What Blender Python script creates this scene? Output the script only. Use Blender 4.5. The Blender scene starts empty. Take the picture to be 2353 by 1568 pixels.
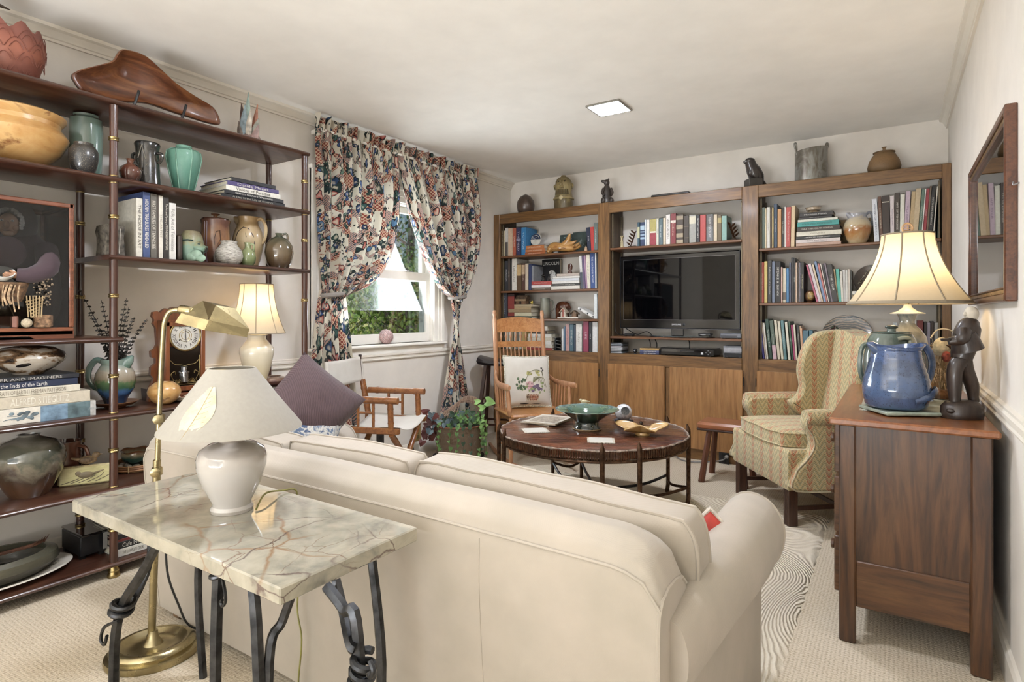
import bpy, math, random
from math import sin, cos, pi, radians as R
from mathutils import Vector, Matrix, Euler, noise
random.seed(7)
SC = bpy.context.scene
COL = SC.collection
# ------------------------------------------------------------------ camera
CAMH, FPX, PCX, PY0, YAW = 1.13, 1332.5, 1176.5, 722.5, 33.457
cam = bpy.data.cameras.new('camera')
cam.sensor_width = 36.0; cam.sensor_fit = 'HORIZONTAL'
cam.lens = 36.0 * FPX / 2353
cam.shift_y = (PY0 - 784) / 2353
cam.clip_start = .02; cam.clip_end = 200
camo = bpy.data.objects.new('camera', cam); COL.objects.link(camo)
camo.location = (0, 0, CAMH); camo.rotation_euler = (R(90), 0, R(YAW))
SC.camera = camo
# ------------------------------------------------------------------ sky, sun, exposure
W = bpy.data.worlds.new('sky'); SC.world = W; W.use_nodes = True
nt = W.node_tree; nt.nodes.clear()
sky = nt.nodes.new('ShaderNodeTexSky'); sky.sky_type = 'NISHITA'; sky.sun_disc = False
sky.sun_elevation = R(38); sky.sun_rotation = R(80); sky.air_density = 1.2; sky.dust_density = 1.5
bg = nt.nodes.new('ShaderNodeBackground'); bg.inputs[1].default_value = .085
wo = nt.nodes.new('ShaderNodeOutputWorld')
nt.links.new(sky.outputs[0], bg.inputs[0]); nt.links.new(bg.outputs[0], wo.inputs[0])
def lamp(name, kind, energy, loc, rot=(0, 0, 0), color=(1, 1, 1), size=(.5, .5)):
    l = bpy.data.lights.new(name, kind); l.energy = energy; l.color = color
    if kind == 'AREA': l.shape = 'RECTANGLE'; l.size, l.size_y = size
    if kind == 'POINT': l.shadow_soft_size = size[0]
    if kind == 'SUN': l.angle = R(1.5)
    o = bpy.data.objects.new(name, l); COL.objects.link(o); o.location = loc; o.rotation_euler = rot
    return o
lamp('sun', 'SUN', 3.6, (0, 0, 8), (R(38), R(8), 0), (1, .95, .86))
# added fill from behind the camera, then daylight of the side window in view
lamp('rear_fill', 'AREA', 9, (-1.07, -2.5, 1.25), (R(90), 0, 0), (.92, .96, 1), (2.35, 2.1))  # added fill facing into the room from the made-up rear opening
lamp('ceiling_fill', 'AREA', 140, (-1.07, -2.48, .45), (R(170), 0, 0), (.95, .97, 1), (2.3, .6))  # added fill aimed upward to brighten the ceiling; there is no patio
lamp('daylight_side_window', 'AREA', 36, (-3.42, 3.12, 1.46), (0, R(-118), 0), (.93, .97, 1), (.95, .95))
SC.view_settings.view_transform = 'Standard'; SC.view_settings.look = 'None'
SC.view_settings.exposure = 1.1; SC.view_settings.gamma = 1.0
try: SC.view_settings.use_curve_mapping = False
except Exception: pass
cy = SC.cycles
cy.use_denoising = True; cy.max_bounces = 8; cy.diffuse_bounces = 5; cy.glossy_bounces = 4
cy.transmission_bounces = 8; cy.transparent_max_bounces = 12; cy.caustics_reflective = False; cy.caustics_refractive = False
cy.sample_clamp_indirect = 6
# ------------------------------------------------------------------ survey: photograph point -> room point on a known plane
_s, _c = sin(R(YAW)), cos(R(YAW))
def at(px, py, x=None, y=None, z=None, d=None):
    u = (px - PCX) / FPX; v = (PY0 - py) / FPX
    r = Vector((-_s + u * _c, _c + u * _s, v))
    t = x / r.x if x is not None else y / r.y if y is not None else (z - CAMH) / r.z if z is not None else d
    return Vector((r.x * t, r.y * t, CAMH + r.z * t))
def dep(p): return -_s * p[0] + _c * p[1]
# ------------------------------------------------------------------ mesh helpers
def T(loc=(0, 0, 0), rot=(0, 0, 0), sc=(1, 1, 1)):
    if not hasattr(sc, '__len__'): sc = (sc, sc, sc)
    return Matrix.LocRotScale(Vector(loc), Euler(rot), Vector(sc))
def cr(pts, n=6, closed=False):
    P = [Vector(p) for p in pts]; out = []; N = len(P)
    for i in range(N if closed else N - 1):
        g = (lambda k: P[k % N]) if closed else (lambda k: P[max(0, min(N - 1, k))])
        a, b, c_, d = g(i - 1), g(i), g(i + 1), g(i + 2)
        for k in range(n):
            t = k / n
            out.append(.5 * ((2 * b) + (c_ - a) * t + (2 * a - 5 * b + 4 * c_ - d) * t * t + (3 * b - a - 3 * c_ + d) * t ** 3))
    if not closed: out.append(P[-1])
    return out
class MB:
    def __init__(s): s.v = []; s.f = []; s.uv = []; s.T = None
    def add(s, vs, fs, M=None, uv=None):
        o = len(s.v)
        for q in vs:
            q = Vector(q)
            if M is not None: q = M @ q
            if s.T is not None: q = s.T @ q
            s.v.append(q)
        s.uv += uv if uv else [(0, 0)] * len(vs)
        s.f += [tuple(i + o for i in f) for f in fs]
        return s
    def box(s, c, d, r=0, M=None):
        a, b, e = d[0] / 2, d[1] / 2, d[2] / 2; C = Vector(c)
        sg = [(x, y, z) for x in (-1, 1) for y in (-1, 1) for z in (-1, 1)]
        if r <= 0:
            vs = [C + Vector((x * a, y * b, z * e)) for x, y, z in sg]
            return s.add(vs, [(0, 1, 3, 2), (4, 6, 7, 5), (0, 4, 5, 1), (2, 3, 7, 6), (0, 2, 6, 4), (1, 5, 7, 3)], M)
        r = min(r, a * .95, b * .95, e * .95); vs = []
        for x, y, z in sg:
            vs += [C + Vector((x * a, y * (b - r), z * (e - r))), C + Vector((x * (a - r), y * b, z * (e - r))), C + Vector((x * (a - r), y * (b - r), z * e))]
        I = lambda x, y, z, k: (((x > 0) * 4 + (y > 0) * 2 + (z > 0)) * 3 + k)
        F = []
        for q in (-1, 1):
            F.append((I(q, -1, -1, 0), I(q, 1, -1, 0), I(q, 1, 1, 0), I(q, -1, 1, 0)))
            F.append((I(-1, q, -1, 1), I(1, q, -1, 1), I(1, q, 1, 1), I(-1, q, 1, 1)))
            F.append((I(-1, -1, q, 2), I(1, -1, q, 2), I(1, 1, q, 2), I(-1, 1, q, 2)))
            for w in (-1, 1):
                F.append((I(q, w, -1, 0), I(q, w, 1, 0), I(q, w, 1, 1), I(q, w, -1, 1)))
                F.append((I(q, -1, w, 0), I(q, 1, w, 0), I(q, 1, w, 2), I(q, -1, w, 2)))
                F.append((I(-1, q, w, 1), I(1, q, w, 1), I(1, q, w, 2), I(-1, q, w, 2)))
        for x, y, z in sg: F.append((I(x, y, z, 0), I(x, y, z, 1), I(x, y, z, 2)))
        return s.add(vs, F, M)
    def bb(s, x0, x1, y0, y1, z0, z1, r=0, M=None):
        return s.box(((x0 + x1) / 2, (y0 + y1) / 2, (z0 + z1) / 2), (abs(x1 - x0), abs(y1 - y0), abs(z1 - z0)), r, M)
    def lathe(s, prof, n=28, M=None, fn=None):
        vs = []; F = []; rows = []
        for r, z in prof:
            if r < 1e-5: rows.append([len(vs)]); vs.append((0, 0, z))
            else:
                rows.append(list(range(len(vs), len(vs) + n)))
                for k in range(n):
                    a = 2 * pi * k / n; q = (r * cos(a), r * sin(a), z)
                    vs.append(fn(q, a) if fn else q)
        for A, B in zip(rows, rows[1:]):
            if len(A) == 1 and len(B) == 1: continue
            for k in range(n):
                l = (k + 1) % n
                if len(A) == 1: F.append((A[0], B[l], B[k]))
                elif len(B) == 1: F.append((A[k], A[l], B[0]))
                else: F.append((A[k], A[l], B[l], B[k]))
        return s.add(vs, F, M)
    def tube(s, pts, r, n=8, M=None, closed=False, sq=None):
        P = [Vector(p) for p in pts]; N = len(P); vs = []; F = []
        rad = r if hasattr(r, '__len__') else [r] * N
        if len(rad) != N: rad = [rad[min(len(rad) - 1, int(i * (len(rad) - 1) / (N - 1) + .5))] if False else (lambda t: rad[int(t)] + (rad[min(int(t) + 1, len(rad) - 1)] - rad[int(t)]) * (t - int(t)))(i * (len(rad) - 1) / (N - 1)) for i in range(N)]
        nrm = None
        for i in range(N):
            t = (P[(i + 1) % N] - P[i - 1]) if closed else (P[min(i + 1, N - 1)] - P[max(i - 1, 0)])
            t = t.normalized() if t.length > 1e-9 else Vector((0, 0, 1))
            if nrm is None:
                nrm = Vector((0, 0, 1)) if abs(t.z) < .9 else Vector((1, 0, 0))
            nrm = (nrm - t * nrm.dot(t)).normalized(); b = t.cross(nrm)
            for k in range(n):
                a = 2 * pi * (k + .5) / n
                vs.append(P[i] + nrm * cos(a) * rad[i] + b * sin(a) * rad[i] * (sq or 1))
        for i in range(N if closed else N - 1):
            j = (i + 1) % N
            for k in range(n):
                l = (k + 1) % n; F.append((i * n + k, i * n + l, j * n + l, j * n + k))
        if not closed: F += [tuple(range(n))[::-1], tuple(range((N - 1) * n, N * n))]
        return s.add(vs, F, M)
    def prism(s, poly, a, b, axis='y', M=None):
        n = len(poly)
        mk = {'y': lambda p, t: (p[0], t, p[1]), 'x': lambda p, t: (t, p[0], p[1]), 'z': lambda p, t: (p[0], p[1], t)}[axis]
        vs = [mk(p, a) for p in poly] + [mk(p, b) for p in poly]
        F = [tuple(range(n)), tuple(range(2 * n - 1, n - 1, -1))] + [(k, n + k, n + (k + 1) % n, (k + 1) % n) for k in range(n)]
        return s.add(vs, F, M)
    def grid(s, fn, nu, nv, wu=False, wv=False, M=None):
        vs = []; uv = []; F = []
        for j in range(nv + (0 if wv else 1)):
            for i in range(nu + (0 if wu else 1)):
                vs.append(fn(i / nu, j / nv)); uv.append((i / nu, j / nv))
        cu = nu if wu else nu + 1; cv = nv if wv else nv + 1
        for j in range(nv):
            for i in range(nu):
                F.append((j * cu + i, j * cu + (i + 1) % cu, ((j + 1) % cv) * cu + (i + 1) % cu, ((j + 1) % cv) * cu + i))
        return s.add(vs, F, M, uv)
    def ball(s, c, r, n=18, m=10, M=None, fn=None):
        if not hasattr(r, '__len__'): r = (r, r, r)
        pr = [(sin(pi * k / m), -cos(pi * k / m)) for k in range(m + 1)]; pr[0] = (0, -1); pr[-1] = (0, 1)
        MM = T(c, (0, 0, 0), r); MM = M @ MM if M is not None else MM
        return s.lathe(pr, n, MM, fn)
    def obj(s, name, mat, par=None, loc=(0, 0, 0), rot=(0, 0, 0), ang=40, flat=False):
        me = bpy.data.meshes.new(name); me.from_pydata([tuple(v) for v in s.v], [], s.f)
        if any(u != (0, 0) for u in s.uv):
            L = me.uv_layers.new(name='UVMap')
            for lp in me.loops: L.data[lp.index].uv = s.uv[lp.vertex_index]
        if mat is not None: me.materials.append(mat)
        if not flat:
            me.shade_smooth()
            me.set_sharp_from_angle(angle=R(ang))
        import bmesh
        b = bmesh.new(); b.from_mesh(me); bmesh.ops.recalc_face_normals(b, faces=b.faces); b.to_mesh(me); b.free()
        o = bpy.data.objects.new(name, me); COL.objects.link(o)
        if par is not None: o.parent = par
        o.location = loc; o.rotation_euler = rot
        return o
def tag(o, label, cat, group=None, kind=None):
    o['label'] = label
    if cat: o['category'] = cat
    if group: o['group'] = group
    if kind: o['kind'] = kind
    return o
def thing(name, label, cat, loc=(0, 0, 0), rz=0, group=None):
    o = bpy.data.objects.new(name, None); COL.objects.link(o); o.empty_display_size = .05
    o.location = loc; o.rotation_euler = (0, 0, rz)
    return tag(o, label, cat, group)
def struct(o, label): o['label'] = label; o['kind'] = 'structure'; return o
def rename(o, label): o['label'] = label; return o
# ------------------------------------------------------------------ flat print: lettering as real raised glyph meshes
_TEXT = []
def text(body, par, loc, rot, w, h, mat, name='lettering'):
    """letters fitted in a box of length w and height h, centred on loc (parent space)"""
    cu = bpy.data.curves.new(name, 'FONT'); cu.body = body; cu.resolution_u = 2; cu.size = 1
    cu.align_x = 'CENTER'; cu.align_y = 'CENTER'
    o = bpy.data.objects.new('_t', cu); COL.objects.link(o)
    _TEXT.append((o, par, loc, rot, w, h, mat, name))
def flush_text():
    bpy.context.view_layer.update(); dg = bpy.context.evaluated_depsgraph_get()
    for o, par, loc, rot, w, h, mat, name in _TEXT:
        me = bpy.data.meshes.new_from_object(o.evaluated_get(dg))
        if len(me.vertices):
            xs = [v.co.x for v in me.vertices]; ys = [v.co.y for v in me.vertices]
            sx = w / max(1e-6, max(xs) - min(xs)); sy = h / max(1e-6, max(ys) - min(ys))
            sx = min(sx, sy * 1.6); sy = min(sy, sx * 2.2)
            cx_, cy_ = (max(xs) + min(xs)) / 2, (max(ys) + min(ys)) / 2
            for v in me.vertices: v.co.x = (v.co.x - cx_) * sx; v.co.y = (v.co.y - cy_) * sy; v.co.z = 0
            me.materials.clear(); me.materials.append(mat)
            t = bpy.data.objects.new(name, me); COL.objects.link(t); t.parent = par
            t.location = loc; t.rotation_euler = rot
        cu = o.data; bpy.data.objects.remove(o); bpy.data.curves.remove(cu)
# ------------------------------------------------------------------ procedural materials
_M = {}
ALB = [1.0, 0.0]        # reflectance calibration of the photo-sampled colours: [gain, greying]
def srgb(c):
    if isinstance(c, str): c = [int(c[i:i + 2], 16) / 255 for i in (0, 2, 4)]
    c = [x / 12.92 if x <= .04045 else ((x + .055) / 1.055) ** 2.4 for x in c]; l = .3 * c[0] + .6 * c[1] + .1 * c[2]
    return tuple((x + (l - x) * ALB[1]) * ALB[0] for x in c) + (1,)
class NT:
    def __init__(s, name):
        s.m = bpy.data.materials.new(name); s.m.use_nodes = True; s.t = s.m.node_tree
        s.b = s.t.nodes['Principled BSDF']; s.out = s.t.nodes['Material Output']
    def n(s, k, **kw):
        o = s.t.nodes.new('ShaderNode' + k)
        for a, v in kw.items(): setattr(o, a, v)
        return o
    def l(s, a, b): s.t.links.new(a, b)
    def co(s, which='Object', sc=(1, 1, 1), rot=(0, 0, 0), loc=(0, 0, 0)):
        c = s.n('TexCoord'); m = s.n('Mapping'); s.l(c.outputs[which], m.inputs[0])
        m.inputs['Scale'].default_value = sc if hasattr(sc, '__len__') else (sc,) * 3
        m.inputs['Rotation'].default_value = rot; m.inputs['Location'].default_value = loc
        return m.outputs[0]
    def noise(s, v, scale, detail=4, rough=.55, dist=0):
        o = s.n('TexNoise'); s.l(v, o.inputs['Vector']); o.inputs['Scale'].default_value = scale
        o.inputs['Detail'].default_value = detail; o.inputs['Roughness'].default_value = rough; o.inputs['Distortion'].default_value = dist
        return o.outputs['Fac']
    def ramp(s, f, stops, interp='LINEAR'):
        o = s.n('ValToRGB'); s.l(f, o.inputs[0]); e = o.color_ramp; e.interpolation = interp
        while len(e.elements) < len(stops): e.elements.new(.5)
        for k, (p, c) in zip(e.elements, stops): k.position = p; k.color = srgb(c) if isinstance(c, str) else (c, c, c, 1) if not hasattr(c, '__len__') else c
        return o.outputs[0]
    def math(s, op, a, b=None, c=None):
        o = s.n('Math', operation=op)
        for i, q in enumerate((a, b, c)):
            if q is None: continue
            if isinstance(q, (int, float)): o.inputs[i].default_value = q
            else: s.l(q, o.inputs[i])
        return o.outputs[0]
    def mix(s, f, a, b, mode='MIX'):
        o = s.n('MixRGB', blend_type=mode)
        for i, q in enumerate((f, a, b)):
            if isinstance(q, (int, float)): o.inputs[i].default_value = q if i == 0 else (q, q, q, 1)
            elif isinstance(q, (str, tuple)): o.inputs[i].default_value = srgb(q) if isinstance(q, str) else q
            else: s.l(q, o.inputs[i])
        return o.outputs[0]
    def bump(s, h, st=.3, dist=.01):
        o = s.n('Bump'); o.inputs['Strength'].default_value = st; o.inputs['Distance'].default_value = dist
        s.l(h, o.inputs['Height']); s.l(o.outputs[0], s.b.inputs['Normal'])
    def col(s, c):
        if isinstance(c, str): s.b.inputs['Base Color'].default_value = srgb(c)
        else: s.l(c, s.b.inputs['Base Color'])
    def set(s, **kw):
        for k, v in kw.items(): s.b.inputs[k.replace('_', ' ')].default_value = v
        return s
def dk(c, f): 
    v = [int(c[i:i + 2], 16) for i in (0, 2, 4)]; return ''.join('%02x' % max(0, min(255, int(x * f))) for x in v)
def plain(c, rough=.5, metal=0, var=.08, scale=30, bump=0, coat=0, name=None):
    k = ('p', c, rough, metal, var, scale, bump, coat)
    if k in _M: return _M[k]
    N = NT(name or 'plain_' + c); v = N.co()
    f = N.noise(v, scale)
    N.col(N.ramp(f, [(.3, dk(c, 1 - var)), (.7, dk(c, 1 + var))])); N.set(Roughness=rough, Metallic=metal)
    if coat: N.b.inputs['Coat Weight'].default_value = coat; N.b.inputs['Coat Roughness'].default_value = .08
    if bump: N.bump(N.noise(v, scale * 4, 3), bump, .004)
    _M[k] = N.m; return N.m
def wood(c1, c2, c3=None, axis='z', sc=1.0, rough=.42, coat=0, fig=0, name='wood'):
    k = ('w', c1, c2, c3, axis, sc, rough, coat, fig)
    if k in _M: return _M[k]
    N = NT(name); s = {'x': (1.3, 14, 14), 'y': (14, 1.3, 14), 'z': (14, 14, 1.3)}[axis]
    v = N.co('Object', tuple(q * sc for q in s))
    n1 = N.noise(v, 1.6, 5, .6, 1.2 + fig)
    v2 = N.co('Object', tuple(q * sc * 3.5 for q in s)); n2 = N.noise(v2, 3, 4, .6, .3)
    v3 = N.co('Object', 2.2 * sc); n3 = N.noise(v3, 1.5, 2)
    a = N.ramp(n1, [(.32, c2), (.5, c1), (.68, c3 or dk(c1, 1.15))])
    b = N.mix(.35, a, N.ramp(n2, [(.35, dk(c2, .75)), (.6, c1)]))
    N.col(N.mix(.35, b, N.ramp(n3, [(.3, dk(c1, .72)), (.7, dk(c1, 1.22))]), 'SOFT_LIGHT'))
    N.set(Roughness=rough)
    if coat: N.b.inputs['Coat Weight'].default_value = coat; N.b.inputs['Coat Roughness'].default_value = .12
    N.bump(n2, .12, .003); _M[k] = N.m; return N.m
def glaze(stops, sc=4, amt=.35, rough=.18, coat=.6, speck=None, bump=0, vert=True, name='glaze'):
    k = ('g', tuple(stops), sc, amt, rough, speck, bump, vert)
    if k in _M: return _M[k]
    N = NT(name); g = N.co('Generated'); x = N.n('SeparateXYZ'); N.l(g, x.inputs[0])
    nz = N.noise(g, sc, 5, .6, .8)
    if vert: f = N.math('ADD', x.outputs[2], N.math('MULTIPLY', N.math('SUBTRACT', nz, .5), amt * 2))
    else: f = nz
    c = N.ramp(f, stops)
    if speck:
        s2 = N.noise(g, 45, 2); c = N.mix(N.ramp(s2, [(.62, 0.0), (.68, 1.0)]), c, speck)
    N.col(c); N.set(Roughness=rough); N.b.inputs['Coat Weight'].default_value = coat; N.b.inputs['Coat Roughness'].default_value = .1
    if bump: N.bump(N.noise(g, sc * 6, 4), bump, .006)
    _M[k] = N.m; return N.m
def fabric(c, c2=None, scale=260, rough=.92, bump=.25, name='fabric'):
    k = ('f', c, c2, scale, bump)
    if k in _M: return _M[k]
    N = NT(name); v = N.co(); w = N.n('TexWave', wave_type='BANDS', bands_direction='X'); N.l(v, w.inputs[0]); w.inputs['Scale'].default_value = scale
    w2 = N.n('TexWave', wave_type='BANDS', bands_direction='Z'); N.l(v, w2.inputs[0]); w2.inputs['Scale'].default_value = scale
    h = N.math('ADD', w.outputs['Fac'], w2.outputs['Fac'])
    n = N.noise(v, 5, 4)
    N.col(N.ramp(n, [(.3, dk(c, .95)), (.7, c2 or dk(c, 1.03))])); N.set(Roughness=rough)
    N.b.inputs['Sheen Weight'].default_value = .15
    N.bump(N.math('ADD', h, N.math('MULTIPLY', n, 2.5)), bump, .0015); _M[k] = N.m; return N.m
def metal(c, rough=.3, var=.2, scale=14, name='metal'):
    k = ('m', c, rough, var, scale)
    if k in _M: return _M[k]
    N = NT(name); v = N.co(); f = N.noise(v, scale, 5)
    N.col(N.ramp(f, [(.3, dk(c, 1 - var)), (.7, dk(c, 1 + var))])); N.set(Metallic=1.0)
    N.l(N.ramp(f, [(.2, rough * 1.3), (.8, rough * .7)]), N.b.inputs['Roughness'])
    _M[k] = N.m; return N.m
def glass(tint='f4f8f6', refl=.9, name='glass'):
    k = ('gl', tint, refl)
    if k in _M: return _M[k]
    N = NT(name); N.t.nodes.remove(N.b)
    tr = N.n('BsdfTransparent'); tr.inputs[0].default_value = srgb(tint); gl = N.n('BsdfGlossy'); gl.inputs['Roughness'].default_value = .02
    fr = N.n('Fresnel'); fr.inputs[0].default_value = 1.45; mx = N.n('MixShader')
    N.l(N.math('MULTIPLY', fr.outputs[0], refl), mx.inputs[0]); N.l(tr.outputs[0], mx.inputs[1]); N.l(gl.outputs[0], mx.inputs[2]); N.l(mx.outputs[0], N.out.inputs[0])
    _M[k] = N.m; return N.m
def emit(c, st, name='lit'):
    N = NT(name); sv = ALB[:]; ALB[:] = [1, 0]; N.col(c); N.b.inputs['Emission Color'].default_value = srgb(c); ALB[:] = sv; N.b.inputs['Emission Strength'].default_value = st; return N.m
WALL = plain('dfd9d0', .75, 0, .02, 6, .05, name='wall_paint')
TRIM = plain('dfd9cd', .45, 0, .02, 6, name='trim_paint')
WHITE = plain('efece4', .4, 0, .02, 6, name='white_paint')
CEIL = plain('f3f0ea', .85, 0, .015, 5, .04, name='ceiling_paint')
ALB[:] = [.8, .08]
PINE_X = wood('8a6638', '5f4528', 'a98350', 'x', .8, .4, .15, .6, 'knotty_wood')
PINE_Z = wood('8a6638', '5f4528', 'a98350', 'z', .8, .4, .15, .6, 'knotty_wood_upright')
DOORW = wood('b08450', '8d6639', 'c39861', 'z', .45, .38, .2, 1.6, 'figured_birch')
MAHOG = wood('5d3a2b', '3d251c', '74503c', 'y', .8, .28, .4, 0, 'mahogany')
MAHOGZ = wood('5d3a2b', '3d251c', '6e4634', 'z', .8, .3, .3, 0, 'mahogany_post')
DRESS = wood('674326', '3a2617', '87603a', 'z', .6, .36, .25, 1.5, 'dresser_walnut')
DRESSX = wood('6d4829', '44301d', '8a6238', 'x', .8, .38, .2, .4, 'dresser_rail')
DRTOP = wood('9f673a', '7e4d29', 'b27a49', 'y', .6, .3, .3, .4, 'dresser_top')
OAK = wood('b9793e', '96582a', 'cd924f', 'x', 1, .36, .25, 0, 'honey_oak')
OAKZ = wood('bf8f66', '9c6b45', 'd3a982', 'z', 1.2, .36, .2, 0, 'maple_turning')
BAMBOO = wood('a86f38', '864f23', 'c08a4a', 'y', 1, .35, .3, 0, 'bamboo_brown')
BRASS = metal('b0a27a', .3, .15, name='antique_brass')
GOLD = metal('b39c66', .3, name='brass')
IRON = metal('4a4b4d', .42, .3, 30, name='wrought_iron')
RUST = metal('5d4636', .5, .3, 40, name='brown_iron')
STEEL = metal('a9a9ac', .3, name='steel')
BLACK = plain('1a1a1c', .35, 0, .1, name='black_plastic')
GLOSSB = plain('08080a', .06, 0, .05, coat=1, name='gloss_black')
ALB[:] = [1, 0]; CREAM = fabric('a89f92', None, 240, .92, .2, 'cream_slipcover')
ALB[:] = [.74, .12]; PAGES = plain('e6dcc2', .8, 0, .06, 200, name='paper_edges')
# ================================================================== ROOM SHELL
XL, XR, YB, YR, ZC, YF = -3.217, .295, 4.842, -2.6, 2.44, 4.546
def carpet_mat():
    N = NT('berber_carpet'); v = N.co('Object', (1, 1, 1))
    sp = N.n('SeparateXYZ'); N.l(v, sp.inputs[0])
    a = N.math('SINE', N.math('MULTIPLY', sp.outputs[0], 2 * pi / .0125)); b = N.math('SINE', N.math('MULTIPLY', sp.outputs[1], 2 * pi / .0135))
    h = N.math('ADD', N.math('MULTIPLY', a, .7), N.math('MULTIPLY', b, .5)); n = N.noise(v, 140, 3); n2 = N.noise(v, 3, 4)
    f = N.math('ADD', N.math('MULTIPLY', h, .12), n)
    N.col(N.mix(.3, N.ramp(f, [(.25, '8d8069'), (.5, 'c2b59f'), (.8, 'd5cab7')]), N.ramp(n2, [(.3, 'b7a991'), (.7, 'd2c7b5')]), 'MULTIPLY' if False else 'MIX'))
    N.set(Roughness=.95); N.bump(f, .6, .006); return N.m
ALB[:] = [1, 0]; CARPET = carpet_mat(); ALB[:] = [.74, .12]
struct(MB().bb(XL - .15, XR + .15, YR - .15, YB + .15, -.08, 0).obj('floor', CARPET), 'beige looped berber carpet covering the floor')
struct(MB().bb(XL - .15, XR + .15, YR - .15, YB + .15, ZC, ZC + .1).obj('ceiling', CEIL), 'flat off-white ceiling')
WY0, WY1, WZ0, WZ1 = 2.56, 3.68, .905, 2.01      # window opening in the side wall
w = MB(); xo = XL - .15
w.bb(xo, XL, YR - .15, WY0, 0, ZC).bb(xo, XL, WY1, YB + .15, 0, ZC).bb(xo, XL, WY0, WY1, 0, WZ0).bb(xo, XL, WY0, WY1, WZ1, ZC)
struct(w.obj('wall_left', WALL), 'warm white wall with the curtained window')
struct(MB().bb(XL, XR, YB, YB + .15, 0, ZC).obj('wall_back', WALL), 'warm white wall behind the bookcase')
struct(MB().bb(XR, XR + .15, YR - .15, YB + .15, 0, ZC).obj('wall_right', WALL), 'warm white wall beside the dresser')
w = MB(); w.bb(XL, -2.3, YR - .15, YR, 0, ZC).bb(.15, XR, YR - .15, YR, 0, ZC).bb(-2.3, .15, YR - .15, YR, 2.3, ZC).bb(-2.3, .15, YR - .15, YR, 0, .12)
struct(w.obj('wall_rear', WALL), 'warm white unseen rear wall with an added wide glazed opening')  # the glazed opening is added to bring in fill light
# crown, chair rail and baseboards on the two long walls
def run(prof, x, sg, y0, y1): return MB().prism([(x + sg * a, z) for a, z in prof], y0, y1, 'y')
crown = [(0, 2.374), (.012, 2.374), (.012, 2.386), (.018, 2.39), (.022, 2.402), (.034, 2.418), (.048, 2.425), (.05, 2.44), (0, 2.44)]
rail = [(0, .786), (.014, .787), (.016, .794), (.011, .800), (.011, .812), (.02, .818), (.02, .828), (.013, .834), (.013, .842), (0, .846)]
base = [(0, 0), (.014, 0), (.014, .085), (.008, .10), (0, .105)]
for nm, x, sg, cn in (('left', XL, 1, 'under the window'), ('right', XR, -1, 'behind the dresser')):
    n_ = '1' if nm == 'left' else '2'; m_ = '3' if nm == 'left' else '4'
    y1 = YB if nm == 'left' else YB
    struct(run(crown, x, sg, YR, YB).obj('trim_' + n_, TRIM, ang=20), 'cream crown moulding along the ceiling edge ' + cn)
    struct(run(rail, x, sg, YR, YF).obj('trim_' + m_, TRIM, ang=20), 'cream chair rail moulding ' + cn)
    struct(run(base, x, sg, YR, YF).obj('baseboard_' + nm, TRIM, ang=20), 'cream painted baseboard ' + cn)
# window in the side wall
win = bpy.data.objects.new('window_1', None); COL.objects.link(win); win.location = (XL, 3.12, WZ0)
struct(win, 'white double-hung window with curtains and trees outside')
def wp(name, mat, *boxes):
    m = MB()
    for b in boxes: m.bb(b[0] - XL, b[1] - XL, b[2] - 3.12, b[3] - 3.12, b[4] - WZ0, b[5] - WZ0, b[6] if len(b) > 6 else .004)
    return m.obj(name, mat, win)
for ya, yb in ((WY0 - .11, WY0 + .012), (WY1 - .012, WY1 + .11)):
    wp('side_casing', WHITE, (XL, XL + .018, ya, yb, WZ0, WZ1), (XL, XL + .028, ya + (0 if ya < 3 else .085), yb - (.085 if ya < 3 else 0), WZ0, WZ1 + .1), (XL, XL + .022, ya + .05, yb - .05, WZ0, WZ1))
wp('head_casing', WHITE, (XL, XL + .02, WY0 - .11, WY1 + .11, WZ1 - .012, WZ1 + .11), (XL, XL + .03, WY0 - .12, WY1 + .12, WZ1 + .08, WZ1 + .11), (XL, XL + .025, WY0 - .1, WY1 + .1, WZ1 + .03, WZ1 + .04))
wp('window_sill', WHITE, (XL - .1, XL + .05, WY0 - .13, WY1 + .13, WZ0 - .025, WZ0, .008))
wp('apron', WHITE, (XL, XL + .016, WY0 - .1, WY1 + .1, WZ0 - .075, WZ0 - .025))
wp('jamb', WHITE, (XL - .15, XL, WY0, WY0 + .02, WZ0, WZ1), (XL - .15, XL, WY1 - .02, WY1, WZ0, WZ1), (XL - .15, XL, WY0, WY1, WZ1 - .02, WZ1), (XL - .15, XL - .09, WY0, WY1, WZ0, WZ0 + .02))
def sash(nm, x, z0, z1, bot, top):
    y0, y1 = WY0 + .02, WY1 - .02
    s_ = wp(nm, WHITE, (x - .02, x + .02, y0, y0 + .045, z0, z1), (x - .02, x + .02, y1 - .045, y1, z0, z1), (x - .019, x + .021, y0, y1, z0, z0 + bot), (x - .019, x + .021, y0, y1, z1 - top, z1))
    m = MB().bb(x - XL - .002, x - XL + .002, y0 + .03 - 3.12, y1 - .03 - 3.12, z0 + .03 - WZ0, z1 - .02 - WZ0)
    m.obj('pane', glass('f2f8fa', .5), s_)
sash('lower_sash', XL - .045, WZ0 + .0, 1.47, .075, .07); sash('upper_sash', XL - .092, 1.40, WZ1 - .02, .07, .05)
for ly in (2.9, 3.4): wp('sash_lock', STEEL, (XL - .06, XL - .02, ly - .02, ly + .02, 1.471, 1.482, .003))
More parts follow.
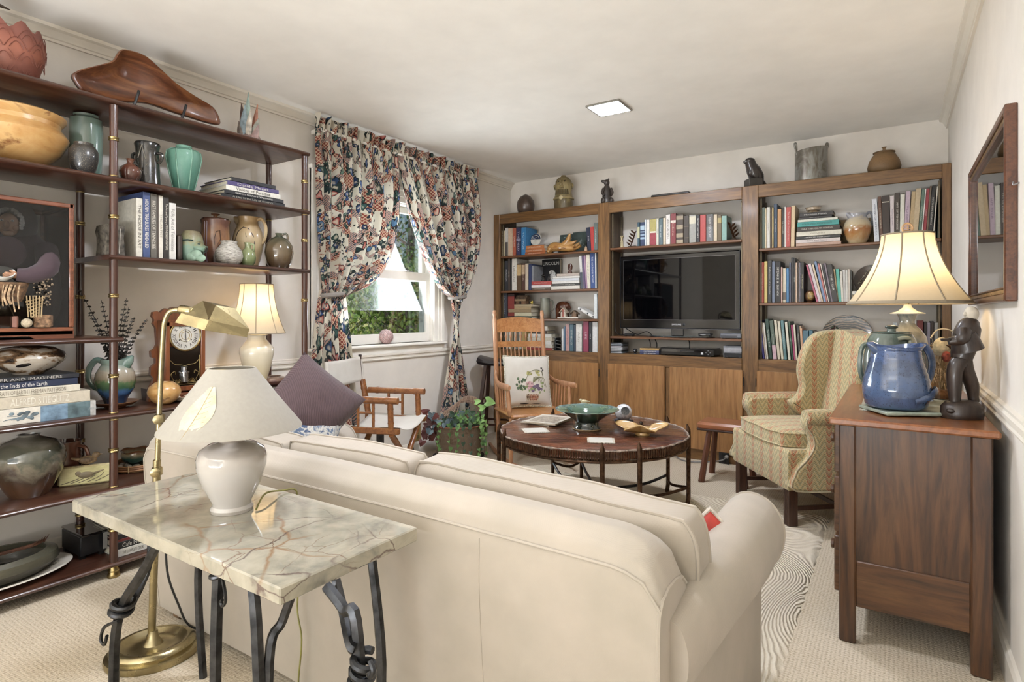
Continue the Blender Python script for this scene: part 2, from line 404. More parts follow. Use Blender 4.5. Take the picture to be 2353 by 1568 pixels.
# added glazing behind the camera, out of view, to brighten the room
win_added = bpy.data.objects.new('window_added', None); COL.objects.link(win_added); win_added.location = (-1.075, YR, .12)
struct(win_added, 'added wide white framed glazing in the unseen rear wall')
m = MB()
for x in (-1.2, -.4, .4, 1.2): m.bb(x - .03, x + .03, -.1, -.04, 0, 2.18)
m.bb(-1.22, 1.22, -.1, -.04, 0, .08).bb(-1.22, 1.22, -.1, -.04, 2.1, 2.18).obj('window_frame', WHITE, win_added)
for x in (-.8, 0, .8): MB().bb(x - .37, x + .37, -.075, -.068, .08, 2.1).obj('pane', glass('f2f8fa', .5), win_added)
# recessed square ceiling lights (first in view, second added unseen to brighten the room)
for i, (cx_, cy_) in enumerate(((-1.51, 3.40), (-1.51, 1.42))):
    t = thing('ceiling_light', ('square recessed ceiling light with thin grey rim over the coffee table', 'square recessed ceiling light with thin grey rim over the sofa, added out of view as fill light', 'square recessed ceiling light with thin grey rim by the added rear glazing')[i], 'ceiling light', (cx_, cy_, ZC), 0, 'recessed ceiling lights')
    m = MB()
    for a, b, c, d in ((-.112, .112, -.112, -.100), (-.112, .112, .100, .112), (-.112, -.100, -.1, .1), (.100, .112, -.1, .1)): m.bb(a, b, c, d, -.012, 0, .002)
    m.obj('frame', plain('9a958a', .5), t)
    MB().bb(-.1, .1, -.1, .1, -.006, -.001).obj('diffuser', emit('eef3ff', 135, 'lit_diffuser'), t)
# wall outlets
def outlet(loc, rz, col, label):
    t = thing('wall_outlet', label, 'outlet', loc, rz)
    MB().box((0, -.004, 0), (.075, .008, .115), .003).obj('plate', plain(col, .4), t)
    for dz in (-.022, .022):
        s_ = MB().box((0, -.009, dz), (.03, .004, .028), .002).obj('socket', plain(dk(col, .8) if col != '2b2a2b' else '111111', .4), t)
        MB().box((-.006, -.0112, .003), (.003, .001, .009)).box((.006, -.0112, .003), (.003, .001, .009)).obj('slot', BLACK, s_)
outlet(at(959, 997, x=XL), R(90), 'b59a5c', 'brass wall outlet by the potted plant bucket')
outlet(at(873, 1012, x=XL), R(90), '35302c', 'black wall outlet behind the director chair')
o_ = outlet(at(1664, 1052, y=YF - .006), 0, '2b2a2b', 'black outlet in the bookcase plinth beside the wing chair')
# ================================================================== OUTDOORS
GRASS = plain('7d8450', .95, 0, .3, 3, name='lawn')
struct(MB().bb(-30, -3.4, -6, 34, -.75, -.65).obj('ground', GRASS), 'lawn outside the window')
def leaves(n, c, r, sz, seed, shell=.35):
    rnd = random.Random(seed); m = MB()
    for _ in range(n):
        while 1:
            p = Vector((rnd.uniform(-1, 1), rnd.uniform(-1, 1), rnd.uniform(-1, 1)))
            if shell < p.length < 1: break
        q = Vector((c[0] + p.x * r[0], c[1] + p.y * r[1], c[2] + p.z * r[2]))
        M = T(q, (rnd.uniform(0, 6.3), rnd.uniform(0, 6.3), rnd.uniform(0, 6.3)), sz * rnd.uniform(.6, 1.3))
        m.add([(-.5, 0, 0), (0, -.28, .05), (.5, 0, 0), (0, .28, .05)], [(0, 1, 2), (0, 2, 3)], M)
    return m
def leafmat(a, b, c):
    N = NT('leaf'); v = N.co('Object'); f = N.noise(v, 6, 3); N.col(N.ramp(f, [(.3, a), (.5, b), (.7, c)])); N.set(Roughness=.6)
    N.b.inputs['Transmission Weight'].default_value = .0; return N.m
BARK = plain('6b6058', .9, 0, .3, 12, .4, name='bark')
def tree(label, x, y, h, rt, crowns, seed, mat, n=900, sz=.16, cat='tree', name='tree'):
    t = thing(name, label, cat, (x, y, -.66), 0)
    rnd = random.Random(seed)
    pts = cr([(0, 0, 0), (rnd.uniform(-.1, .1), .05, h * .35), (rnd.uniform(-.2, .2), -.05, h * .7), (rnd.uniform(-.3, .3), 0, h)], 5)
    MB().tube(pts, [rt, rt * .75, rt * .3], 8).obj('trunk', BARK, t)
    b = MB()
    for k in range(9):
        z = h * rnd.uniform(.2, .95); a = rnd.uniform(0, 6.3); L = rnd.uniform(.5, 1.3)
        b.tube(cr([(0, 0, z), (cos(a) * L * .5, sin(a) * L * .5, z + L * .25), (cos(a) * L, sin(a) * L, z + L * .55)], 3), [rt * .35, rt * .08], 5)
    b.obj('branches', BARK, t)
    lm = MB()
    for j, (c, r) in enumerate(crowns):
        q = leaves(int(n * r[0] * r[2]), c, r, sz, seed * 10 + j); lm.add(q.v, q.f)
    o = lm.obj('foliage', mat, t, flat=True); o['kind'] = 'stuff'
LG = leafmat('4d7a2e', '8fae3d', 'c4cf6c'); LY = leafmat('7f8f3f', 'b9b95a', 'dcd48a'); LD = leafmat('3b6130', '6a9a3e', 'a2c05a'); LP = leafmat('8a9a6a', 'b6c08a', 'd8dcb4')
tree('dense bright green leafy shrub outside the window', -8.2, 8.6, 2.4, .05, [((0, 0, 1.5), (1.25, 1.35, 1.5)), ((.3, .9, 2.6), (.8, .9, .9))], 3, LG, 1150, .13, 'shrub', 'garden_shrub')
tree('low yellow-green shrub outside the window beside the lawn', -9.0, 7.0, 1.4, .04, [((0, 0, 1.1), (1.4, 1.1, .9)), ((-.4, -1.3, 1.0), (1, 1, .8))], 4, LY, 650, .12, 'shrub', 'garden_shrub')
tree('bare slim dark tree trunk with thin pale leaves outside the window', -11.0, 9.2, 6.0, .11, [((0, 0, 3.6), (1.3, 1.3, 1.6))], 5, LP, 110, .15)
tree('slim tree with airy pale foliage outside the window behind the low shrub', -11.5, 8.1, 5.2, .13, [((0, -.6, 2.4), (1.7, 1.5, 1.6))], 6, LP, 180, .15)
tree('tall green tree with leaf sprays outside the window', -12.0, 12.6, 7.0, .16, [((0, 0, 4.6), (1.9, 2.0, 2.0)), ((.4, .4, 2.4), (1.6, 1.8, 1.4))], 8, LD, 330, .17)
tree('distant pale woodland tree outside the window', -17.0, 12.5, 5.0, .2, [((0, 0, 2.6), (2.6, 4.0, 2.2))], 9, LP, 420, .2)
tree('distant olive woodland tree outside the window', -18.0, 17.5, 5.0, .2, [((0, 0, 2.4), (2.6, 4.0, 2.0))], 10, LY, 420, .2)
# pink ball on the sill
t = thing('pink_ball', 'pink and white glitter ball on the window sill', 'ornament', at(887, 770, x=XL - .005)); t.location.z = WZ0
rb = .055
MB().ball((0, 0, rb), rb, 20, 12).obj('core', plain('d9a6a4', .5, 0, .2, 60), t)
m = MB(); rnd = random.Random(2)
for k in range(260):
    z = 1 - 2 * (k + .5) / 260; a = k * 2.39996; r = math.sqrt(1 - z * z); d = Vector((r * cos(a), r * sin(a), z))
    M = Matrix.Translation(Vector((0, 0, rb)) + d * rb) @ d.to_track_quat('Z', 'Y').to_matrix().to_4x4()
    m.add([(-.005, -.004, .001), (.005, -.004, .001), (0, .006, .003)], [(0, 1, 2)], M)
m.obj('sequins', plain('f1dcd8', .3, 0, .1), t, flat=True)
# ================================================================== CURTAINS
def floral():
    N = NT('chintz'); uv = N.n('TexCoord').outputs['UV']
    def mp(sx, sy, rot=0, lx=0):
        m = N.n('Mapping'); N.l(uv, m.inputs[0]); m.inputs['Scale'].default_value = (sx, sy, 1); m.inputs['Rotation'].default_value = (0, 0, rot); m.inputs['Location'].default_value = (lx, lx * .7, 0); return m.outputs[0]
    def vor(v, sc, feat='F1', rnd=1):
        o = N.n('TexVoronoi', feature=feat); N.l(v, o.inputs['Vector']); o.inputs['Scale'].default_value = sc; o.inputs['Randomness'].default_value = rnd; return o
    A = mp(1, 1)
    base = N.ramp(N.noise(A, 3), [(.3, 'e5dcc4'), (.7, 'efe8d6')])
    # lattice bands (pineapple lozenges) on sweeping ribbons
    lat = vor(mp(1, 1, .78), 46, 'DISTANCE_TO_EDGE', 0)
    latc = N.ramp(lat.outputs['Distance'], [(.06, 'e2c9a4'), (.16, 'a8493a'), (.34, '8f3a33')])
    rb_ = N.noise(A, 5.2, 2, .5, 1.1)
    m1 = N.ramp(rb_, [(.53, 0.0), (.545, 1.0)], 'LINEAR')
    c = N.mix(m1, base, latc)
    # striped paisley ribbons, pink, teal and cream
    w_ = N.n('TexWave', wave_type='BANDS'); N.l(mp(1, 1, .6), w_.inputs[0]); w_.inputs['Scale'].default_value = 24; w_.inputs['Distortion'].default_value = 3; w_.inputs['Detail'].default_value = 1
    wc = N.ramp(w_.outputs['Fac'], [(.0, '39525a'), (.25, '5d7f86'), (.42, 'e9dcc4'), (.6, 'cf7568'), (.8, 'b5473c'), (1, 'e7cdb6')])
    m2 = N.ramp(N.noise(mp(1, 1, 0, 3.3), 6.0, 1, .5, 1.4), [(.575, 0.0), (.59, 1.0)])
    c = N.mix(m2, c, wc)
    # leaves and flowers
    for sc, lx, thr, cols in ((13, 1.7, .36, ['27403f', '3f6660', '2c4a74', '567fa6']), (16, 5.1, .33, ['3d5f9a', '26406f', '2f4f48', '6b8f7d']), (11, 7.7, .27, ['b23b33', 'd2685a', 'c9504a', '8f2f35']), (22, 9.4, .27, ['20302e', '2a3f3a', '4a3a32', '2c4a6f'])):
        v = mp(1, .55, .5 + lx, lx); d = N.n('MixRGB', blend_type='ADD'); d.inputs[0].default_value = .09
        N.l(v, d.inputs[1]); nn = N.n('TexNoise'); N.l(v, nn.inputs['Vector']); nn.inputs['Scale'].default_value = sc * 1.2; N.l(nn.outputs['Color'], d.inputs[2])
        o = vor(d.outputs[0], sc); sh = N.n('SeparateColor'); N.l(o.outputs['Color'], sh.inputs[0])
        lc = N.ramp(sh.outputs[0], [(.0, cols[0]), (.3, cols[1]), (.6, cols[2]), (.85, cols[3])], 'CONSTANT')
        lc = N.mix(N.ramp(o.outputs['Distance'], [(.1, 0.75), (.2, 0.0)]), lc, 'f0e2c6')
        keep = N.ramp(sh.outputs[1], [(.24, 0.0), (.25, 1.0)], 'CONSTANT')
        edge = N.ramp(o.outputs['Distance'], [(thr, 1.0), (thr + .02, 0.0)])
        dark = N.ramp(o.outputs['Distance'], [(thr - .07, 0.0), (thr - .04, 1.0)])
        c = N.mix(N.math('MULTIPLY', edge, keep), c, N.mix(dark, lc, '1f2628'))
    N.col(c); N.set(Roughness=.85); N.b.inputs['Sheen Weight'].default_value = .1
    N.bump(N.noise(A, 400, 2), .1, .001)
    # thin cloth: some daylight comes through
    tr = N.n('BsdfTranslucent'); N.l(c, tr.inputs[0]); mx = N.n('MixShader'); mx.inputs[0].default_value = .22
    N.l(N.b.outputs[0], mx.inputs[1]); N.l(tr.outputs[0], mx.inputs[2]); N.l(mx.outputs[0], N.out.inputs[0])
    return N.m
CHINTZ = floral()
LINING = fabric('e9e4da', None, 200, name='curtain_lining')
def curtain(label, yo, yi, tie_y, tie_z, ctrl, obulge, tail_bot, seed):
    t = thing('curtain', label, 'curtain', (-3.10, tie_y, 0), 0, 'tied-back chintz curtains at the window')
    rnd = random.Random(seed); ph = [rnd.uniform(0, 6.3) for _ in range(6)]; sg = 1 if yi > yo else -1
    zt = 2.335; K = 8
    def fold(u, a, k=K): return a * (sin(2 * pi * k * u + ph[0] + .7 * sin(5 * u + ph[1])) + .35 * sin(2 * pi * (k * 1.7) * u + ph[2]))
    def upper(u, v):
        ty = yo + (yi - yo) * u; ey = tie_y + sg * (u - .45) * .17
        cy_ = (yo + obulge * sg) * (1 - u) + ctrl[0] * u; cz = 1.62 * (1 - u) + ctrl[1] * u; ez = tie_z + .0
        q = v ** 1.08; y = (1 - q) ** 2 * ty + 2 * q * (1 - q) * cy_ + q * q * ey; z = (1 - q) ** 2 * zt + 2 * q * (1 - q) * cz + q * q * ez
        sag = .05 * sin(pi * u) * max(0, v - .75) * 4 * v
        amp = .014 + .026 * min(1, v * 4) - .012 * max(0, v - .7) / .3
        x = fold(u * (1 + .08 * v), amp) + .05 * sin(pi * min(1, v)) * u + .035 * max(0, v - .55) * sin(pi * u)
        return (x, y - tie_y, z - sag)
    g = MB().grid(upper, 110, 44)
    g.uv = [(a * abs(yi - yo) * 2.6, (1 - b) * 1.75) for a, b in g.uv]
    g.obj('drape', CHINTZ, t, ang=80)
    def head(u, v):
        return (fold(u, .014 + .016 * v, 15) + .004 * sin(90 * u), yo + (yi - yo) * u - tie_y, zt - .012 + v * (.088 + .012 * sin(40 * u + ph[3])))
    g = MB().grid(head, 130, 5); g.uv = [(a * abs(yi - yo) * 2.6 + .3, b * .1 + .2) for a, b in g.uv]; g.obj('ruffle_heading', CHINTZ, t, ang=80)
    b0, b1 = tail_bot
    def tail(u, v):
        w0 = .20; ty = tie_y + (u - .5) * w0; by = b0 + (b1 - b0) * u
        q = min(1, v * 1.3) ** .8
        return (fold(u, .012 + .024 * q, 5) - .01, ty + (by - ty) * q - tie_y, tie_z + .02 - v * (tie_z - .015))
    g = MB().grid(tail, 70, 30); g.uv = [(a * .7 + .15, (1 - b) * 1.3 + .4) for a, b in g.uv]; g.obj('tail', CHINTZ, t, ang=80)
    pts = [(.045 * cos(a), .09 * sin(a), tie_z - .01 + .01 * sin(a)) for a in [2 * pi * k / 20 for k in range(20)]]
    MB().tube(pts, .016, 8, None, True).obj('tieback', CHINTZ, t)
    return t
curtain('floral chintz curtain tied back beside the bamboo etagere', 2.405, 3.13, 2.545, 1.27, (3.12, 1.30), .0, (2.33, 2.76), 1)
curtain('floral chintz curtain tied back beside the bookcase', 4.13, 3.15, 3.85, 1.285, (3.29, 1.36), -.12, (4.0, 3.68), 2)
t = thing('curtain_rod', 'white curtain rod hidden in the ruffled heading over the window', 'curtain rod', (XL, 3.27, 2.33))
MB().tube([(.115, -.84, 0), (.115, .84, 0)], .009, 8).obj('rod', WHITE, t)
for y in (-.8, .8): MB().box((.06, y, 0), (.12, .02, .03), .003).obj('bracket', WHITE, t)
# ================================================================== BOOKS
ORD = ['first', 'second', 'third', 'fourth', 'fifth', 'sixth', 'seventh', 'eighth', 'ninth', 'tenth', 'eleventh', 'twelfth', 'thirteenth', 'fourteenth', 'fifteenth', 'sixteenth', 'seventeenth', 'eighteenth', 'nineteenth', 'twentieth', 'twenty-first', 'twenty-second', 'twenty-third', 'twenty-fourth', 'twenty-fifth', 'twenty-sixth', 'twenty-seventh', 'twenty-eighth', 'twenty-ninth', 'thirtieth', 'thirty-first', 'thirty-second', 'thirty-third']
_CNAMES = [('2b2b2b', 'black'), ('f0ece4', 'white'), ('e2d6b8', 'cream'), ('b03a32', 'red'), ('33466e', 'navy blue'), ('4a86c0', 'blue'), ('7fa0a6', 'grey-blue'), ('3f5a48', 'dark green'), ('6a8a7a', 'grey-green'), ('3fb0a4', 'teal'), ('5a4030', 'brown'), ('c0884a', 'tan'), ('d08040', 'orange'), ('e0c050', 'yellow'), ('d8a0b0', 'pink'), ('a04070', 'magenta'), ('6a5890', 'purple'), ('8a8a88', 'grey'), ('d8ccb8', 'beige')]
def cname(c):
    f = lambda s: [int(s[i:i + 2], 16) for i in (0, 2, 4)]
    return min(_CNAMES, key=lambda k: sum((a - b) ** 2 for a, b in zip(f(k[0]), f(c))))[1]
def book(t, h, d, c, label, loc, rot, txt=None, tc='e8e2d0', grp=None, band=None, cat='book', tw=.8, th=.34):
    m = MB(); e = min(.003, t * .2)
    m.box((0, e / 2 + .001, h / 2), (t, e + .002, h), e * .5).box((-t / 2 + e / 2, d / 2 + .002, h / 2), (e, d - .002, h)).box((t / 2 - e / 2, d / 2 + .002, h / 2), (e, d - .002, h))
    r = m.obj('book', plain(c, .45, 0, .05, 60), None, loc, rot)
    tag(r, label, cat, grp)
    MB().bb(-t / 2 + e, t / 2 - e, e + .001, d - .004, .004, h - .004).obj('pages', PAGES, r)
    if band:
        for z0, z1, bc in band: MB().bb(-t / 2 + .0004, t / 2 - .0004, -.0008, .0015, h * z0, h * z1).obj('spine_band', plain(bc, .45), r)
    if txt: text(txt, r, (0, -.0014, h * .52), (R(90), R(90), 0), h * tw * .9, t * th, plain(tc, .5), 'spine_lettering')
    return r
def hlabel(c, extra=''): return cname(c) + extra
def row(shelf, yp, zb, items, dmax=.2, anchor='stile', side=1):
    """upright books: (px0,px1,pytop,colour[,text,textcolour,lean_px,band])"""
    n = len(items)
    for i, it in enumerate(items):
        px0, px1, py, c = it[:4]; txt = it[4] if len(it) > 4 else None; tc = it[5] if len(it) > 5 else ('f0ead8' if sum(int(c[k:k + 2], 16) for k in (0, 2, 4)) < 380 else '4a4038')
        lean = it[6] if len(it) > 6 else 0; band = it[7] if len(it) > 7 else None
        yy = yp + random.uniform(0, .012); a = at(px0, py, y=yy); b = at(px1, py, y=yy)
        t = max(.006, (b.x - a.x) * .97); h = max(.08, (a.z + b.z) / 2 - zb)
        ln = 0
        if lean:
            lb = at(px0 + lean, py, y=yy).x - a.x; ln = math.asin(max(-.5, min(.5, -lb / h)))   # bottom shifted by lean px
        xb = (a.x + b.x) / 2 - math.sin(ln) * h
        zz = zb + .0006 + abs(math.sin(ln)) * t / 2
        label = '%s book, %s from the %s, %s' % (cname(c), ORD[i], anchor, shelf)
        book(t, h * (math.cos(ln) if ln else 1), min(dmax, .6 * h + .05, YB - yy - .006), c, label, (xb, yy, zz), (0, ln, 0), txt, tc, 'books ' + shelf, band)
def stack(shelf, yp, zb, items, d=.16, what=None):
    """lying books, bottom first: (px0,px1,colour,thickness,text,textcolour)"""
    z = zb + .0006; n = len(items)
    for i, it in enumerate(items):
        px0, px1, c, t = it[:4]; txt = it[4] if len(it) > 4 else None; tc = it[5] if len(it) > 5 else ('f0ead8' if sum(int(c[k:k + 2], 16) for k in (0, 2, 4)) < 380 else '4a4038')
        yy = yp + random.uniform(0, .01); a = at(px0, 722, y=yy).x; b = at(px1, 722, y=yy).x
        pos = 'bottom of' if i == 0 else 'top of' if i == n - 1 else ORD[i] + ' from the bottom in'
        label = '%s book lying %s the %s' % (cname(c), pos, shelf)
        book(t, b - a, min(d, YB - yy - .006), c, label, (b, yy, z + t / 2), (0, R(-90), 0), txt, tc, 'books in the ' + shelf)
        z += t + .0008
    return z
# ================================================================== ETAGERE
S = {1: 2.055, 2: 1.722, 3: 1.386, 4: 1.0315, 5: .703, 6: .3845, 7: .0656}
XF_, XBK = -2.81, -3.15; PY = (.165, 1.1385, 2.107)
et = thing('etagere', 'tall mahogany bamboo-style etagere with open shelves and brass rings', 'shelf', (-2.98, 1.136, 0))
def el(m): m.T = T((2.98, -1.136, 0)); return m
def shelf(y0, y1, z, nm='shelf'):
    prof = [(XBK - .02, z - .022), (XF_ + .012, z - .022), (XF_ + .022, z - .017), (XF_ + .025, z - .011), (XF_ + .022, z - .005), (XF_ + .012, z), (XBK - .02, z)]
    el(MB()).prism(prof, y0, y1, 'y').obj(nm, MAHOG, et, ang=50)
for k in (1, 2, 5, 6, 7): shelf(PY[0] - .02, PY[2] + .02, S[k])
shelf(PY[1] - .025, PY[2] + .02, S[3]); shelf(PY[0] - .02, PY[1] + .03, S[4])
for y in PY:
    for x in (XF_, XBK):
        p = el(MB()); prof = []
        zs = sorted(set([.06] + [S[k] for k in S] + [2.034]))
        p.lathe([(0, .05), (.0165, .05), (.0155, .2), (.0165, .36), (.0165, .40), (.0155, .55), (.0165, .69), (.0165, .72), (.0155, .86), (.0165, 1.0), (.0165, 1.05), (.0155, 1.2), (.0165, 1.37), (.0165, 1.4), (.0155, 1.55), (.0165, 1.7), (.0165, 1.74), (.0155, 1.88), (.0165, 2.03), (0, 2.034)], 14, T((x, y, 0)))
        po = p.obj('post', MAHOGZ, et)
        for z in (.205, .545, .865, 1.21, 1.55, 1.885):
            MB().lathe([(.0168, -.009), (.0195, -.007), (.0195, -.003), (.0175, 0), (.0195, .003), (.0195, .007), (.0168, .009)], 16, T((x + 2.98, y - 1.136, z))).obj('ring', GOLD, po)
        for z in (S[2] - .026, S[2] + .004, S[5] - .026, S[5] + .004, S[6] - .026, S[6] + .004):
            MB().lathe([(.0166, -.003), (.0182, -.001), (.0182, .001), (.0166, .003)], 14, T((x + 2.98, y - 1.136, z))).obj('collar', GOLD, po)
        el(MB()).lathe([(0, .0), (.024, .0), (.026, .006), (.022, .016), (.02, .024), (.023, .03), (.02, .036), (.017, .045), (.017, .06), (0, .06)], 18, T((x, y, 0))).obj('foot', GOLD, et)
# ------------------------------------------------------------------ pot placer
def pl(pxL, pxR, pyT, z, x=None, y=None):
    c = at((pxL + pxR) / 2, pyT, x=x, y=y); k = dep(c) / FPX
    return (c.x, c.y, z), (pxR - pxL) / 2 * k, c.z - z, k
def pot(name, label, cat, box, z, prof, mat, x=None, y=None, part='body', n=30, fn=None, grp=None, wall=True):
    loc, r, h, k = pl(box[0], box[1], box[2], z, x, y)
    t = thing(name, label, cat, (loc[0], loc[1], z + .0005), R(YAW), grp)
    P = [(a * r, b * h) for a, b in prof]
    if wall:   # inside of the mouth
        rt = prof[-1][0] * r; P += [(max(rt - .005, .002), h), (max(rt - .008, .0015), h - .02), (max(rt * .7, .001), h * .6), (0, h * .55)]
    if P[0][0] > 0: P = [(0, 0)] + P
    MB().lathe(P, n, None, fn).obj(part, mat, t)
    return t, r, h, k
def handle(t, pts, r, mat, n=8, name='handle', sq=None): return MB().tube(cr(pts, 5), r, n, None, False, sq).obj(name, mat, t)
# ------------------------------------------------------------------ top shelf
p0 = at(24, 23, x=-2.95)
t = thing('bird_figure', 'dark carved bird with long pointed beak on the etagere top', 'figurine', (-2.95, p0.y - .27, S[1]))
DW = wood('4a3c30', '2c231b', '5e4e40', 'y', 2, .35, .2, name='dark_carving')
bz = p0.z - S[1]
MB().ball((0, 0, .10), (.05, .10, .065)).tube(cr([(0, .05, .13), (0, .10, bz - .06), (0, .12, bz + .005)], 5), [.035, .022, .028], 12).ball((0, .13, bz + .01), (.028, .036, .03)).obj('body', DW, t)
MB().tube([(0, .15, bz + .012), (0, .21, bz + .006), (0, .27, bz)], [.02, .012, .0015], 10).obj('beak', DW, t)
MB().tube([(0, -.08, .1), (0, -.16, .12)], [.03, .008], 8).obj('tail', DW, t)
MB().lathe([(0, 0), (.05, 0), (.05, .015), (.02, .02), (.015, .045), (0, .045)], 20).obj('base', DW, t)
TER = glaze([(.2, '8a4a36'), (.5, 'a55c40'), (.8, '8f5244')], 3, .2, .55, 0, name='terracotta')
def jag(q, a):
    x, y, z = q; f = max(0, (z - .15) / .06)
    return (x, y, z + min(f, 1) * (.02 * abs(sin(a * 3.5)) - .012 + .01 * sin(a * 9)))
t, r, h, k = pot('tulip_vase', 'terracotta vase carved with leaves and a jagged rim on the etagere top', 'vase', (-40, 88, 72), S[1], [(.62, 0), (.8, .2), (.97, .5), (1, .65), (.96, .85), (.9, 1)], TER, x=-2.96, n=48, fn=jag)
m = MB(); 
for ring, (zz, rr_) in enumerate(((.03, .78), (.075, .94), (.12, 1.0), (.16, .97))):
    for q in range(9):
        a0 = 2 * pi * (q + .5 * (ring % 2)) / 9
        for sc_ in (1, .6):
            pts = [((r * rr_ + .002) * cos(a0 + u * sc_), (r * rr_ + .002) * sin(a0 + u * sc_), zz + .045 * sc_ * (1 - (u / .33) ** 2) - .01) for u in [-.33 + .66 * i / 8 for i in range(9)]]
            m.tube(pts, .0013, 5)
m.obj('carved_leaves', plain('8a4a38', .6), t)
# wooden slab bowl on a stand
SLAB = wood('8a5430', '5a3320', 'b98046', 'y', .35, .34, .3, 2.2, 'walnut_slab')
out = [(165, 172), (185, 160), (225, 150), (258, 140), (270, 122), (280, 114), (305, 118), (335, 130), (370, 160), (405, 192), (450, 222), (488, 245), (503, 268), (505, 286), (480, 283), (445, 272), (400, 258), (365, 245), (330, 236), (285, 234), (240, 226), (205, 212), (185, 205), (172, 188)]
yz = [at(a, b, x=-2.93) for a, b in out]; cy_ = sum(p.y for p in yz) / len(yz); cz_ = sum(p.z for p in yz) / len(yz)
t = thing('slab_bowl', 'large freeform carved walnut slab bowl displayed on edge on the etagere top', 'bowl', (-2.93, cy_, S[1] + .001))
o2 = cr([(0, p.y - cy_, max(p.z, S[1] + .004) - S[1] - .001) for p in yz], 3, True); n = len(o2); c0 = Vector((0, 0, cz_ - S[1]))
m = MB(); vs = []; F = []
for s_, xx in ((1, 0), (.97, .004), (.93, -.004), (.8, -.03), (.6, -.05), (.35, -.06), (.1, -.063), (1.0, -.014), (.8, -.05), (.5, -.075), (.1, -.08)):
    for p in o2: q = c0 + (p - c0) * s_; vs.append((xx + .03 * (q.z - .1), q.y, q.z))
def ringf(a, b):
    for i in range(n): F.append((a * n + i, a * n + (i + 1) % n, b * n + (i + 1) % n, b * n + i))
for a in range(6): ringf(a, a + 1)
ringf(0, 7)
for a in range(7, 10): ringf(a, a + 1)
F += [tuple(range(6 * n, 7 * n)), tuple(range(10 * n, 11 * n))]
m.add(vs, F).obj('bowl', SLAB, t, ang=70)
t2 = thing('display_stand', 'black iron easel stand holding the slab bowl', 'stand', (-2.93, cy_, S[1]))
for px, ya, yb_ in ((315, 207, 238), (424, 240, 266)):
    p1 = at(px, ya, x=-2.88); y_ = p1.y - cy_; z_ = p1.z - S[1]
    MB().tube(cr([(.045, y_ + .01, z_), (.05, y_, max(.02, z_ - .03)), (.042, y_ - .015, .012), (-.04, y_ - .01, .008), (-.12, y_, .01)], 4), .006, 8).obj('prong', IRON, t2)
MB().tube([(-.1, -.2, .008), (-.1, .2, .008)], .005, 8).obj('crossbar', IRON, t2)
# ceramic leaf sculpture
c0 = at(577, 318, x=-2.97); t = thing('leaf_sculpture', 'painted ceramic sculpture of overlapping pointed leaves on the etagere top', 'sculpture', (-2.97, c0.y, S[1] + .0005), R(YAW)); k = dep(c0) / FPX
def leaf(m, base, tip, w, bow=.0, n=8):
    b, e = Vector(base), Vector(tip); ax = (e - b); sd = Vector((ax.z, 0, -ax.x)).normalized()
    vs = []; F = []
    for i in range(n + 1):
        u = i / n; wd = w * sin(pi * min(1, u * .9 + .08)) * (1 - .25 * u); c = b + ax * u + Vector((0, -bow * sin(pi * u), 0))
        vs += [c - sd * wd, c + Vector((0, -.006, 0)), c + sd * wd, c + Vector((0, .006, 0))]
    for i in range(n):
        for q in range(4): F.append((i * 4 + q, i * 4 + (q + 1) % 4, i * 4 + 4 + (q + 1) % 4, i * 4 + 4 + q))
    return m.add(vs, F)
for bx, tx, tz, w, c, yy in ((-5, -2, 122, 9, '8fa39b', -.01), (4, 14, 98, 8, 'b8795c', .015), (-10, -20, 98, 9, '5c4238', .0), (-12, -8, 92, 10, '8d9fa6', -.02), (8, 22, 62, 11, 'a9a79a', -.015), (0, 6, 80, 8, 'c9bfae', -.028), (-6, -12, 70, 8, '8a4a3e', .02), (12, 24, 44, 9, 'b99a94', -.03), (-14, -22, 55, 8, '77685c', -.02)):
    leaf(MB(), (bx * k, yy, 0), (tx * k, yy - .01, tz * k), w * k, .012).obj('leaf', plain(c, .55, 0, .25, 25, .1), t)
MB().lathe([(0, 0), (24 * k, 0), (26 * k, 10 * k), (18 * k, 24 * k), (8 * k, 40 * k), (0, 44 * k)], 20).obj('core', plain('9a7f76', .6, 0, .3, 20), t)
# ------------------------------------------------------------------ second shelf
BURL = glaze([(.25, 'a8702f'), (.42, 'd09a4e'), (.58, 'dcae66'), (.7, '8a5220')], 2.6, .5, .3, .4, None, 0, False, 'burl_wood')
pot('burl_bowl', 'large honey-coloured turned burl wood bowl with curled lip on the etagere', 'bowl', (-88, 132, 258), S[2], [(.38, 0), (.62, .12), (.86, .32), (.99, .54), (1, .6), (.94, .68), (.86, .76), (.86, .84), (.95, .93), (.96, .97), (.9, 1)], BURL, x=-2.985, n=48)
CEL = glaze([(.1, '6f8f84'), (.5, '8aa79a'), (.9, '7b978c')], 2, .15, .12, .8, name='celadon')
pot('celadon_vase', 'tall faceted celadon green cylinder vase on the etagere', 'vase', (165, 231, 266), S[2], [(.86, 0), (.96, .3), (1, .75), (.97, .93), (.8, .965), (.76, .97), (.77, 1)], CEL, x=-3.04, n=14)
DSP = glaze([(.2, '2b2b2d'), (.6, '38393a'), (.9, '4a4540')], 4, .25, .3, .5, 'b5a98e', name='dark_speckled')
t, r, h, k = pot('speckled_pot', 'small dark speckled pot with uneven rim in front of the celadon vase', 'pot', (163, 221, 330), S[2], [(.62, 0), (.85, .2), (1, .5), (.97, .75), (.75, .9), (.62, .93), (.66, 1)], DSP, x=-2.875)
BRG = glaze([(.1, '4a2a20'), (.5, '6a3c2c'), (.9, '82523c')], 3, .3, .12, .8, name='brown_gloss')
pot('small_jug', 'small glossy brown bottle vase with narrow neck on the etagere', 'vase', (277, 322, 366), S[2], [(.6, 0), (.9, .25), (1, .45), (.85, .65), (.4, .78), (.28, .84), (.3, .92), (.42, 1)], BRG, x=-2.88)
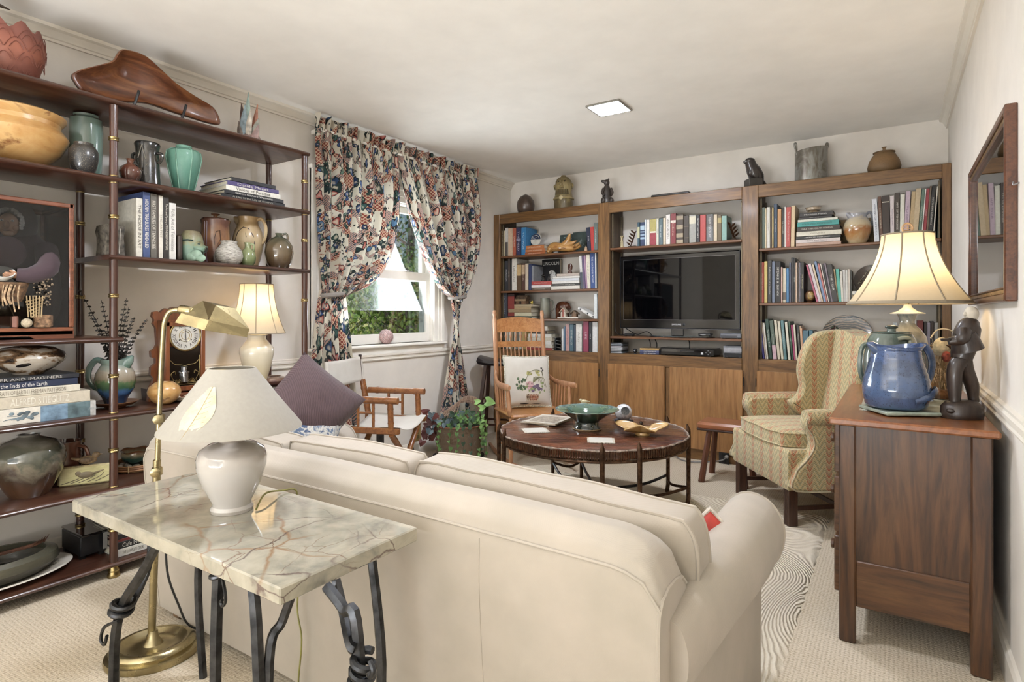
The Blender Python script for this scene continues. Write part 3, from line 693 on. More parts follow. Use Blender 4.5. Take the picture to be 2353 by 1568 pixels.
DKG = glaze([(.1, '3a352f'), (.35, '2d2a27'), (.6, '4d463c'), (.9, '2e2c29')], 4, .4, .22, .6, name='dark_bronze_glaze')
t, r, h, k = pot('handled_vase', 'tall dark bronze-glazed vase with two ear handles on the etagere', 'vase', (311, 366, 330), S[2], [(1, 0), (.97, .2), (.9, .5), (.84, .75), (.88, .88), (.96, .96), (.9, 1)], DKG, x=-2.95)
for s_ in (-1, 1): handle(t, [(s_ * r * .86, 0, h * .78), (s_ * r * 1.2, 0, h * .76), (s_ * r * 1.22, 0, h * .66), (s_ * r * .95, 0, h * .56)], .007, DKG, name='handle')
m = MB()
for a, b in (((-.5, .2), (.5, .5)), ((-.4, .5), (.5, .28)), ((-.2, .62), (.1, .9)), ((.4, .6), (.1, .9))):
    m.tube([(a[0] * r, -.92 * r * math.sqrt(max(.1, 1 - a[0] ** 2)), a[1] * h), (b[0] * r, -.92 * r * math.sqrt(max(.1, 1 - b[0] ** 2)), b[1] * h)], .0022, 5)
m.obj('incised_branch', plain('8b8372', .5), t)
GRV = glaze([(.1, '3f7a66'), (.5, '57917c'), (.9, '6fa58d')], 5, .3, .5, .1, name='matte_green')
t, r, h, k = pot('ribbed_vase', 'matte green vase with raised vertical ribs on the etagere', 'vase', (386, 459, 337), S[2], [(.52, 0), (.66, .2), (.86, .5), (1, .74), (.93, .87), (.62, .93), (.44, .95), (.46, 1)], GRV, x=-2.93)
for q in range(7):
    a = 2 * pi * q / 7 + .3
    MB().tube([(x_ * r * cos(a) * 1.01, x_ * r * sin(a) * 1.01, z_ * h) for x_, z_ in ((.52, 0), (.66, .2), (.86, .5), (1, .74), (.93, .87), (.62, .935))], .0035, 6).obj('rib', plain('79a992', .5), t)
# lying books on the second shelf, spines to the room
def estack(shelf_, xf, zb, items, d, what):
    z = zb + .0006; n = len(items)
    for i, (px0, px1, c, t_, txt, tc) in enumerate(items):
        a = at(px0, 722, x=xf).y; b = at(px1, 722, x=xf).y
        pos = 'bottom of' if i == 0 else 'top of' if i == n - 1 else ORD[i] + ' from the bottom in'
        book(t_, b - a, d, c, '%s book lying %s the %s' % (cname(c), pos, what), (xf, b, z + t_ / 2), (0, R(-90), R(90)), txt, tc, 'books in the ' + what, None, 'book', .7, .62)
        z += t_ + .0008
    return z
estack(2, -2.83, S[2], [(508, 655, '1f1f22', .021, 'A Day in the Life of America', 'c9c2ae'), (516, 652, '26262a', .019, 'Gilbert Gaylord Wyoming', 'e8e4da'), (520, 645, 'e9e5da', .026, 'Visions of Paradise', '4a4438'), (523, 641, '54497e', .022, 'Claude Monet', 'e8e4da'), (532, 634, '2a2a2e', .020, None, None)], .26, 'art book stack, upper etagere shelf')
# ------------------------------------------------------------------ third shelf: upright books, spines to the room
def erow(items, xf, zb, d, what):
    for i, (px0, px1, py, c, txt, tc) in enumerate(items):
        a = at(px0, py, x=xf); b = at(px1, py, x=xf)
        book(max(.006, (b.y - a.y) * .97), (a.z + b.z) / 2 - zb, d, c, '%s book, %s from the stone block, %s' % (cname(c), ORD[i], what), (xf, (a.y + b.y) / 2, zb + .0006), (0, 0, R(90)), txt, tc, 'books ' + what, None, 'book', .82, .5)
erow([(313, 328, 456, 'e4dfcf', 'THE HORSE IN ART', '5a5348'), (328.5, 345.5, 442, '46598a', 'HIDDEN TREASURES REVEALED', 'eae6da'), (346, 361, 446, '6b665c', 'FIRST FAMILIES OF TENNESSEE', 'e8e2d0'), (361.3, 364.8, 449, '4a3d33', None, None), (365, 375, 450, 'e2dccd', 'THE ARTIST', '9a9282'), (375.5, 388.5, 453, '35302c', 'The Art and Mystery of TENNESSEE FURNITURE', 'e8e2d0'), (389, 405, 467, 'e4e0d8', 'Folk Art of Tennessee', '8d8a86')], -2.845, S[3], .25, 'on the middle etagere shelf')
fb = bpy.data.objects['book.005'] if 'book.005' in bpy.data.objects else None
c0 = at(314, 500, x=-2.85)
t = thing('stone_block', 'rough dark stone block with white quartz veins beside the cream book', 'stone', (-2.90, c0.y - .085, S[3] + .0005))
m = MB(); rnd = random.Random(5)
def rough_box(m, sx, sy, sz, amp, seed, n=5):
    for ax in range(3):
        for sg_ in (-1, 1):
            def fn(u, v, ax=ax, sg_=sg_):
                p = [0, 0, 0]; p[ax] = sg_ * .5; p[(ax + 1) % 3] = u - .5; p[(ax + 2) % 3] = v - .5
                q = Vector((p[0] * sx, p[1] * sy, p[2] * sz)); return q + noise.noise_vector(q * 30 + Vector((seed, 0, 0))) * amp + Vector((0, 0, sz / 2))
            m.grid(fn, n, n)
    return m
rough_box(m, .10, .07, .135, .006, 3); m.obj('block', plain('5d564c', .8, 0, .5, 40, .5), t)
for dy in (-.012, .018): MB().tube([(.052, dy, .12), (.053, dy - .004, .01)], .0018, 5).obj('quartz_vein', plain('d8d2c4', .5), t)
t = thing('bookend_block', 'small dark wooden bookend block beside the fish vase', 'bookend', tuple(at(409.5, 600, x=-2.87))); t.location.z = S[3] + .0005
MB().box((0, 0, .062), (.05, .024, .124), .008).obj('block', wood('4d3a2b', '33251b', '604a38', 'z', 2, .5), t)
# fish vase
FISH = glaze([(.1, '5d7a66'), (.45, '6f8f78'), (.7, '8c8a63'), (.95, '7d7050')], 5, .45, .5, .1, name='fish_glaze')
loc, r, h, k = pl(414, 466, 532, S[3], x=-2.88)
t = thing('fish_vase', 'green ceramic vase shaped like an open-mouthed fish on the etagere', 'vase', (loc[0], loc[1], S[3] + .0005), R(YAW))
MB().lathe([(0, 0), (r * .8, 0), (r * .97, h * .25), (r, h * .55), (r * .85, h * .85), (r * .6, h), (r * .5, h * .98), (0, h * .8)], 28).obj('body', FISH, t)
MB().tube(cr([(r * .5, -.01, h * .5), (r * 1.0, -.02, h * .42), (r * 1.35, -.025, h * .4), (r * 1.5, -.025, h * .38)], 4), [r * .62, r * .5, r * .3, r * .34], 16).obj('snout', FISH, t)
MB().tube([(r * 1.5, -.025, h * .38), (r * 1.54, -.026, h * .375)], [r * .24, r * .2], 14).obj('mouth', plain('2a241c', .6), t)
for dx, dz, s_ in ((.85, .22, .03), (.5, .14, .03), (1.25, .1, .026)): MB().ball((r * dx, -r * .85, h * dz), (s_, .008, s_ * .75), 14, 8).obj('fin', plain('7f9a84', .5, 0, .2), t)
MB().ball((r * 1.0, -r * .62, h * .55), .007).obj('eye', plain('2f4038', .3), t)
MB().tube([(-r * .3, -r * .95, h * .66), (r * .2, -r, h * .68), (r * .6, -r * .8, h * .66)], .004, 6).obj('brow_mark', plain('1f3d3a', .5), t)
CPR = glaze([(.1, '5a3828'), (.4, '744832'), (.6, '9a6a40'), (.9, '6a4434')], 2, .35, .25, .4, name='copper_brown')
t, r, h, k = pot('lidded_jar', 'tall copper-brown lidded jar with knob on the etagere', 'jar', (463, 527, 507), S[3], [(.9, 0), (1, .2), (1, .4), (.93, .75), (.92, .9), (.98, .98), (.97, 1)], CPR, x=-2.99)
MB().lathe([(0, h * 1.0), (r * .93, h * 1.0), (r * .9, h * 1.03), (r * .5, h * 1.055), (r * .15, h * 1.06), (r * .13, h * 1.1), (r * .28, h * 1.125), (r * .3, h * 1.14), (0, h * 1.15)], 26).obj('lid', CPR, t)
for a in (-1.9, -1.7): MB().tube([(r * f_ * cos(a) * 1.005, r * f_ * sin(a) * 1.005, h * g_) for f_, g_ in ((.9, 0), (1, .3), (.95, .7), (.93, .95))], .003, 5).obj('drip_line', plain('6d5560', .3), t)
m = MB().tube([(r * .97 * cos(a), r * .97 * sin(a), z_ * h) for a, z_ in ((-1.1, .35), (-1.2, .55), (-1.05, .72), (-.8, .75), (-.75, .55), (-1.0, .42), (-1.25, .3))], .002, 5); m.obj('scroll', plain('4a3020', .4), t)
CRK = glaze([(.2, 'c9c2b4'), (.45, 'a59d90'), (.5, '3d3833'), (.56, 'c4bcae')], 9, .5, .6, 0, None, .3, False, 'crackle_white')
def crk():
    N = NT('streaky_white_glaze'); g = N.co('Generated', (6, 6, 40)); f = N.noise(g, 1.3, 4, .65, .4); N.col(N.ramp(f, [(.36, '3f3933'), (.43, 'a59e92'), (.6, 'cfc9bc')])); N.set(Roughness=.55); N.bump(f, .4, .004); return N.m
pot('streaked_pot', 'squat white pot with dark horizontal streaks in front of the lidded jar', 'pot', (496, 556, 555), S[3], [(.6, 0), (.9, .15), (1, .35), (.92, .6), (.65, .8), (.56, .9), (.6, 1)], crk(), x=-2.865)
TANG = glaze([(.1, 'b59a6c'), (.5, 'c9b184'), (.9, 'b8945e')], 2, .25, .4, .2, name='tan_stoneware')
t, r, h, k = pot('leaf_pitcher', 'tall tan stoneware pitcher painted with a dark leaf on the etagere', 'pitcher', (537, 604, 500), S[3], [(.55, 0), (.75, .15), (.95, .4), (1, .55), (.88, .72), (.65, .86), (.62, .92), (.7, 1)], TANG, x=-3.0)
handle(t, [(r * .6, 0, h * .95), (r * .95, 0, h * .96), (r * 1.2, 0, h * .8), (r * 1.15, 0, h * .6), (r * .95, 0, h * .48)], .009, TANG)
MB().tube([(-r * .5, 0, h * .9), (-r * .82, 0, h * .97), (-r * .95, 0, h * 1.01)], [.03, .018, .006], 10).obj('spout', TANG, t)
def onpot(prof, r, h, pts, off=.002):
    out_ = []
    for a, zf in pts:
        rr = 1
        for (r0, z0), (r1, z1) in zip(prof, prof[1:]):
            if z0 <= zf <= z1: rr = r0 + (r1 - r0) * (zf - z0) / max(1e-6, z1 - z0)
        out_.append(((rr * r + off) * cos(a), (rr * r + off) * sin(a), zf * h))
    return out_
PR_ = [(.55, 0), (.75, .15), (.95, .4), (1, .55), (.88, .72), (.65, .86)]
L_ = [(-1.5, .78), (-1.3, .6), (-1.25, .4), (-1.05, .22), (-.85, .3), (-.7, .45), (-.8, .62), (-1.1, .75)]
q = onpot(PR_, r, h, L_); MB().add(q + [tuple(sum((Vector(v) for v in q), Vector()) / len(q) * 1.06)], [(i, (i + 1) % 8, 8) for i in range(8)]).obj('leaf_motif', plain('3f3236', .35), t)
MB().tube(onpot(PR_, r, h, [(-1.5, .78), (-1.9, .68), (-2.1, .5), (-2.0, .3), (-1.9, .2)]), .0025, 5).obj('leaf_outline', plain('3a2c22', .4), t)
GJ = glaze([(.1, '6d7a4a'), (.5, '8a9562'), (.9, '9aa273')], 3, .2, .25, .5, name='olive_glaze')
t, r, h, k = pot('green_jug', 'small olive green jug with handle beside the leaf pitcher', 'jug', (552, 587, 558), S[3], [(.6, 0), (.9, .15), (1, .38), (.85, .6), (.4, .75), (.36, .9), (.46, 1)], GJ, x=-2.86)
handle(t, [(r * .35, 0, h * .93), (r * .75, 0, h * .9), (r * .78, 0, h * .7), (r * .62, 0, h * .58)], .006, GJ)
BJ = glaze([(.1, '5a4630'), (.5, '6f5c40'), (.9, '565a48')], 2, .35, .12, .9, name='jug_brown')
t, r, h, k = pot('round_jug', 'round glossy brown jug with small ring handle on the etagere', 'jug', (610, 673, 537), S[3], [(.6, 0), (.85, .15), (1, .45), (.93, .65), (.65, .83), (.3, .9), (.22, .94), (.28, 1)], BJ, x=-2.90)
handle(t, [(r * .15, 0, h * .95), (r * .5, 0, h * .99), (r * .62, 0, h * .9), (r * .58, 0, h * .78)], .006, BJ)
# ------------------------------------------------------------------ glass case with peddler doll
CASEW = wood('9a5c36', '754226', 'ac7048', 'y', 1.2, .4, .2, name='case_wood')
pr = at(170, 470, x=-2.83); cx_, y1, y0, zt = -2.985, pr.y, .46, pr.z - S[4]
t = thing('display_case', 'wooden framed glass display case holding a doll on the etagere', 'display case', (cx_, (y0 + y1) / 2, S[4] + .0005))
hx, hy = .155, (y1 - y0) / 2
m = MB().bb(-hx, hx, -hy, hy, .012, .045, .004); m.prism([(-hy, 0), (-hy + .13, 0), (-hy + .15, .012), (hy - .15, .012), (hy - .13, 0), (hy, 0), (hy, .03), (-hy, .03)], hx - .012, hx, 'x'); m.obj('base', CASEW, t)
for sx in (-1, 1):
    for sy in (-1, 1): MB().bb(sx * hx - .008 * (1 + sx), sx * hx + .008 * (1 - sx), sy * hy - .008 * (1 + sy), sy * hy + .008 * (1 - sy), .045, zt - .016, .002).obj('post', CASEW, t)
    MB().bb(sx * hx - .009 * (1 + sx), sx * hx + .009 * (1 - sx), -hy - .003, hy + .003, zt - .018, zt, .003).obj('top_rail', CASEW, t)
for sy in (-1, 1): MB().bb(-hx, hx, sy * hy - .008 * (1 + sy), sy * hy + .008 * (1 - sy), zt - .018, zt, .003).obj('top_rail', CASEW, t)
G_ = glass('f3f5f6', 1.0, 'case_glass')
for a in ((hx - .008, hx - .005, -hy, hy, .045, zt - .01), (-hx + .005, -hx + .008, -hy, hy, .045, zt - .01), (-hx, hx, hy - .008, hy - .005, .045, zt - .01), (-hx, hx, -hy + .005, -hy + .008, .045, zt - .01), (-hx + .01, hx - .01, -hy, hy, zt - .008, zt - .005)):
    MB().bb(*a).obj('pane', G_, t)
d0 = at(52, 600, x=-2.985)
t = thing('peddler_doll', 'old peddler doll in dark hooded cloak inside the glass case', 'doll', (-2.99, d0.y - .025, S[4] + .0465), R(60))
CL = fabric('3a2a2e', '4a3438', 180, .95, .3, 'plum_cloak'); CB = fabric('2c2a2c', '3a3638', 180, .95, .3, 'dark_hood')
def cloak(q, a):
    x, y, z = q; f = 1 + .05 * sin(a * 9) * (1 - z / .5); return (x * f, y * .72 * f, z)
MB().lathe([(0, 0), (.11, 0), (.14, .05), (.15, .13), (.145, .22), (.125, .30), (.098, .355), (.07, .385), (0, .39)], 40, None, cloak).obj('cloak', CL, t)
MB().ball((0, -.014, .418), (.08, .066, .1), 24, 14).obj('hood', CB, t)
SK = plain('b98a68', .6, 0, .1, 30)
f = MB().ball((0, -.064, .408), (.036, .03, .048), 20, 14); f.ball((0, -.094, .405), (.009, .014, .016)).ball((0, -.083, .372), (.018, .014, .012)).ball((-.022, -.08, .395), (.013, .01, .012)).ball((.022, -.08, .395), (.013, .01, .012)); f.obj('face', SK, t)
for s_ in (-1, 1):
    e = MB().ball((s_ * .016, -.0885, .421), (.0065, .004, .0045), 10, 6).obj('eye', plain('e8e4da', .3), t); MB().ball((s_ * .016, -.092, .421), .0026, 8, 6).obj('pupil', plain('1b1b1b', .3), e)
MB().tube([(-.012, -.0925, .383), (0, -.0955, .3815), (.012, -.0925, .383)], .0022, 6).obj('mouth', plain('7d4a3e', .6), t)
m = MB(); rnd = random.Random(3)
for k_ in range(70):
    a = pi * (-.12 + 1.24 * k_ / 69); x_, z_ = .042 * cos(a), .415 + .052 * sin(a); m.ball((x_ + rnd.uniform(-.004, .004), -.072 + rnd.uniform(-.008, .004), z_ + rnd.uniform(-.004, .004)), rnd.uniform(.005, .008), 6, 4)
m.obj('hair', plain('c9c6c0', .8), t)
MB().ball((0, -.085, .29), (.06, .03, .07), 18, 10).obj('blouse', fabric('7a5a62', None, 200), t)
for s_ in (-1, 1):
    MB().tube(cr([(s_ * .11, -.04, .32), (s_ * .128, -.1, .24), (s_ * .085, -.14, .205), (s_ * .045, -.155, .205)], 4), [.04, .04, .032, .024], 12).obj('sleeve', fabric('4f3c44', None, 200), t)
    hnd = MB().ball((s_ * .04, -.163, .203), (.02, .016, .013), 12, 8)
    for q in range(4): hnd.tube([(s_ * .035, -.165, .21 - q * .005), (s_ * .018, -.178, .21 - q * .006), (s_ * .01, -.176, .203 - q * .006)], [.005, .0045, .003], 6)
    hnd.tube([(s_ * .045, -.172, .212), (s_ * .03, -.178, .22)], [.005, .0035], 6); hnd.obj('hand', SK, t)
MB().lathe([(0, .10), (.06, .10), (.075, .15), (.08, .175), (.072, .175), (.06, .13), (0, .12)], 24, T((0, -.14, 0), (0, 0, 0), (1, .6, 1))).obj('wares_basket', plain('6d5034', .8, 0, .4, 60, .5), t)
MB().lathe([(0, 0), (.02, 0), (.036, .02), (.038, .03), (.034, .03), (.02, .008), (0, .006)], 20, T((.005, -.165, .19), (R(35), R(15), 0))).obj('white_bowl', plain('e6e6e2', .25), t)
MB().lathe([(0, 0), (.018, 0), (.02, .03), (.017, .03), (.016, .005), (0, .004)], 16, T((-.05, -.15, .175))).obj('cream_mug', plain('d6c392', .4), t)
m = MB(); rnd = random.Random(8)
for k_ in range(120):
    a, b_ = rnd.uniform(0, 6.3), rnd.uniform(0, 1); m.ball((.115 + .035 * cos(a) * b_, -.115 + .02 * sin(a), .14 + rnd.uniform(-.06, .06)), .0035, 5, 4)
m.obj('dried_flowers', plain('a08a70', .9), t)
m = MB()
for k_ in range(6): m.tube([(.07 + .004 * k_, -.15, .1 - .012 * k_), (.13 - .004 * k_, -.14, .12 - .012 * k_)], .003, 5); m.tube([(.075 + .01 * k_, -.152, .125), (.08 + .008 * k_, -.148, .04)], .0025, 5)
m.obj('wicker_scoop', plain('b39a6e', .8), t)
m = MB(); rnd = random.Random(12)
for k_ in range(12):
    x_ = -.07 + .012 * k_; m.tube(cr([(x_, -.185, .165), (x_ + rnd.uniform(-.01, .01), -.192, .12), (x_, -.19, rnd.uniform(.04, .09))], 3), rnd.uniform(.002, .005), 6)
m.obj('hanging_utensils', plain('a68a68', .7, 0, .4, 80), t)
MB().bb(-.03, .05, -.16, -.12, 0, .045, .003).obj('wooden_box', plain('8d5a48', .6), t)
MB().tube(cr([(-.02, -.14, .04), (-.0, -.15, .09), (.015, -.15, .1), (.035, -.14, .04)], 5), .002, 6).obj('box_handle', plain('c9b090', .5), t)
MB().ball((.075, -.15, .018), .018).obj('yarn_ball', plain('c9b89a', .9, 0, .2, 90, .5), t)
MB().prism([(-.12, 0), (-.05, 0), (-.05, .05), (-.085, .085), (-.12, .05)], -.15, -.11).obj('toy_house', plain('6d7078', .5), t)
MB().bb(.09, .145, -.13, -.08, 0, .05, .004).obj('small_basket', plain('8a6a4c', .9, 0, .4, 80, .6), t)
# ------------------------------------------------------------------ shelf of big books, left bay
zz = S[5]
def big(items, xf):
    z = S[5] + .0006
    for i, (pxr, c, t_, txt, tc, w) in enumerate(items):
        b = at(pxr, 722, x=xf).y
        r_ = book(t_, .46, .27, c, '%s art book, %s under the raku vase' % (cname(c), ['bottom of the stack', 'second from the bottom of the stack', 'third from the bottom of the stack', 'fourth from the bottom of the stack', 'directly'][i]), (xf - .006 * i, b, z + t_ / 2), (0, R(-90), R(90)), None, None, 'stacked art books under the raku vase', None, 'book')
        if txt: text(txt, r_, (0, -.0014, w[1]), (R(90), R(90), 0), w[0], t_ * .6, plain(tc, .5), 'spine_lettering')
        if i == 0:   # landscape jacket
            for z0, z1, bc in ((.02, .1, '5d7378'), (.1, .19, '6f8aa0'), (.0, .02, 'e6e0d0')): MB().bb(-t_ / 2, t_ / 2, -.0008, .001, z0, z1).obj('jacket_panel', plain(bc, .4, 0, .35, 20), r_)
            m = MB(); rnd = random.Random(4)
            for k_ in range(26): m.ball((rnd.uniform(-.012, .014), -.001, .2 + abs(rnd.gauss(.03, .02))), (rnd.uniform(.003, .008), .0008, rnd.uniform(.004, .01)), 8, 5)
            for k_ in range(7): m.tube([(0.0, -.001, .23), (rnd.uniform(-.012, .012), -.001, .27 + .006 * k_)], .0009, 5)
            m.obj('jacket_trees', plain('6f8088', .5, 0, .3), r_)
        z += t_ + .0008
    return z
ztop = big([(220, 'e8e2d4', .062, 'AMERICA', 'a9b3b3', (.03, .012)), (209, 'd6cbb4', .045, 'ALFRED STIEGLITZ', 'efe9da', (.19, .17)), (187, 'e4dcc9', .027, 'PORTRAITS OF EARTH / FREEMAN PATTERSON', '8d8272', (.24, .17)), (183, '2a3550', .026, 'To the Ends of the Earth', 'f0eee8', (.17, .19)), (188, '2f3138', .018, 'SEER AND IMAGINERS', 'c9c6be', (.22, .17))], -2.825)
RAK = glaze([(.36, '33271f'), (.45, '8a6a48'), (.5, 'c6bcae'), (.7, 'cfc6b8')], 2.2, .5, .12, .9, None, 0, False, 'raku')
loc, r, h, k = pl(-6, 136, 794, ztop, x=-2.95)
t = thing('raku_vase', 'glossy white and smoky brown ovoid raku vase on stacked art books', 'vase', (loc[0], loc[1], ztop + .0005), R(YAW))
MB().lathe([(0, 0), (r * .4, 0), (r * .42, h * .04), (r * .7, h * .22), (r * .95, h * .45), (r, h * .58), (r * .93, h * .76), (r * .66, h * .93), (r * .3, h * .995), (.012, h), (.01, h * .97), (0, h * .95)], 40).obj('body', RAK, t)
MB().ball((r * .46, -r * .50, h * .27), (r * .32, r * .32, h * .10), 16, 10, T((0, 0, 0), (0, R(-14), 0))).obj('dark_patch', plain('231c18', .2, coat=.6), t)
# saucer + pitcher + eucalyptus
sp = at(265, 914, x=-2.98); k = dep(sp) / FPX
t = thing('wooden_saucer', 'brown turned wooden saucer under the landscape pitcher', 'saucer', (sp.x, sp.y, S[5] + .0005), R(YAW))
MB().lathe([(0, 0), (.04, 0), (.042, .006), (.07, .012), (46 * k, .026), (46 * k, .029), (.07, .018), (.03, .012), (0, .012)], 36).obj('saucer', wood('8d6038', '6a4526', 'a4784a', 'x', 1, .4), t)
LAND = glaze([(.18, '243a5a'), (.3, '3a6ea8'), (.38, '3d6a4a'), (.5, '5a7a4c'), (.56, '9a8a70'), (.75, 'b8ac98'), (.9, '8fa69a')], 3.5, .14, .15, .8, None, 0, True, 'landscape_glaze')
prof = [(.52, 0), (.5, .03), (.62, .16), (.92, .36), (1, .52), (.93, .7), (.74, .84), (.66, .88), (.7, .96), (.72, 1)]
t, r, h, k = pot('landscape_pitcher', 'glazed pitcher painted with a blue and green landscape holding eucalyptus', 'pitcher', (222, 304, 826), S[5] + .0125, prof, LAND, x=sp.x)
t.location.y = sp.y
GH = glaze([(.2, '5f8074'), (.6, '87a094'), (.9, '6f8f84')], 2, .3, .15, .8, name='green_handle')
handle(t, [(-r * .62, 0, h * .93), (-r * 1.05, 0, h * .98), (-r * 1.45, 0, h * .8), (-r * 1.5, 0, h * .55), (-r * 1.2, 0, h * .38), (-r * .92, 0, h * .34)], [.013, .014, .013, .011, .009], GH, 10, sq=.7)
MB().tube([(r * .55, 0, h * .9), (r * .82, 0, h * 1.0), (r * .98, 0, h * 1.07)], [.03, .02, .006], 12, None, False, .8).obj('spout', GH, t)
pit = t
t = thing('eucalyptus_branches', 'dried dark eucalyptus branches standing in the landscape pitcher', 'branches', (sp.x, sp.y, S[5] + .03), R(YAW))
EU = plain('3f3b35', .8, 0, .35, 60); rnd = random.Random(6)
def sprig(tipx, tipy, bx, n, nm='branch'):
    tp = at(tipx, tipy, x=sp.x); L = Vector(((tipx - 263) * k, rnd.uniform(-.03, .02), tp.z - S[5] - .03)); b = Vector((bx, rnd.uniform(-.012, .012), .12))
    pts = cr([b, b + (L - b) * .45 + Vector((-.012 if L.x > 0 else .012, 0, .02)), L], 8)
    m = MB().tube(pts, [.0022, .001], 5)
    for q in range(n):
        u = .12 + .88 * q / n; p = pts[min(len(pts) - 1, int(u * (len(pts) - 1)))]
        for s_ in range(3):
            a = q * 1.9 + s_ * 2.1; rad = .014 * (1.15 - u * .75); M = T(p + Vector((cos(a) * rad * .8, sin(a) * rad * .8, 0)), (sin(a) * .9, -cos(a) * .9, a), rad)
            m.add([(cos(w_) * .9, sin(w_) * .7, .12 * cos(2 * w_)) for w_ in [i * pi / 3 for i in range(6)]], [(0, 1, 2, 3, 4, 5)], M)
    m.obj(nm, EU, t, flat=True)
for tipx, tipy, bx, n in ((174, 658, -.01, 34), (233, 690, -.02, 26), (258, 740, 0, 20), (291, 686, .01, 28), (298, 706, .02, 26), (312, 728, .018, 24), (334, 733, .024, 22), (240, 760, -.02, 16), (210, 720, -.015, 18)): sprig(tipx, tipy, bx, n)
# ------------------------------------------------------------------ mantel clock
CW = wood('9a5a2c', '71401f', 'b0713c', 'z', 1, .35, .3, name='clock_oak')
yc = (at(345, 722, x=-3.02).y + at(474, 722, x=-2.98).y) / 2 + .01; ch = at(410, 706, x=-2.98).z - S[5]
t = thing('mantel_clock', 'carved wooden gingerbread mantel clock with roman dial and gilt glass door', 'clock', (-3.03, yc, S[5] + .0005), R(90))
hw = .115
sil = []
half = [(.0, 1.0), (.03, .995), (.045, .975), (.06, .985), (.075, .965), (.085, .94), (.1, .955), (.118, .945), (.122, .9), (.112, .86), (.118, .82), (.105, .78), (.1, .6), (.108, .56), (.128, .53), (.126, .47), (.106, .45), (.106, .40), (.128, .36), (.13, .28), (.115, .24), (.12, .2), (.135, .14), (.14, .0)]
sil = [(x_, z_ * ch) for x_, z_ in half] + [(-x_, z_ * ch) for x_, z_ in half[::-1][:-1]]
MB().prism(sil, .0, .022).obj('backboard', CW, t)
MB().bb(-.1, .1, -.06, 0, .04, ch * .86, .004).obj('case', CW, t)
MB().bb(-.13, .13, -.085, .02, 0, .018, .004).bb(-.12, .12, -.075, .0, .018, .036, .004).obj('base_moulding', CW, t)
m = MB(); z0, z1 = .045, ch * .84
m.bb(-.098, -.076, -.078, -.06, z0, z1, .003).bb(.076, .098, -.078, -.06, z0, z1, .003).bb(-.098, .098, -.078, -.06, z0, z0 + .024, .003).bb(-.098, .098, -.078, -.06, z1 - .022, z1, .003); m.obj('door_frame', CW, t)
zd = at(418, 772, x=-2.95).z - S[5]; rd = .072
MB().lathe([(0, 0), (rd, 0), (rd, .004), (0, .004)], 40, T((0, -.066, zd), (R(90), 0, 0))).obj('dial', plain('dcd8cc', .4, 0, .04), t)
MB().tube([(rd * 1.04 * cos(a), -.0735, zd + rd * 1.04 * sin(a)) for a in [2 * pi * i / 40 for i in range(40)]], .0045, 8, None, True).obj('bezel', GOLD, t)
for rr in (.42, .28): MB().tube([(rd * rr * cos(a), -.0715, zd + rd * rr * sin(a)) for a in [2 * pi * i / 28 for i in range(28)]], .0012, 6, None, True).obj('dial_ring', GOLD, t)
for i, s_ in enumerate(['XII', 'I', 'II', 'III', 'IIII', 'V', 'VI', 'VII', 'VIII', 'IX', 'X', 'XI']):
    a = pi / 2 - i * pi / 6; text(s_, t, (rd * .74 * cos(a), -.0712, zd + rd * .74 * sin(a)), (R(90), -(a - pi / 2), 0), rd * (.1 + .07 * len(s_)), rd * .24, plain('22201e', .5), 'numeral')
for a, L in ((R(93), .8), (R(96 - 180), .55)): MB().tube([(0, -.073, zd), (rd * L * .9 * cos(a), -.073, zd + rd * L * .9 * sin(a))], [.0018, .0007], 5).obj('hand', plain('2a2622', .4), t)
for s_ in (-1, 1): MB().ball((s_ * rd * .4, -.0712, zd - rd * .3), .003).obj('winding_hole', BLACK, t)
zg = z0 + .024; MB().bb(-.076, .076, -.066, -.063, zg, zd - rd * .75).obj('lower_glass', plain('17140f', .08, coat=1), t)
m = MB()
for s_ in (-1, 1):
    m.tube(cr([(s_ * .07, -.067, zg + .01), (s_ * .055, -.067, zg + .03), (s_ * .068, -.067, zg + .06), (s_ * .05, -.067, zg + .075), (s_ * .045, -.067, zg + .06)], 4), .0016, 5)
    m.tube(cr([(s_ * .07, -.067, zg + .13), (s_ * .05, -.067, zg + .11), (s_ * .02, -.067, zg + .105), (0, -.067, zg + .1)], 4), .0018, 5)
    for q in range(9): m.tube([(s_ * .035, -.067, zg + .015), (s_ * .035 + .022 * cos(pi * q / 8), -.067, zg + .015 + .022 * sin(pi * q / 8))], .0012, 5)
    m.tube([(s_ * .073, -.067, zg + .004), (s_ * .073, -.067, zg + .15)], .0012, 5)
m.tube([(-.07, -.067, zg + .008), (.07, -.067, zg + .008)], .0014, 5); m.obj('gilt_ornament', GOLD, t)
MB().lathe([(0, 0), (.017, 0), (.017, .045), (.022, .047), (.022, .052), (.01, .056), (.01, .075), (.016, .077), (0, .08)], 18, T((-.005, -.072, zg + .02))).obj('pendulum', STEEL, t)
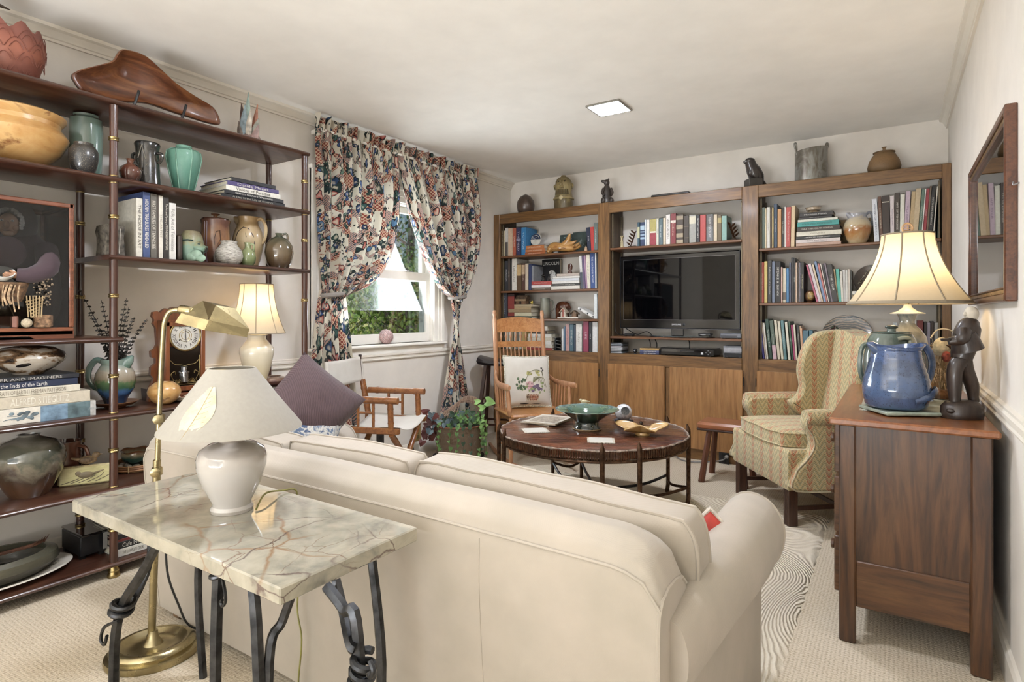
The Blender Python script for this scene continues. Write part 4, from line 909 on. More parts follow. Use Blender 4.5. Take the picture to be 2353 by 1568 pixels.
# small turned burl bowl, brown box, shell plate, brown bowl
t = thing('low_box', 'low dark wooden tray box behind the small burl bowl', 'box', (-3.06, at(352, 722, x=-3.06).y + .02, S[5] + .0005), R(90))
m = MB().prism([(-.05, .06), (-.045, .0), (.045, 0), (.045, .05), (.02, .052), (-.02, .05)], -.02, .06); m.obj('box', wood('5a3d28', '3d2819', '6d4d35', 'x', 2, .4), t)
bp = Vector((-2.89, 0, 0))
t, r, h, k = pot('small_burl_bowl', 'small rounded burl wood bowl with a knotty hole on the etagere', 'bowl', (343, 412, 878), S[5], [(.35, 0), (.7, .15), (.97, .45), (1, .58), (.9, .78), (.6, .95), (.5, 1)], BURL, x=bp.x)
m = MB().ball((r * .55, -r * .5, h * .72), (.012, .012, .006)); m.obj('knot_hole', plain('4a2c16', .7), t)
p = at(430, 905, x=-2.90); t = thing('shell_dish', 'cream wavy shell dish beside the small burl bowl', 'dish', (p.x, p.y, S[5] + .0005), R(YAW))
MB().lathe([(0, 0), (.02, 0), (.05, .01), (.062, .022), (.058, .022), (.03, .008), (0, .006)], 36, None, lambda q, a: (q[0], q[1], q[2] * (1 + .25 * sin(7 * a)))).obj('dish', plain('dfd2b8', .4, 0, .08), t)
PUR = glaze([(.2, '4a2c26'), (.5, '6d4438'), (.8, '8a6a58')], 2, .3, .15, .8, name='mahogany_bowl')
p = at(630, 890, z=S[5] + .01); k = dep(p) / FPX
t = thing('brown_bowl', 'brown turned bowl on thin wire feet beside the curtain', 'bowl', (p.x, p.y, S[5] + .0005), R(YAW))
MB().lathe([(0, .014), (.03, .014), (.06, .028), (.072, .05), (.066, .066), (.04, .074), (.036, .072), (.045, .06), (0, .03)], 30).obj('bowl', PUR, t)
for q in range(3): a = q * 2.1 + .3; MB().tube([(.035 * cos(a), .035 * sin(a), .018), (.05 * cos(a), .05 * sin(a), 0)], .002, 6).obj('wire_foot', GOLD, t)
# ------------------------------------------------------------------ lit lamp on the etagere
def shade_mat(c, trn, name):
    N = NT(name); v = N.co(); n = N.noise(v, 90, 3); N.col(N.ramp(n, [(.3, dk(c, .97)), (.7, c)])); N.set(Roughness=.9)
    tr = N.n('BsdfTranslucent'); tr.inputs[0].default_value = srgb(c); mx = N.n('MixShader'); mx.inputs[0].default_value = trn
    N.l(N.b.outputs[0], mx.inputs[1]); N.l(tr.outputs[0], mx.inputs[2]); N.l(mx.outputs[0], N.out.inputs[0]); return N.m
SHADE = shade_mat('f0e3c6', .5, 'lit_silk_shade'); SHPIPE = shade_mat('b8a88c', .15, 'shade_piping')
def bell(par, rb, rt, z0, z1, n, nv, curve, pipe_r, mat, pipemat, ang0=0):
    """bell shade: curved sides; n = panels"""
    prof = [(rt + (rb - rt) * (1 - u) ** curve, z0 + (z1 - z0) * u) for u in [i / nv for i in range(nv + 1)]]
    MB().lathe(prof, n * 6).obj('shade', mat, par)
    for q in range(n):
        a = ang0 + 2 * pi * q / n; MB().tube([((r_ + .0008) * cos(a), (r_ + .0008) * sin(a), z_) for r_, z_ in prof], pipe_r, 6).obj('seam_piping', pipemat, par)
    for r_, z_, w_ in ((prof[0][0], z0 + .002, pipe_r * 1.3), (prof[-1][0], z1 - .002, pipe_r * 1.3)):
        MB().tube([(r_ * cos(a), r_ * sin(a), z_) for a in [2 * pi * i / 48 for i in range(48)]], w_, 6, None, True).obj('rim_trim', pipemat, par)
loc = at(590, 722, x=-2.97); k = dep(loc) / FPX; lz = lambda py: CAMH + (PY0 - py) * k - S[5]
t = thing('table_lamp', 'lit cream ceramic lamp with pleated bell shade on the etagere', 'lamp', (loc.x, loc.y, S[5] + .0005), R(YAW))
CRM = glaze([(.1, 'd8c48f'), (.6, 'ecdfc0'), (.9, 'f2e8d0')], 1.5, .1, .2, .6, name='cream_ceramic')
MB().lathe([(0, 0), (.05, 0), (.052, .012), (.046, .02), (.055, .07), (.075, .14), (37 * k, lz(812)), (36 * k, lz(800)), (25 * k, lz(786)), (20 * k, lz(780)), (20 * k, lz(773)), (24 * k, lz(770)), (.012, lz(768)), (0, lz(767))], 32).obj('base', CRM, t)
bell(t, 61 * k, 35 * k, lz(767), lz(653), 8, 14, 1.9, .0022, SHADE, SHPIPE, R(22))
MB().tube([(0, 0, lz(770)), (0, 0, lz(722))], .006, 8).obj('socket', GOLD, t); MB().ball((0, 0, lz(706)), (.022, .022, .03)).obj('bulb', emit('ffdfae', 10, 'lit_bulb'), t)
l_ = lamp('lamp_bulb_light', 'POINT', 1.9, (0, 0, lz(700)), color=(1, .74, .45), size=(.03, 0)); l_.parent = t
# ------------------------------------------------------------------ lower shelves
BIGV = glaze([(.15, '5d3f2a'), (.35, '4a3a2c'), (.52, '7d7563'), (.62, '4e5245'), (.8, '6d6a5a'), (.95, '8a8478')], 2.2, .4, .1, 1, name='mottled_bronze_glaze')
bp = Vector((-2.985, 0, 0))
t, r, h, k = pot('round_vase', 'large round mottled green-brown glazed vase with tiny neck on the lower etagere shelf', 'vase', (-4, 137, 998), S[6], [(.52, 0), (.68, .15), (.9, .38), (1, .6), (.95, .74), (.7, .9), (.3, .965), (.27, .975), (.32, 1)], BIGV, x=bp.x, n=40)
bp = Vector((-3.07, 0, 0))
t, r, h, k = pot('ribbed_mug', 'dark brown mug with horizontal ridges behind the round vase', 'mug', (116, 183, 1014), S[6], [(1.2, 0), (1.22, .04), (1.15, .1), (.98, .14)] + [(.96 if i % 2 else .91, .16 + i * .052) for i in range(16)] + [(.95, 1)], BRG, x=bp.x)
handle(t, [(r * .9, 0, h * .88), (r * 1.35, 0, h * .85), (r * 1.6, 0, h * .65), (r * 1.5, 0, h * .45), (r * 1.2, 0, h * .35)], .008, BRG)
bp = at(202, 1112, z=S[6]); k = dep(bp) / FPX
t = thing('bird_tile', 'yellow ceramic tile block with a bird in relief on the lower etagere shelf', 'tile', (bp.x, bp.y, S[6] + .0005), R(62))
MB().bb(-.105, .105, -.016, .016, 0, .082, .008).obj('block', plain('b7a878', .6, 0, .35, 30, .6), t)
MB().bb(-.098, .104, -.0175, -.015, .006, .078, .002).obj('face', glaze([(.3, 'b9b070'), (.6, 'd8cf8e')], 4, .5, .3, .4, None, 0, False, 'yellow_glaze'), t)
m = MB().ball((-.005, -.018, .044), (.03, .004, .014)).ball((-.032, -.018, .052), (.011, .004, .01)).tube([(.02, -.018, .046), (.06, -.018, .06)], [.006, .002], 6); m.obj('bird_relief', plain('8a7a5a', .5), t)
m = MB()
for a in range(5): m.tube(cr([(-.09 + .03 * a, -.018, .012), (-.06 + .035 * a, -.018, .02 + .004 * a), (-.03 + .03 * a, -.018, .03 + .006 * a)], 3), .0016, 5)
m.obj('branch_relief', plain('5f5030', .5), t)
t = thing('bird_figurine', 'small brown ceramic bird perched on the yellow bird tile', 'figurine', (bp.x, bp.y, S[6] + .083), R(62))
BRD = plain('8d7350', .55, 0, .35, 60, .3)
MB().ball((0, 0, .022), (.034, .016, .019), 18, 10).ball((.03, 0, .042), (.015, .012, .013)).tube([(-.025, 0, .024), (-.06, 0, .034)], [.009, .004], 8).tube([(.043, 0, .043), (.054, 0, .042)], [.004, .0008], 6).obj('body', BRD, t)
MB().ball((-.006, -.014, .024), (.024, .005, .012)).ball((-.006, .014, .024), (.024, .005, .012)).obj('wing', plain('6d573c', .6, 0, .3, 80), t)
MB().tube([(.0, -.004, .006), (0, -.004, -.0005)], .002, 5).tube([(.0, .004, .006), (0, .004, -.0005)], .002, 5).obj('leg', plain('5a4630', .6), t)
bp = at(312, 1076, z=S[6])
t = thing('wicker_tray', 'round split-wicker tray on the lower etagere shelf behind the sofa', 'tray', (bp.x, bp.y, S[6] + .0005), R(YAW))
MB().lathe([(0, 0), (.1, 0), (.105, .008), (.1, .012), (0, .008)], 36).obj('base', plain('9a7a50', .8, 0, .3, 40, .4), t)
for i in range(3): MB().tube([(.105 * cos(a), .105 * sin(a), .01 + i * .009) for a in [2 * pi * j / 40 for j in range(40)]], .005, 6, None, True).obj('rim_band', plain(['a4713c', '8a5a2c', 'a4713c'][i], .6), t)
m = MB()
for j in range(10): a = 2 * pi * j / 10; m.tube([(.111 * cos(a), .111 * sin(a), .003), (.112 * cos(a), .112 * sin(a), .035)], .003, 5)
m.obj('binding', plain('c9a66e', .7), t)
t = thing('flared_bowl', 'small teal and tan flared pottery bowl on stones in the wicker tray', 'bowl', (bp.x, bp.y, S[6] + .013), R(YAW))
m = MB(); rnd = random.Random(3)
for j in range(14): a = rnd.uniform(0, 6.3); rr = rnd.uniform(.03, .07); m.ball((rr * cos(a), rr * sin(a), .008), (.012, .01, .008), 8, 6)
m.obj('pebbles', plain('b5aa98', .7, 0, .2, 60), t)
MB().lathe([(0, .008), (.03, .008), (.055, .03), (.062, .055), (.058, .068), (.066, .078), (.06, .076), (.05, .06), (.03, .03), (0, .025)], 30, None, lambda q, a: (q[0], q[1], q[2] + .004 * sin(5 * a) * (q[2] > .06))).obj('bowl', glaze([(.15, '1f3a3c'), (.45, '33584f'), (.7, '9a8a68'), (.9, '7a4a28')], 3, .2, .2, .6, name='teal_tan_glaze'), t)
# bottom shelf
pp = at(40, 1296, z=S[7]); 
t = thing('oval_platter', 'large white oval platter with pale rim under the bronze bowl', 'platter', (-2.975, .775, S[7] + .0005), R(90))
EL = lambda s_: T((0, 0, 0), (0, 0, 0), (s_, 1, 1))
MB().lathe([(0, 0), (.11, 0), (.12, .006), (.165, .022), (.172, .026), (.166, .03), (.12, .014), (0, .01)], 48, EL(1.55)).obj('platter', glaze([(.2, 'b5a68c'), (.6, 'cfc4ae'), (.9, 'e4ddd0')], 3, .2, .3, .5, name='platter_glaze'), t)
m = MB()
for j in range(9): m.tube([(.17 + .004 * j, -.03 + .012 * j, .0165), (.215 + .002 * j, -.05 + .014 * j, .0215)], .0014, 5)
m.obj('painted_reeds', plain('4a4234', .5), t)
t = thing('bronze_bowl', 'dark bronze oval ikebana bowl standing in the white platter', 'bowl', (-2.975, .785, S[7] + .0145), R(90))
BRZ = glaze([(.2, '3a382c'), (.5, '4e4b3c'), (.8, '5d5a48')], 6, .4, .3, .3, None, .3, name='patinated_bronze')
MB().lathe([(0, 0), (.09, 0), (.125, .012), (.15, .045), (.145, .075), (.125, .09), (.118, .088), (.128, .06), (.11, .02), (0, .012)], 44, EL(1.4)).obj('bowl', BRZ, t)
m = MB().tube(cr([(-.17, -.03, .08), (-.02, .02, .085), (.12, .0, .095), (.17, .02, .1)], 5), [.009, .007, .008, .004], 7)
for j in range(5): m.tube([(.12 + .01 * j, .0, .095), (.13 + .014 * j, .012 * (j - 2), .115)], [.003, .001], 5)
m.obj('branch', plain('6d4632', .8, 0, .3, 40, .4), t)
p = at(215, 1190, x=-2.95); 
t = thing('black_box', 'black electronics box with glossy lid on the bottom etagere shelf', 'box', (-3.03, 1.108, S[7] + .0005), R(90))
MB().bb(-.048, .048, -.10, .1, .014, .10, .004).obj('body', BLACK, t); MB().bb(-.05, .05, -.12, .1, .101, .112, .003).obj('lid', GLOSSB, t)
for sx in (-.035, .035):
    for sy in (-.08, .08): MB().bb(sx - .01, sx + .01, sy - .01, sy + .01, 0, .014).obj('foot', BLACK, t)
MB().bb(.03, .046, -.121, -.117, .03, .101).obj('bracket', plain('77756f', .5), t)
estack(7, -2.83, S[7], [(268, 345, 'e4e0d4', .034, 'THE COMPLETE COOK', '6a6458'), (268, 344, '2c2a29', .03, 'Cafe Noir', 'd8d4c8'), (269, 330, '7a2f2c', .012, None, None), (268, 342, '3a3434', .022, None, None), (268, 338, 'c9bfa8', .018, None, None), (270, 334, 'd8d2c0', .014, None, None)], .24, 'book stack, bottom etagere shelf')
# ================================================================== RUG
def rug_mat():
    N = NT('carved_wool_rug'); v = N.co(); n1 = N.n('TexNoise'); N.l(v, n1.inputs['Vector']); n1.inputs['Scale'].default_value = 1.3; n1.inputs['Detail'].default_value = 1
    w = N.n('TexWave', wave_type='RINGS', rings_direction='Z'); ad = N.n('MixRGB', blend_type='ADD'); ad.inputs[0].default_value = 1; N.l(v, ad.inputs[1]); N.l(n1.outputs['Color'], ad.inputs[2]); N.l(ad.outputs[0], w.inputs[0]); w.inputs['Scale'].default_value = 17; w.inputs['Distortion'].default_value = 3
    f = N.noise(v, 220, 3); h = N.math('ADD', w.outputs['Fac'], N.math('MULTIPLY', f, .6))
    N.col(N.ramp(h, [(.05, 'b5a78e'), (.3, 'd0c5b0'), (1, 'd8cebb')])); N.set(Roughness=.97); N.bump(h, .8, .008); return N.m
ALB[:] = [1, 0]
t = thing('area_rug', 'cream wool area rug with carved swirls under the coffee table', 'rug', (-1.32, 2.62, 0))
def rugf(u, v):
    x = (u - .5) * 2.04; y = (v - .5) * 2.06; e = min(u, 1 - u, v, 1 - v) * 2.05
    return (x + .004 * sin(y * 60), y + .004 * sin(x * 60), .0115 * min(1, (e / .02)) ** .5 + .0005)
MB().grid(rugf, 120, 100).obj('pile', rug_mat(), t)
ALB[:] = [.74, .12]
# ================================================================== MARBLE SIDE TABLE
def marble():
    N = NT('rainforest_marble'); v = N.co('Object', 1); n = N.noise(v, 7, 6, .65, .6); n2 = N.noise(v, 22, 5)
    c = N.ramp(N.math('ADD', N.math('MULTIPLY', n, .7), N.math('MULTIPLY', n2, .3)), [(.3, '7d7a70'), (.46, 'a8a28f'), (.6, 'bdb5a0'), (.75, '8a8d86')])
    def vein(sc, lo, w_, col, rot, c, seed, thr):
        vv = N.co('Object', (1, 1.0, 1), (0, 0, rot), (seed, seed, 0)); d = N.n('MixRGB', blend_type='ADD'); d.inputs[0].default_value = .16; nn = N.n('TexNoise'); N.l(vv, nn.inputs['Vector']); nn.inputs['Scale'].default_value = 3.5; nn.inputs['Detail'].default_value = 6
        N.l(vv, d.inputs[1]); N.l(nn.outputs['Color'], d.inputs[2]); o = N.n('TexVoronoi', feature='DISTANCE_TO_EDGE'); N.l(d.outputs[0], o.inputs['Vector']); o.inputs['Scale'].default_value = sc
        m_ = N.ramp(o.outputs['Distance'], [(lo, 1.0), (lo + w_, 0.0)]); k_ = N.ramp(N.noise(vv, 4, 2), [(thr, 0.0), (thr + .1, 1.0)])
        return N.mix(N.math('MULTIPLY', m_, k_), c, col)
    c = vein(5, .001, .03, 'a07f5e', .4, c, 0, .5); c = vein(9, .001, .012, '7d5e48', 1.0, c, 3, .5); c = vein(4, .0005, .009, '66504a', -.5, c, 7, .47)
    N.col(c); N.set(Roughness=.07); N.b.inputs['Coat Weight'].default_value = .5; N.b.inputs['Coat Roughness'].default_value = .03; return N.m
TX0, TX1, TY0, TY1, TZ = -1.885, -.955, .662, 1.035, .62
t = thing('marble_table', 'narrow side table with veined marble top and forged iron legs behind the sofa', 'table', ((TX0 + TX1) / 2, (TY0 + TY1) / 2, 0))
hx, hy = (TX1 - TX0) / 2, (TY1 - TY0) / 2
MB().bb(-hx, hx, -hy, hy, TZ - .034, TZ, .003).obj('marble_top', marble(), t)
zu = TZ - .034
def forged(pts, r, nm='leg'): return MB().tube(cr(pts, 6), r, 6).obj(nm, IRON, t)
tc = Vector(((TX0 + TX1) / 2, (TY0 + TY1) / 2, 0))
def L(px, py, y): q = at(px, py, y=y) - tc; return (q.x, q.y, q.z)
def coil(c, ax, r, turns, rise, rt, nm='knot'):
    pts = []
    for i in range(int(turns * 14) + 1):
        a = 2 * pi * i / 14; pts.append(Vector((r * cos(a), r * sin(a), rise * i / 14)))
    q = Vector(ax).normalized().to_track_quat('Z', 'Y'); pts = [q @ p + Vector(c) for p in pts]
    return MB().tube(pts, rt, 8).obj(nm, IRON, t)
yl = TY0 + .05
# corner by the floor lamp: main bar sweeping up, with an outer brace knotted to it
A = [L(262, 1700, yl), L(264, 1480, yl), L(283, 1390, yl), (L(325, 1320, yl)), L(372, 1262, yl)]; A[0] = (A[0][0], A[0][1], 0.0); A[-1] = (A[-1][0], A[-1][1], zu)
forged(A, [.0135, .0135, .013, .012, .011]); q = L(296, 1370, yl)
forged([L(305, 1385, yl + .03), L(325, 1345, yl + .05), L(343, 1290, yl + .07), (L(350, 1262, yl + .08)[0], L(350, 1262, yl + .08)[1], zu)], [.009, .009, .008], 'brace')
coil(L(276, 1412, yl), (.35, .1, 1), .023, 2.2, .02, .0085); forged([L(272, 1428, yl - .015), L(240, 1442, yl - .02), L(232, 1470, yl - .02), L(240, 1482, yl - .02), L(246, 1462, yl - .02)], .0045, 'scroll')
# middle-left upright with a small scroll
yl2 = TY0 + .03
B = [L(492, 1700, yl2), L(496, 1500, yl2), L(502, 1330, yl2)]; B[0] = (B[0][0], B[0][1], 0); B[-1] = (B[-1][0], B[-1][1], zu); forged(B, [.0125, .0135, .0135])
forged([(B[-1][0] + .012, B[-1][1], zu - .015), L(516, 1355, yl2 - .014), L(518, 1383, yl2 - .014), L(511, 1393, yl2 - .014), L(507, 1384, yl2 - .014), L(511, 1380, yl2 - .014)], .0035, 'scroll')
coil((B[-1][0], B[-1][1], zu - .02), (0, 0, 1), .014, 1.2, .012, .006)
# V of two bars in the middle
yl3 = TY0 + .06
C1 = [L(574, 1366, yl3), L(590, 1450, yl3), L(607, 1700, yl3)]; C1[0] = (C1[0][0], C1[0][1], zu); C1[-1] = (C1[-1][0], C1[-1][1], 0); forged(C1, [.012, .0135, .0135])
C2 = [L(692, 1358, yl3 + .06), L(650, 1425, yl3 + .05), L(618, 1520, yl3 + .02), L(607, 1700, yl3)]; C2[0] = (C2[0][0], C2[0][1], zu); C2[-1] = (C2[-1][0] + .012, C2[-1][1], 0); forged(C2, [.009, .0105, .011])
# corner towards the sofa arm: twin bars, knot and scroll
yl4 = TY0 + .10
D1 = [L(750, 1332, yl4), L(790, 1400, yl4), L(822, 1470, yl4), L(845, 1700, yl4)]; D1[0] = (D1[0][0], D1[0][1], zu); D1[-1] = (D1[-1][0], D1[-1][1], 0); forged(D1, [.011, .012, .0125, .0125])
D2 = [L(772, 1325, yl4 + .03), L(790, 1410, yl4 + .02), L(805, 1480, yl4 - .012), L(816, 1492, yl4 - .012)]; D2[0] = (D2[0][0], D2[0][1], zu); forged(D2, [.010, .011, .011], 'brace')
coil(L(838, 1508, yl4), (.18, 0, 1), .020, 2.6, -.022, .0075); forged([L(850, 1520, yl4 - .012), L(858, 1540, yl4 - .015), L(852, 1556, yl4 - .015), L(846, 1545, yl4 - .015)], .005, 'scroll')
for x_ in (-hx + .12, hx - .12): forged([(x_, -hy + .05, zu), (x_, hy - .05, zu)], .008, 'cross_bar')
for sx in (-1, 1): forged([(sx * (hx - .1), hy - .06, zu), (sx * (hx - .06), hy - .06, .3), (sx * (hx - .09), hy - .06, 0)], [.011, .0125, .0125])
# white ginger jar lamp (unlit) on the marble
lp = at(533, 1172, z=TZ); k = dep(lp) / FPX; zf = lambda py: CAMH + (PY0 - py) * k - TZ
t = thing('white_lamp', 'unlit white ginger jar lamp with leaf-printed paper shade on the marble table', 'lamp', (lp.x, lp.y, TZ + .0005), R(YAW))
WC = glaze([(.1, 'c4beb6'), (.6, 'cac5be'), (.9, 'c2b6aa')], 1.2, .1, .08, 1, name='white_porcelain')
MB().lathe([(0, 0), (45 * k, 0), (46 * k, zf(1165)), (41 * k, zf(1158)), (42 * k, zf(1150)), (62 * k, zf(1110)), (74 * k, zf(1070)), (75 * k, zf(1050)), (68 * k, zf(1032)), (50 * k, zf(1020)), (28 * k, zf(1014)), (24 * k, zf(1008)), (26 * k, zf(1003)), (0, zf(1003))], 44).obj('base', WC, t)
zs0, zs1 = zf(985), zf(846); PAP = shade_mat('c0baad', .15, 'mulberry_paper')
prof = [(152 * k, zs0), (151 * k, zs0 + .004), (100 * k, zs0 + (zs1 - zs0) * .5), (50 * k, zs1), (48.5 * k, zs1 - .001), (98 * k, zs0 + (zs1 - zs0) * .5), (149 * k, zs0)]
MB().lathe(prof, 64).obj('shade', PAP, t)
def onsh(a, u): r_ = 151.6 * k + (50.6 - 151.6) * k * u; return ((r_ + .0012) * cos(a), (r_ + .0012) * sin(a), zs0 + (zs1 - zs0) * u)
m = MB(); n = 12; vs = []
for i in range(n + 1):
    u = .03 + .72 * i / n; wd = .36 * sin(pi * min(1, (1 - i / n) * .9 + .1)) * (1 - .35 * i / n); a0 = R(-104) + .25 * u
    for s_ in (-1, -.5, 0, .5, 1): vs.append(onsh(a0 + s_ * wd, u))
m.add(vs, [(i * 5 + j, i * 5 + j + 1, i * 5 + 6 + j, i * 5 + 5 + j) for i in range(n) for j in range(4)]); m.obj('leaf_print', plain('e3d4ab', .9, 0, .1, 40), t)
m = MB().tube([onsh(R(-104) + .25 * u, u) for u in [.03 + .72 * i / 12 for i in range(13)]], .0009, 5)
for j in range(8):
    u = .08 + .07 * j; m.tube([onsh(R(-104) + .25 * u, u), onsh(R(-104) + .25 * u + .28 * (1 - u), u + .05)], .0005, 4)
m.obj('leaf_veins', plain('b9a678', .9), t)
MB().tube([(0, 0, zf(1003)), (0, 0, zf(930))], .006, 8).obj('stem', GOLD, t)
MB().ball((0, 0, zf(920)), (.02, .02, .03)).obj('bulb', plain('f2efe8', .3), t)
MB().tube([(50 * k, 0, zs1 - .006), (0, 0, zs1 - .006), (-50 * k, 0, zs1 - .006)], .0012, 5).obj('spider', GOLD, t)
wl = t
w0 = lambda px, py, y: Vector(at(px, py, y=y)) - Vector((lp.x, lp.y, TZ))
cpts = [(.06, .03, .003), tuple(w0(610, 1135, lp.y + .09)), tuple(w0(650, 1128, 1.02)), tuple(w0(678, 1134, 1.05))]
cpts = [(p[0], p[1], max(p[2], .0035)) for p in cpts] + [(cpts[3][0] + .005, 1.055 - lp.y, -.03), (cpts[3][0] + .02, 1.062 - lp.y, -.15)]
e0 = w0(683, 1390, 1.06); e1 = w0(693, 1470, 1.06); e2 = w0(686, 1560, 1.06)
cpts += [tuple(e0), tuple(e1), tuple(e2), (e2.x, e2.y, -TZ + .02), (e2.x + .02, e2.y - .01, -TZ + .004)]
MB().tube(cr(cpts, 6), .0026, 6).obj('cord', plain('8f8a3a', .5), wl, rot=(0, 0, -R(YAW)))
# ================================================================== PHARMACY FLOOR LAMP
bpt = at(352, 1480, z=.035); t = thing('floor_lamp', 'antique brass pharmacy floor lamp with angular shade beside the etagere', 'lamp', (bpt.x, bpt.y, 0), R(YAW))
MB().lathe([(0, 0), (.138, 0), (.14, .008), (.138, .02), (.124, .024), (.126, .034), (.118, .044), (.105, .048), (.098, .046), (.085, .034), (.05, .030), (.03, .036), (.018, .055), (.013, .08), (0, .082)], 48, T((0, 0, 0), (0, 0, R(20)), (1, .88, 1))).obj('base', BRASS, t)
def FL(px, py): q = at(px, py, d=dep(bpt)) - Vector((bpt.x, bpt.y, 0)); return Vector((q.x * _c + q.y * _s, 0, q.z))
p1, p2, p3 = FL(348, 1470), FL(361, 1085), FL(376, 725)
MB().tube([p1, FL(355, 1270), p2 + Vector((0, 0, .04))], .0118, 14).obj('lower_pole', BRASS, t)
MB().lathe([(.0118, 0), (.017, .002), (.017, .01), (.0145, .013), (.0145, .028), (.0118, .03)], 18, T(p1 + Vector((0, 0, -.012)))).obj('pole_collar', BRASS, t)
bend = FL(380, 735); bend2 = FL(392, 716); arm = FL(418, 712)
MB().tube(cr([p2, FL(368, 900), FL(375, 770), bend, bend2, arm], 6), .0085, 12).obj('upper_pole', BRASS, t)
for py, px in ((962, 367), (1083, 361)):
    c = FL(px, py); kb = MB().lathe([(.0125, -.014), (.016, -.012), (.016, .012), (.0125, .014)], 16, T(c)).obj('clamp', BRASS, t)
    MB().lathe([(0, 0), (.0145, 0), (.0155, .003), (.0155, .011), (.012, .013), (0, .013)], 18, T(c + Vector((.004, -.014, 0)), (R(90), 0, R(25)))).obj('knob', BRASS, kb)
# shade: folded roof form
c = arm; k = dep(bpt) / FPX; q = lambda px, py, y: FL(px, py) + Vector((0, y, 0))
apex = [q(455, 691, .03), q(503, 702, -.02), q(530, 708, .03), q(482, 700, .09)]
rim = [q(424, 720, -.02), q(498, 736, -.05), q(567, 757, .02), q(500, 735, .13)]
low = [q(412, 741, -.025), q(490, 758, -.055), q(561, 776, .02), q(495, 755, .135)]
m = MB().add(apex + rim + low, [(0, 1, 2, 3), (0, 4, 5, 1), (1, 5, 6, 2), (2, 6, 7, 3), (3, 7, 4, 0), (4, 8, 9, 5), (5, 9, 10, 6), (6, 10, 11, 7), (7, 11, 8, 4)])
so = m.obj('shade', BRASS, t, flat=True); md = so.modifiers.new('thick', 'SOLIDIFY'); md.thickness = .0025; md.offset = -1
MB().lathe([(0, 0), (.013, 0), (.016, .004), (.016, .04), (.0125, .044), (0, .044)], 18, T(arm + Vector((-.008, 0, .001)), (0, R(100), 0))).obj('swivel', BRASS, t)
MB().ball((q(490, 735, .03)), (.022, .02, .016)).obj('bulb', plain('efece4', .3), t)
MB().tube(cr([FL(368, 1262) + Vector((0, .03, 0)), FL(378, 1330) + Vector((0, .02, 0)), FL(398, 1400) + Vector((0, .03, 0)), FL(414, 1455) + Vector((0, .05, 0)), (.12, .12, .01), (.17, .11, .006), (.2, .08, .006), (.21, .12, .006)], 6), .0035, 6).obj('cord', BLACK, t)
# ================================================================== SOFA
SX0, SX1, SY0, SY1 = -2.33, -.335, 1.09, 1.86
t = thing('sofa', 'cream slipcovered roll-arm sofa seen from behind', 'sofa', ((SX0 + SX1) / 2, (SY0 + SY1) / 2, 0)); so = t
O = Vector(((SX0 + SX1) / 2, (SY0 + SY1) / 2, 0))
def sx(x): return x - O.x
def sy(y): return y - O.y
def wob(q, a=.006, s=4): return Vector(q) + noise.noise_vector(Vector(q) * s) * a
# back: swept section, left end flaring outward, right end rounding over
def backf(u, v):
    # v around section, u along length
    prof = [(0, .03), (-.004, .3), (-.006, .52), (0, .6), (.018, .648), (.055, .676), (.1, .676), (.145, .655), (.175, .6), (.185, .45), (.185, .25)]
    f = v * (len(prof) - 1); i = min(int(f), len(prof) - 2); w_ = f - i
    a, b = prof[i], prof[i + 1]; y = a[0] + (b[0] - a[0]) * w_; z = a[1] + (b[1] - a[1]) * w_
    fl = max(0, z - .03) / .65
    x0 = SX0 + .02 - .14 * fl; x1 = SX1 - .045 - .0 * fl
    x = x0 + (x1 - x0) * u
    e = min(1, (1 - u) / .055); drop = (1 - math.sqrt(max(0, 1 - (1 - e) ** 2))) * .10 if e < 1 else 0
    e2 = min(1, u / .03); drop += (1 - math.sqrt(max(0, 1 - (1 - e2) ** 2))) * .05 if e2 < 1 else 0
    z2 = z - drop * max(0, (z - .5) / .18) + .012 * sin(pi * u) * max(0, (z - .4) / .3)
    return wob((sx(x), sy(SY0 + y), z2), .004, 3)
b = MB().grid(backf, 90, 40)
for u in (0, 1):
    pts = [backf(u, j / 40) for j in range(41)]; b.add(pts, [tuple(range(41))])
b.obj('back', CREAM, t, ang=60)
MB().tube([backf(u, .332) + Vector((0, -.002, 0)) for u in [i / 60 for i in range(61)]], .0038, 6).obj('back_piping', CREAM, t)
for u in (1, .0): MB().tube([backf(u, v) for v in [i / 30 for i in range(25)]], .0042, 6).obj('side_piping', CREAM, t)
for u in (.79,): MB().tube([backf(u, v) + Vector((0, -.0005, 0)) for v in [i / 30 for i in range(10)]], .0016, 5).obj('back_seam', CREAM, t)
MB().bb(sx(SX0 + .02), sx(SX1 - .02), sy(SY0 + .1), sy(SY1), .03, .30, .02).obj('base', CREAM, t)
def armf(x_in, x_out, sg):
    P = [(x_in, .28), (x_in, .40), (x_in + sg * .005, .48), (x_in + sg * .02, .545), (x_in + sg * .06, .583), (x_in + sg * .105, .588), (x_in + sg * .15, .565), (x_in + sg * .18, .515), (x_in + sg * .183, .46), (x_in + sg * .165, .405), (x_in + sg * .135, .37), (x_out, .345), (x_out, .2), (x_out, .03)]
    return P
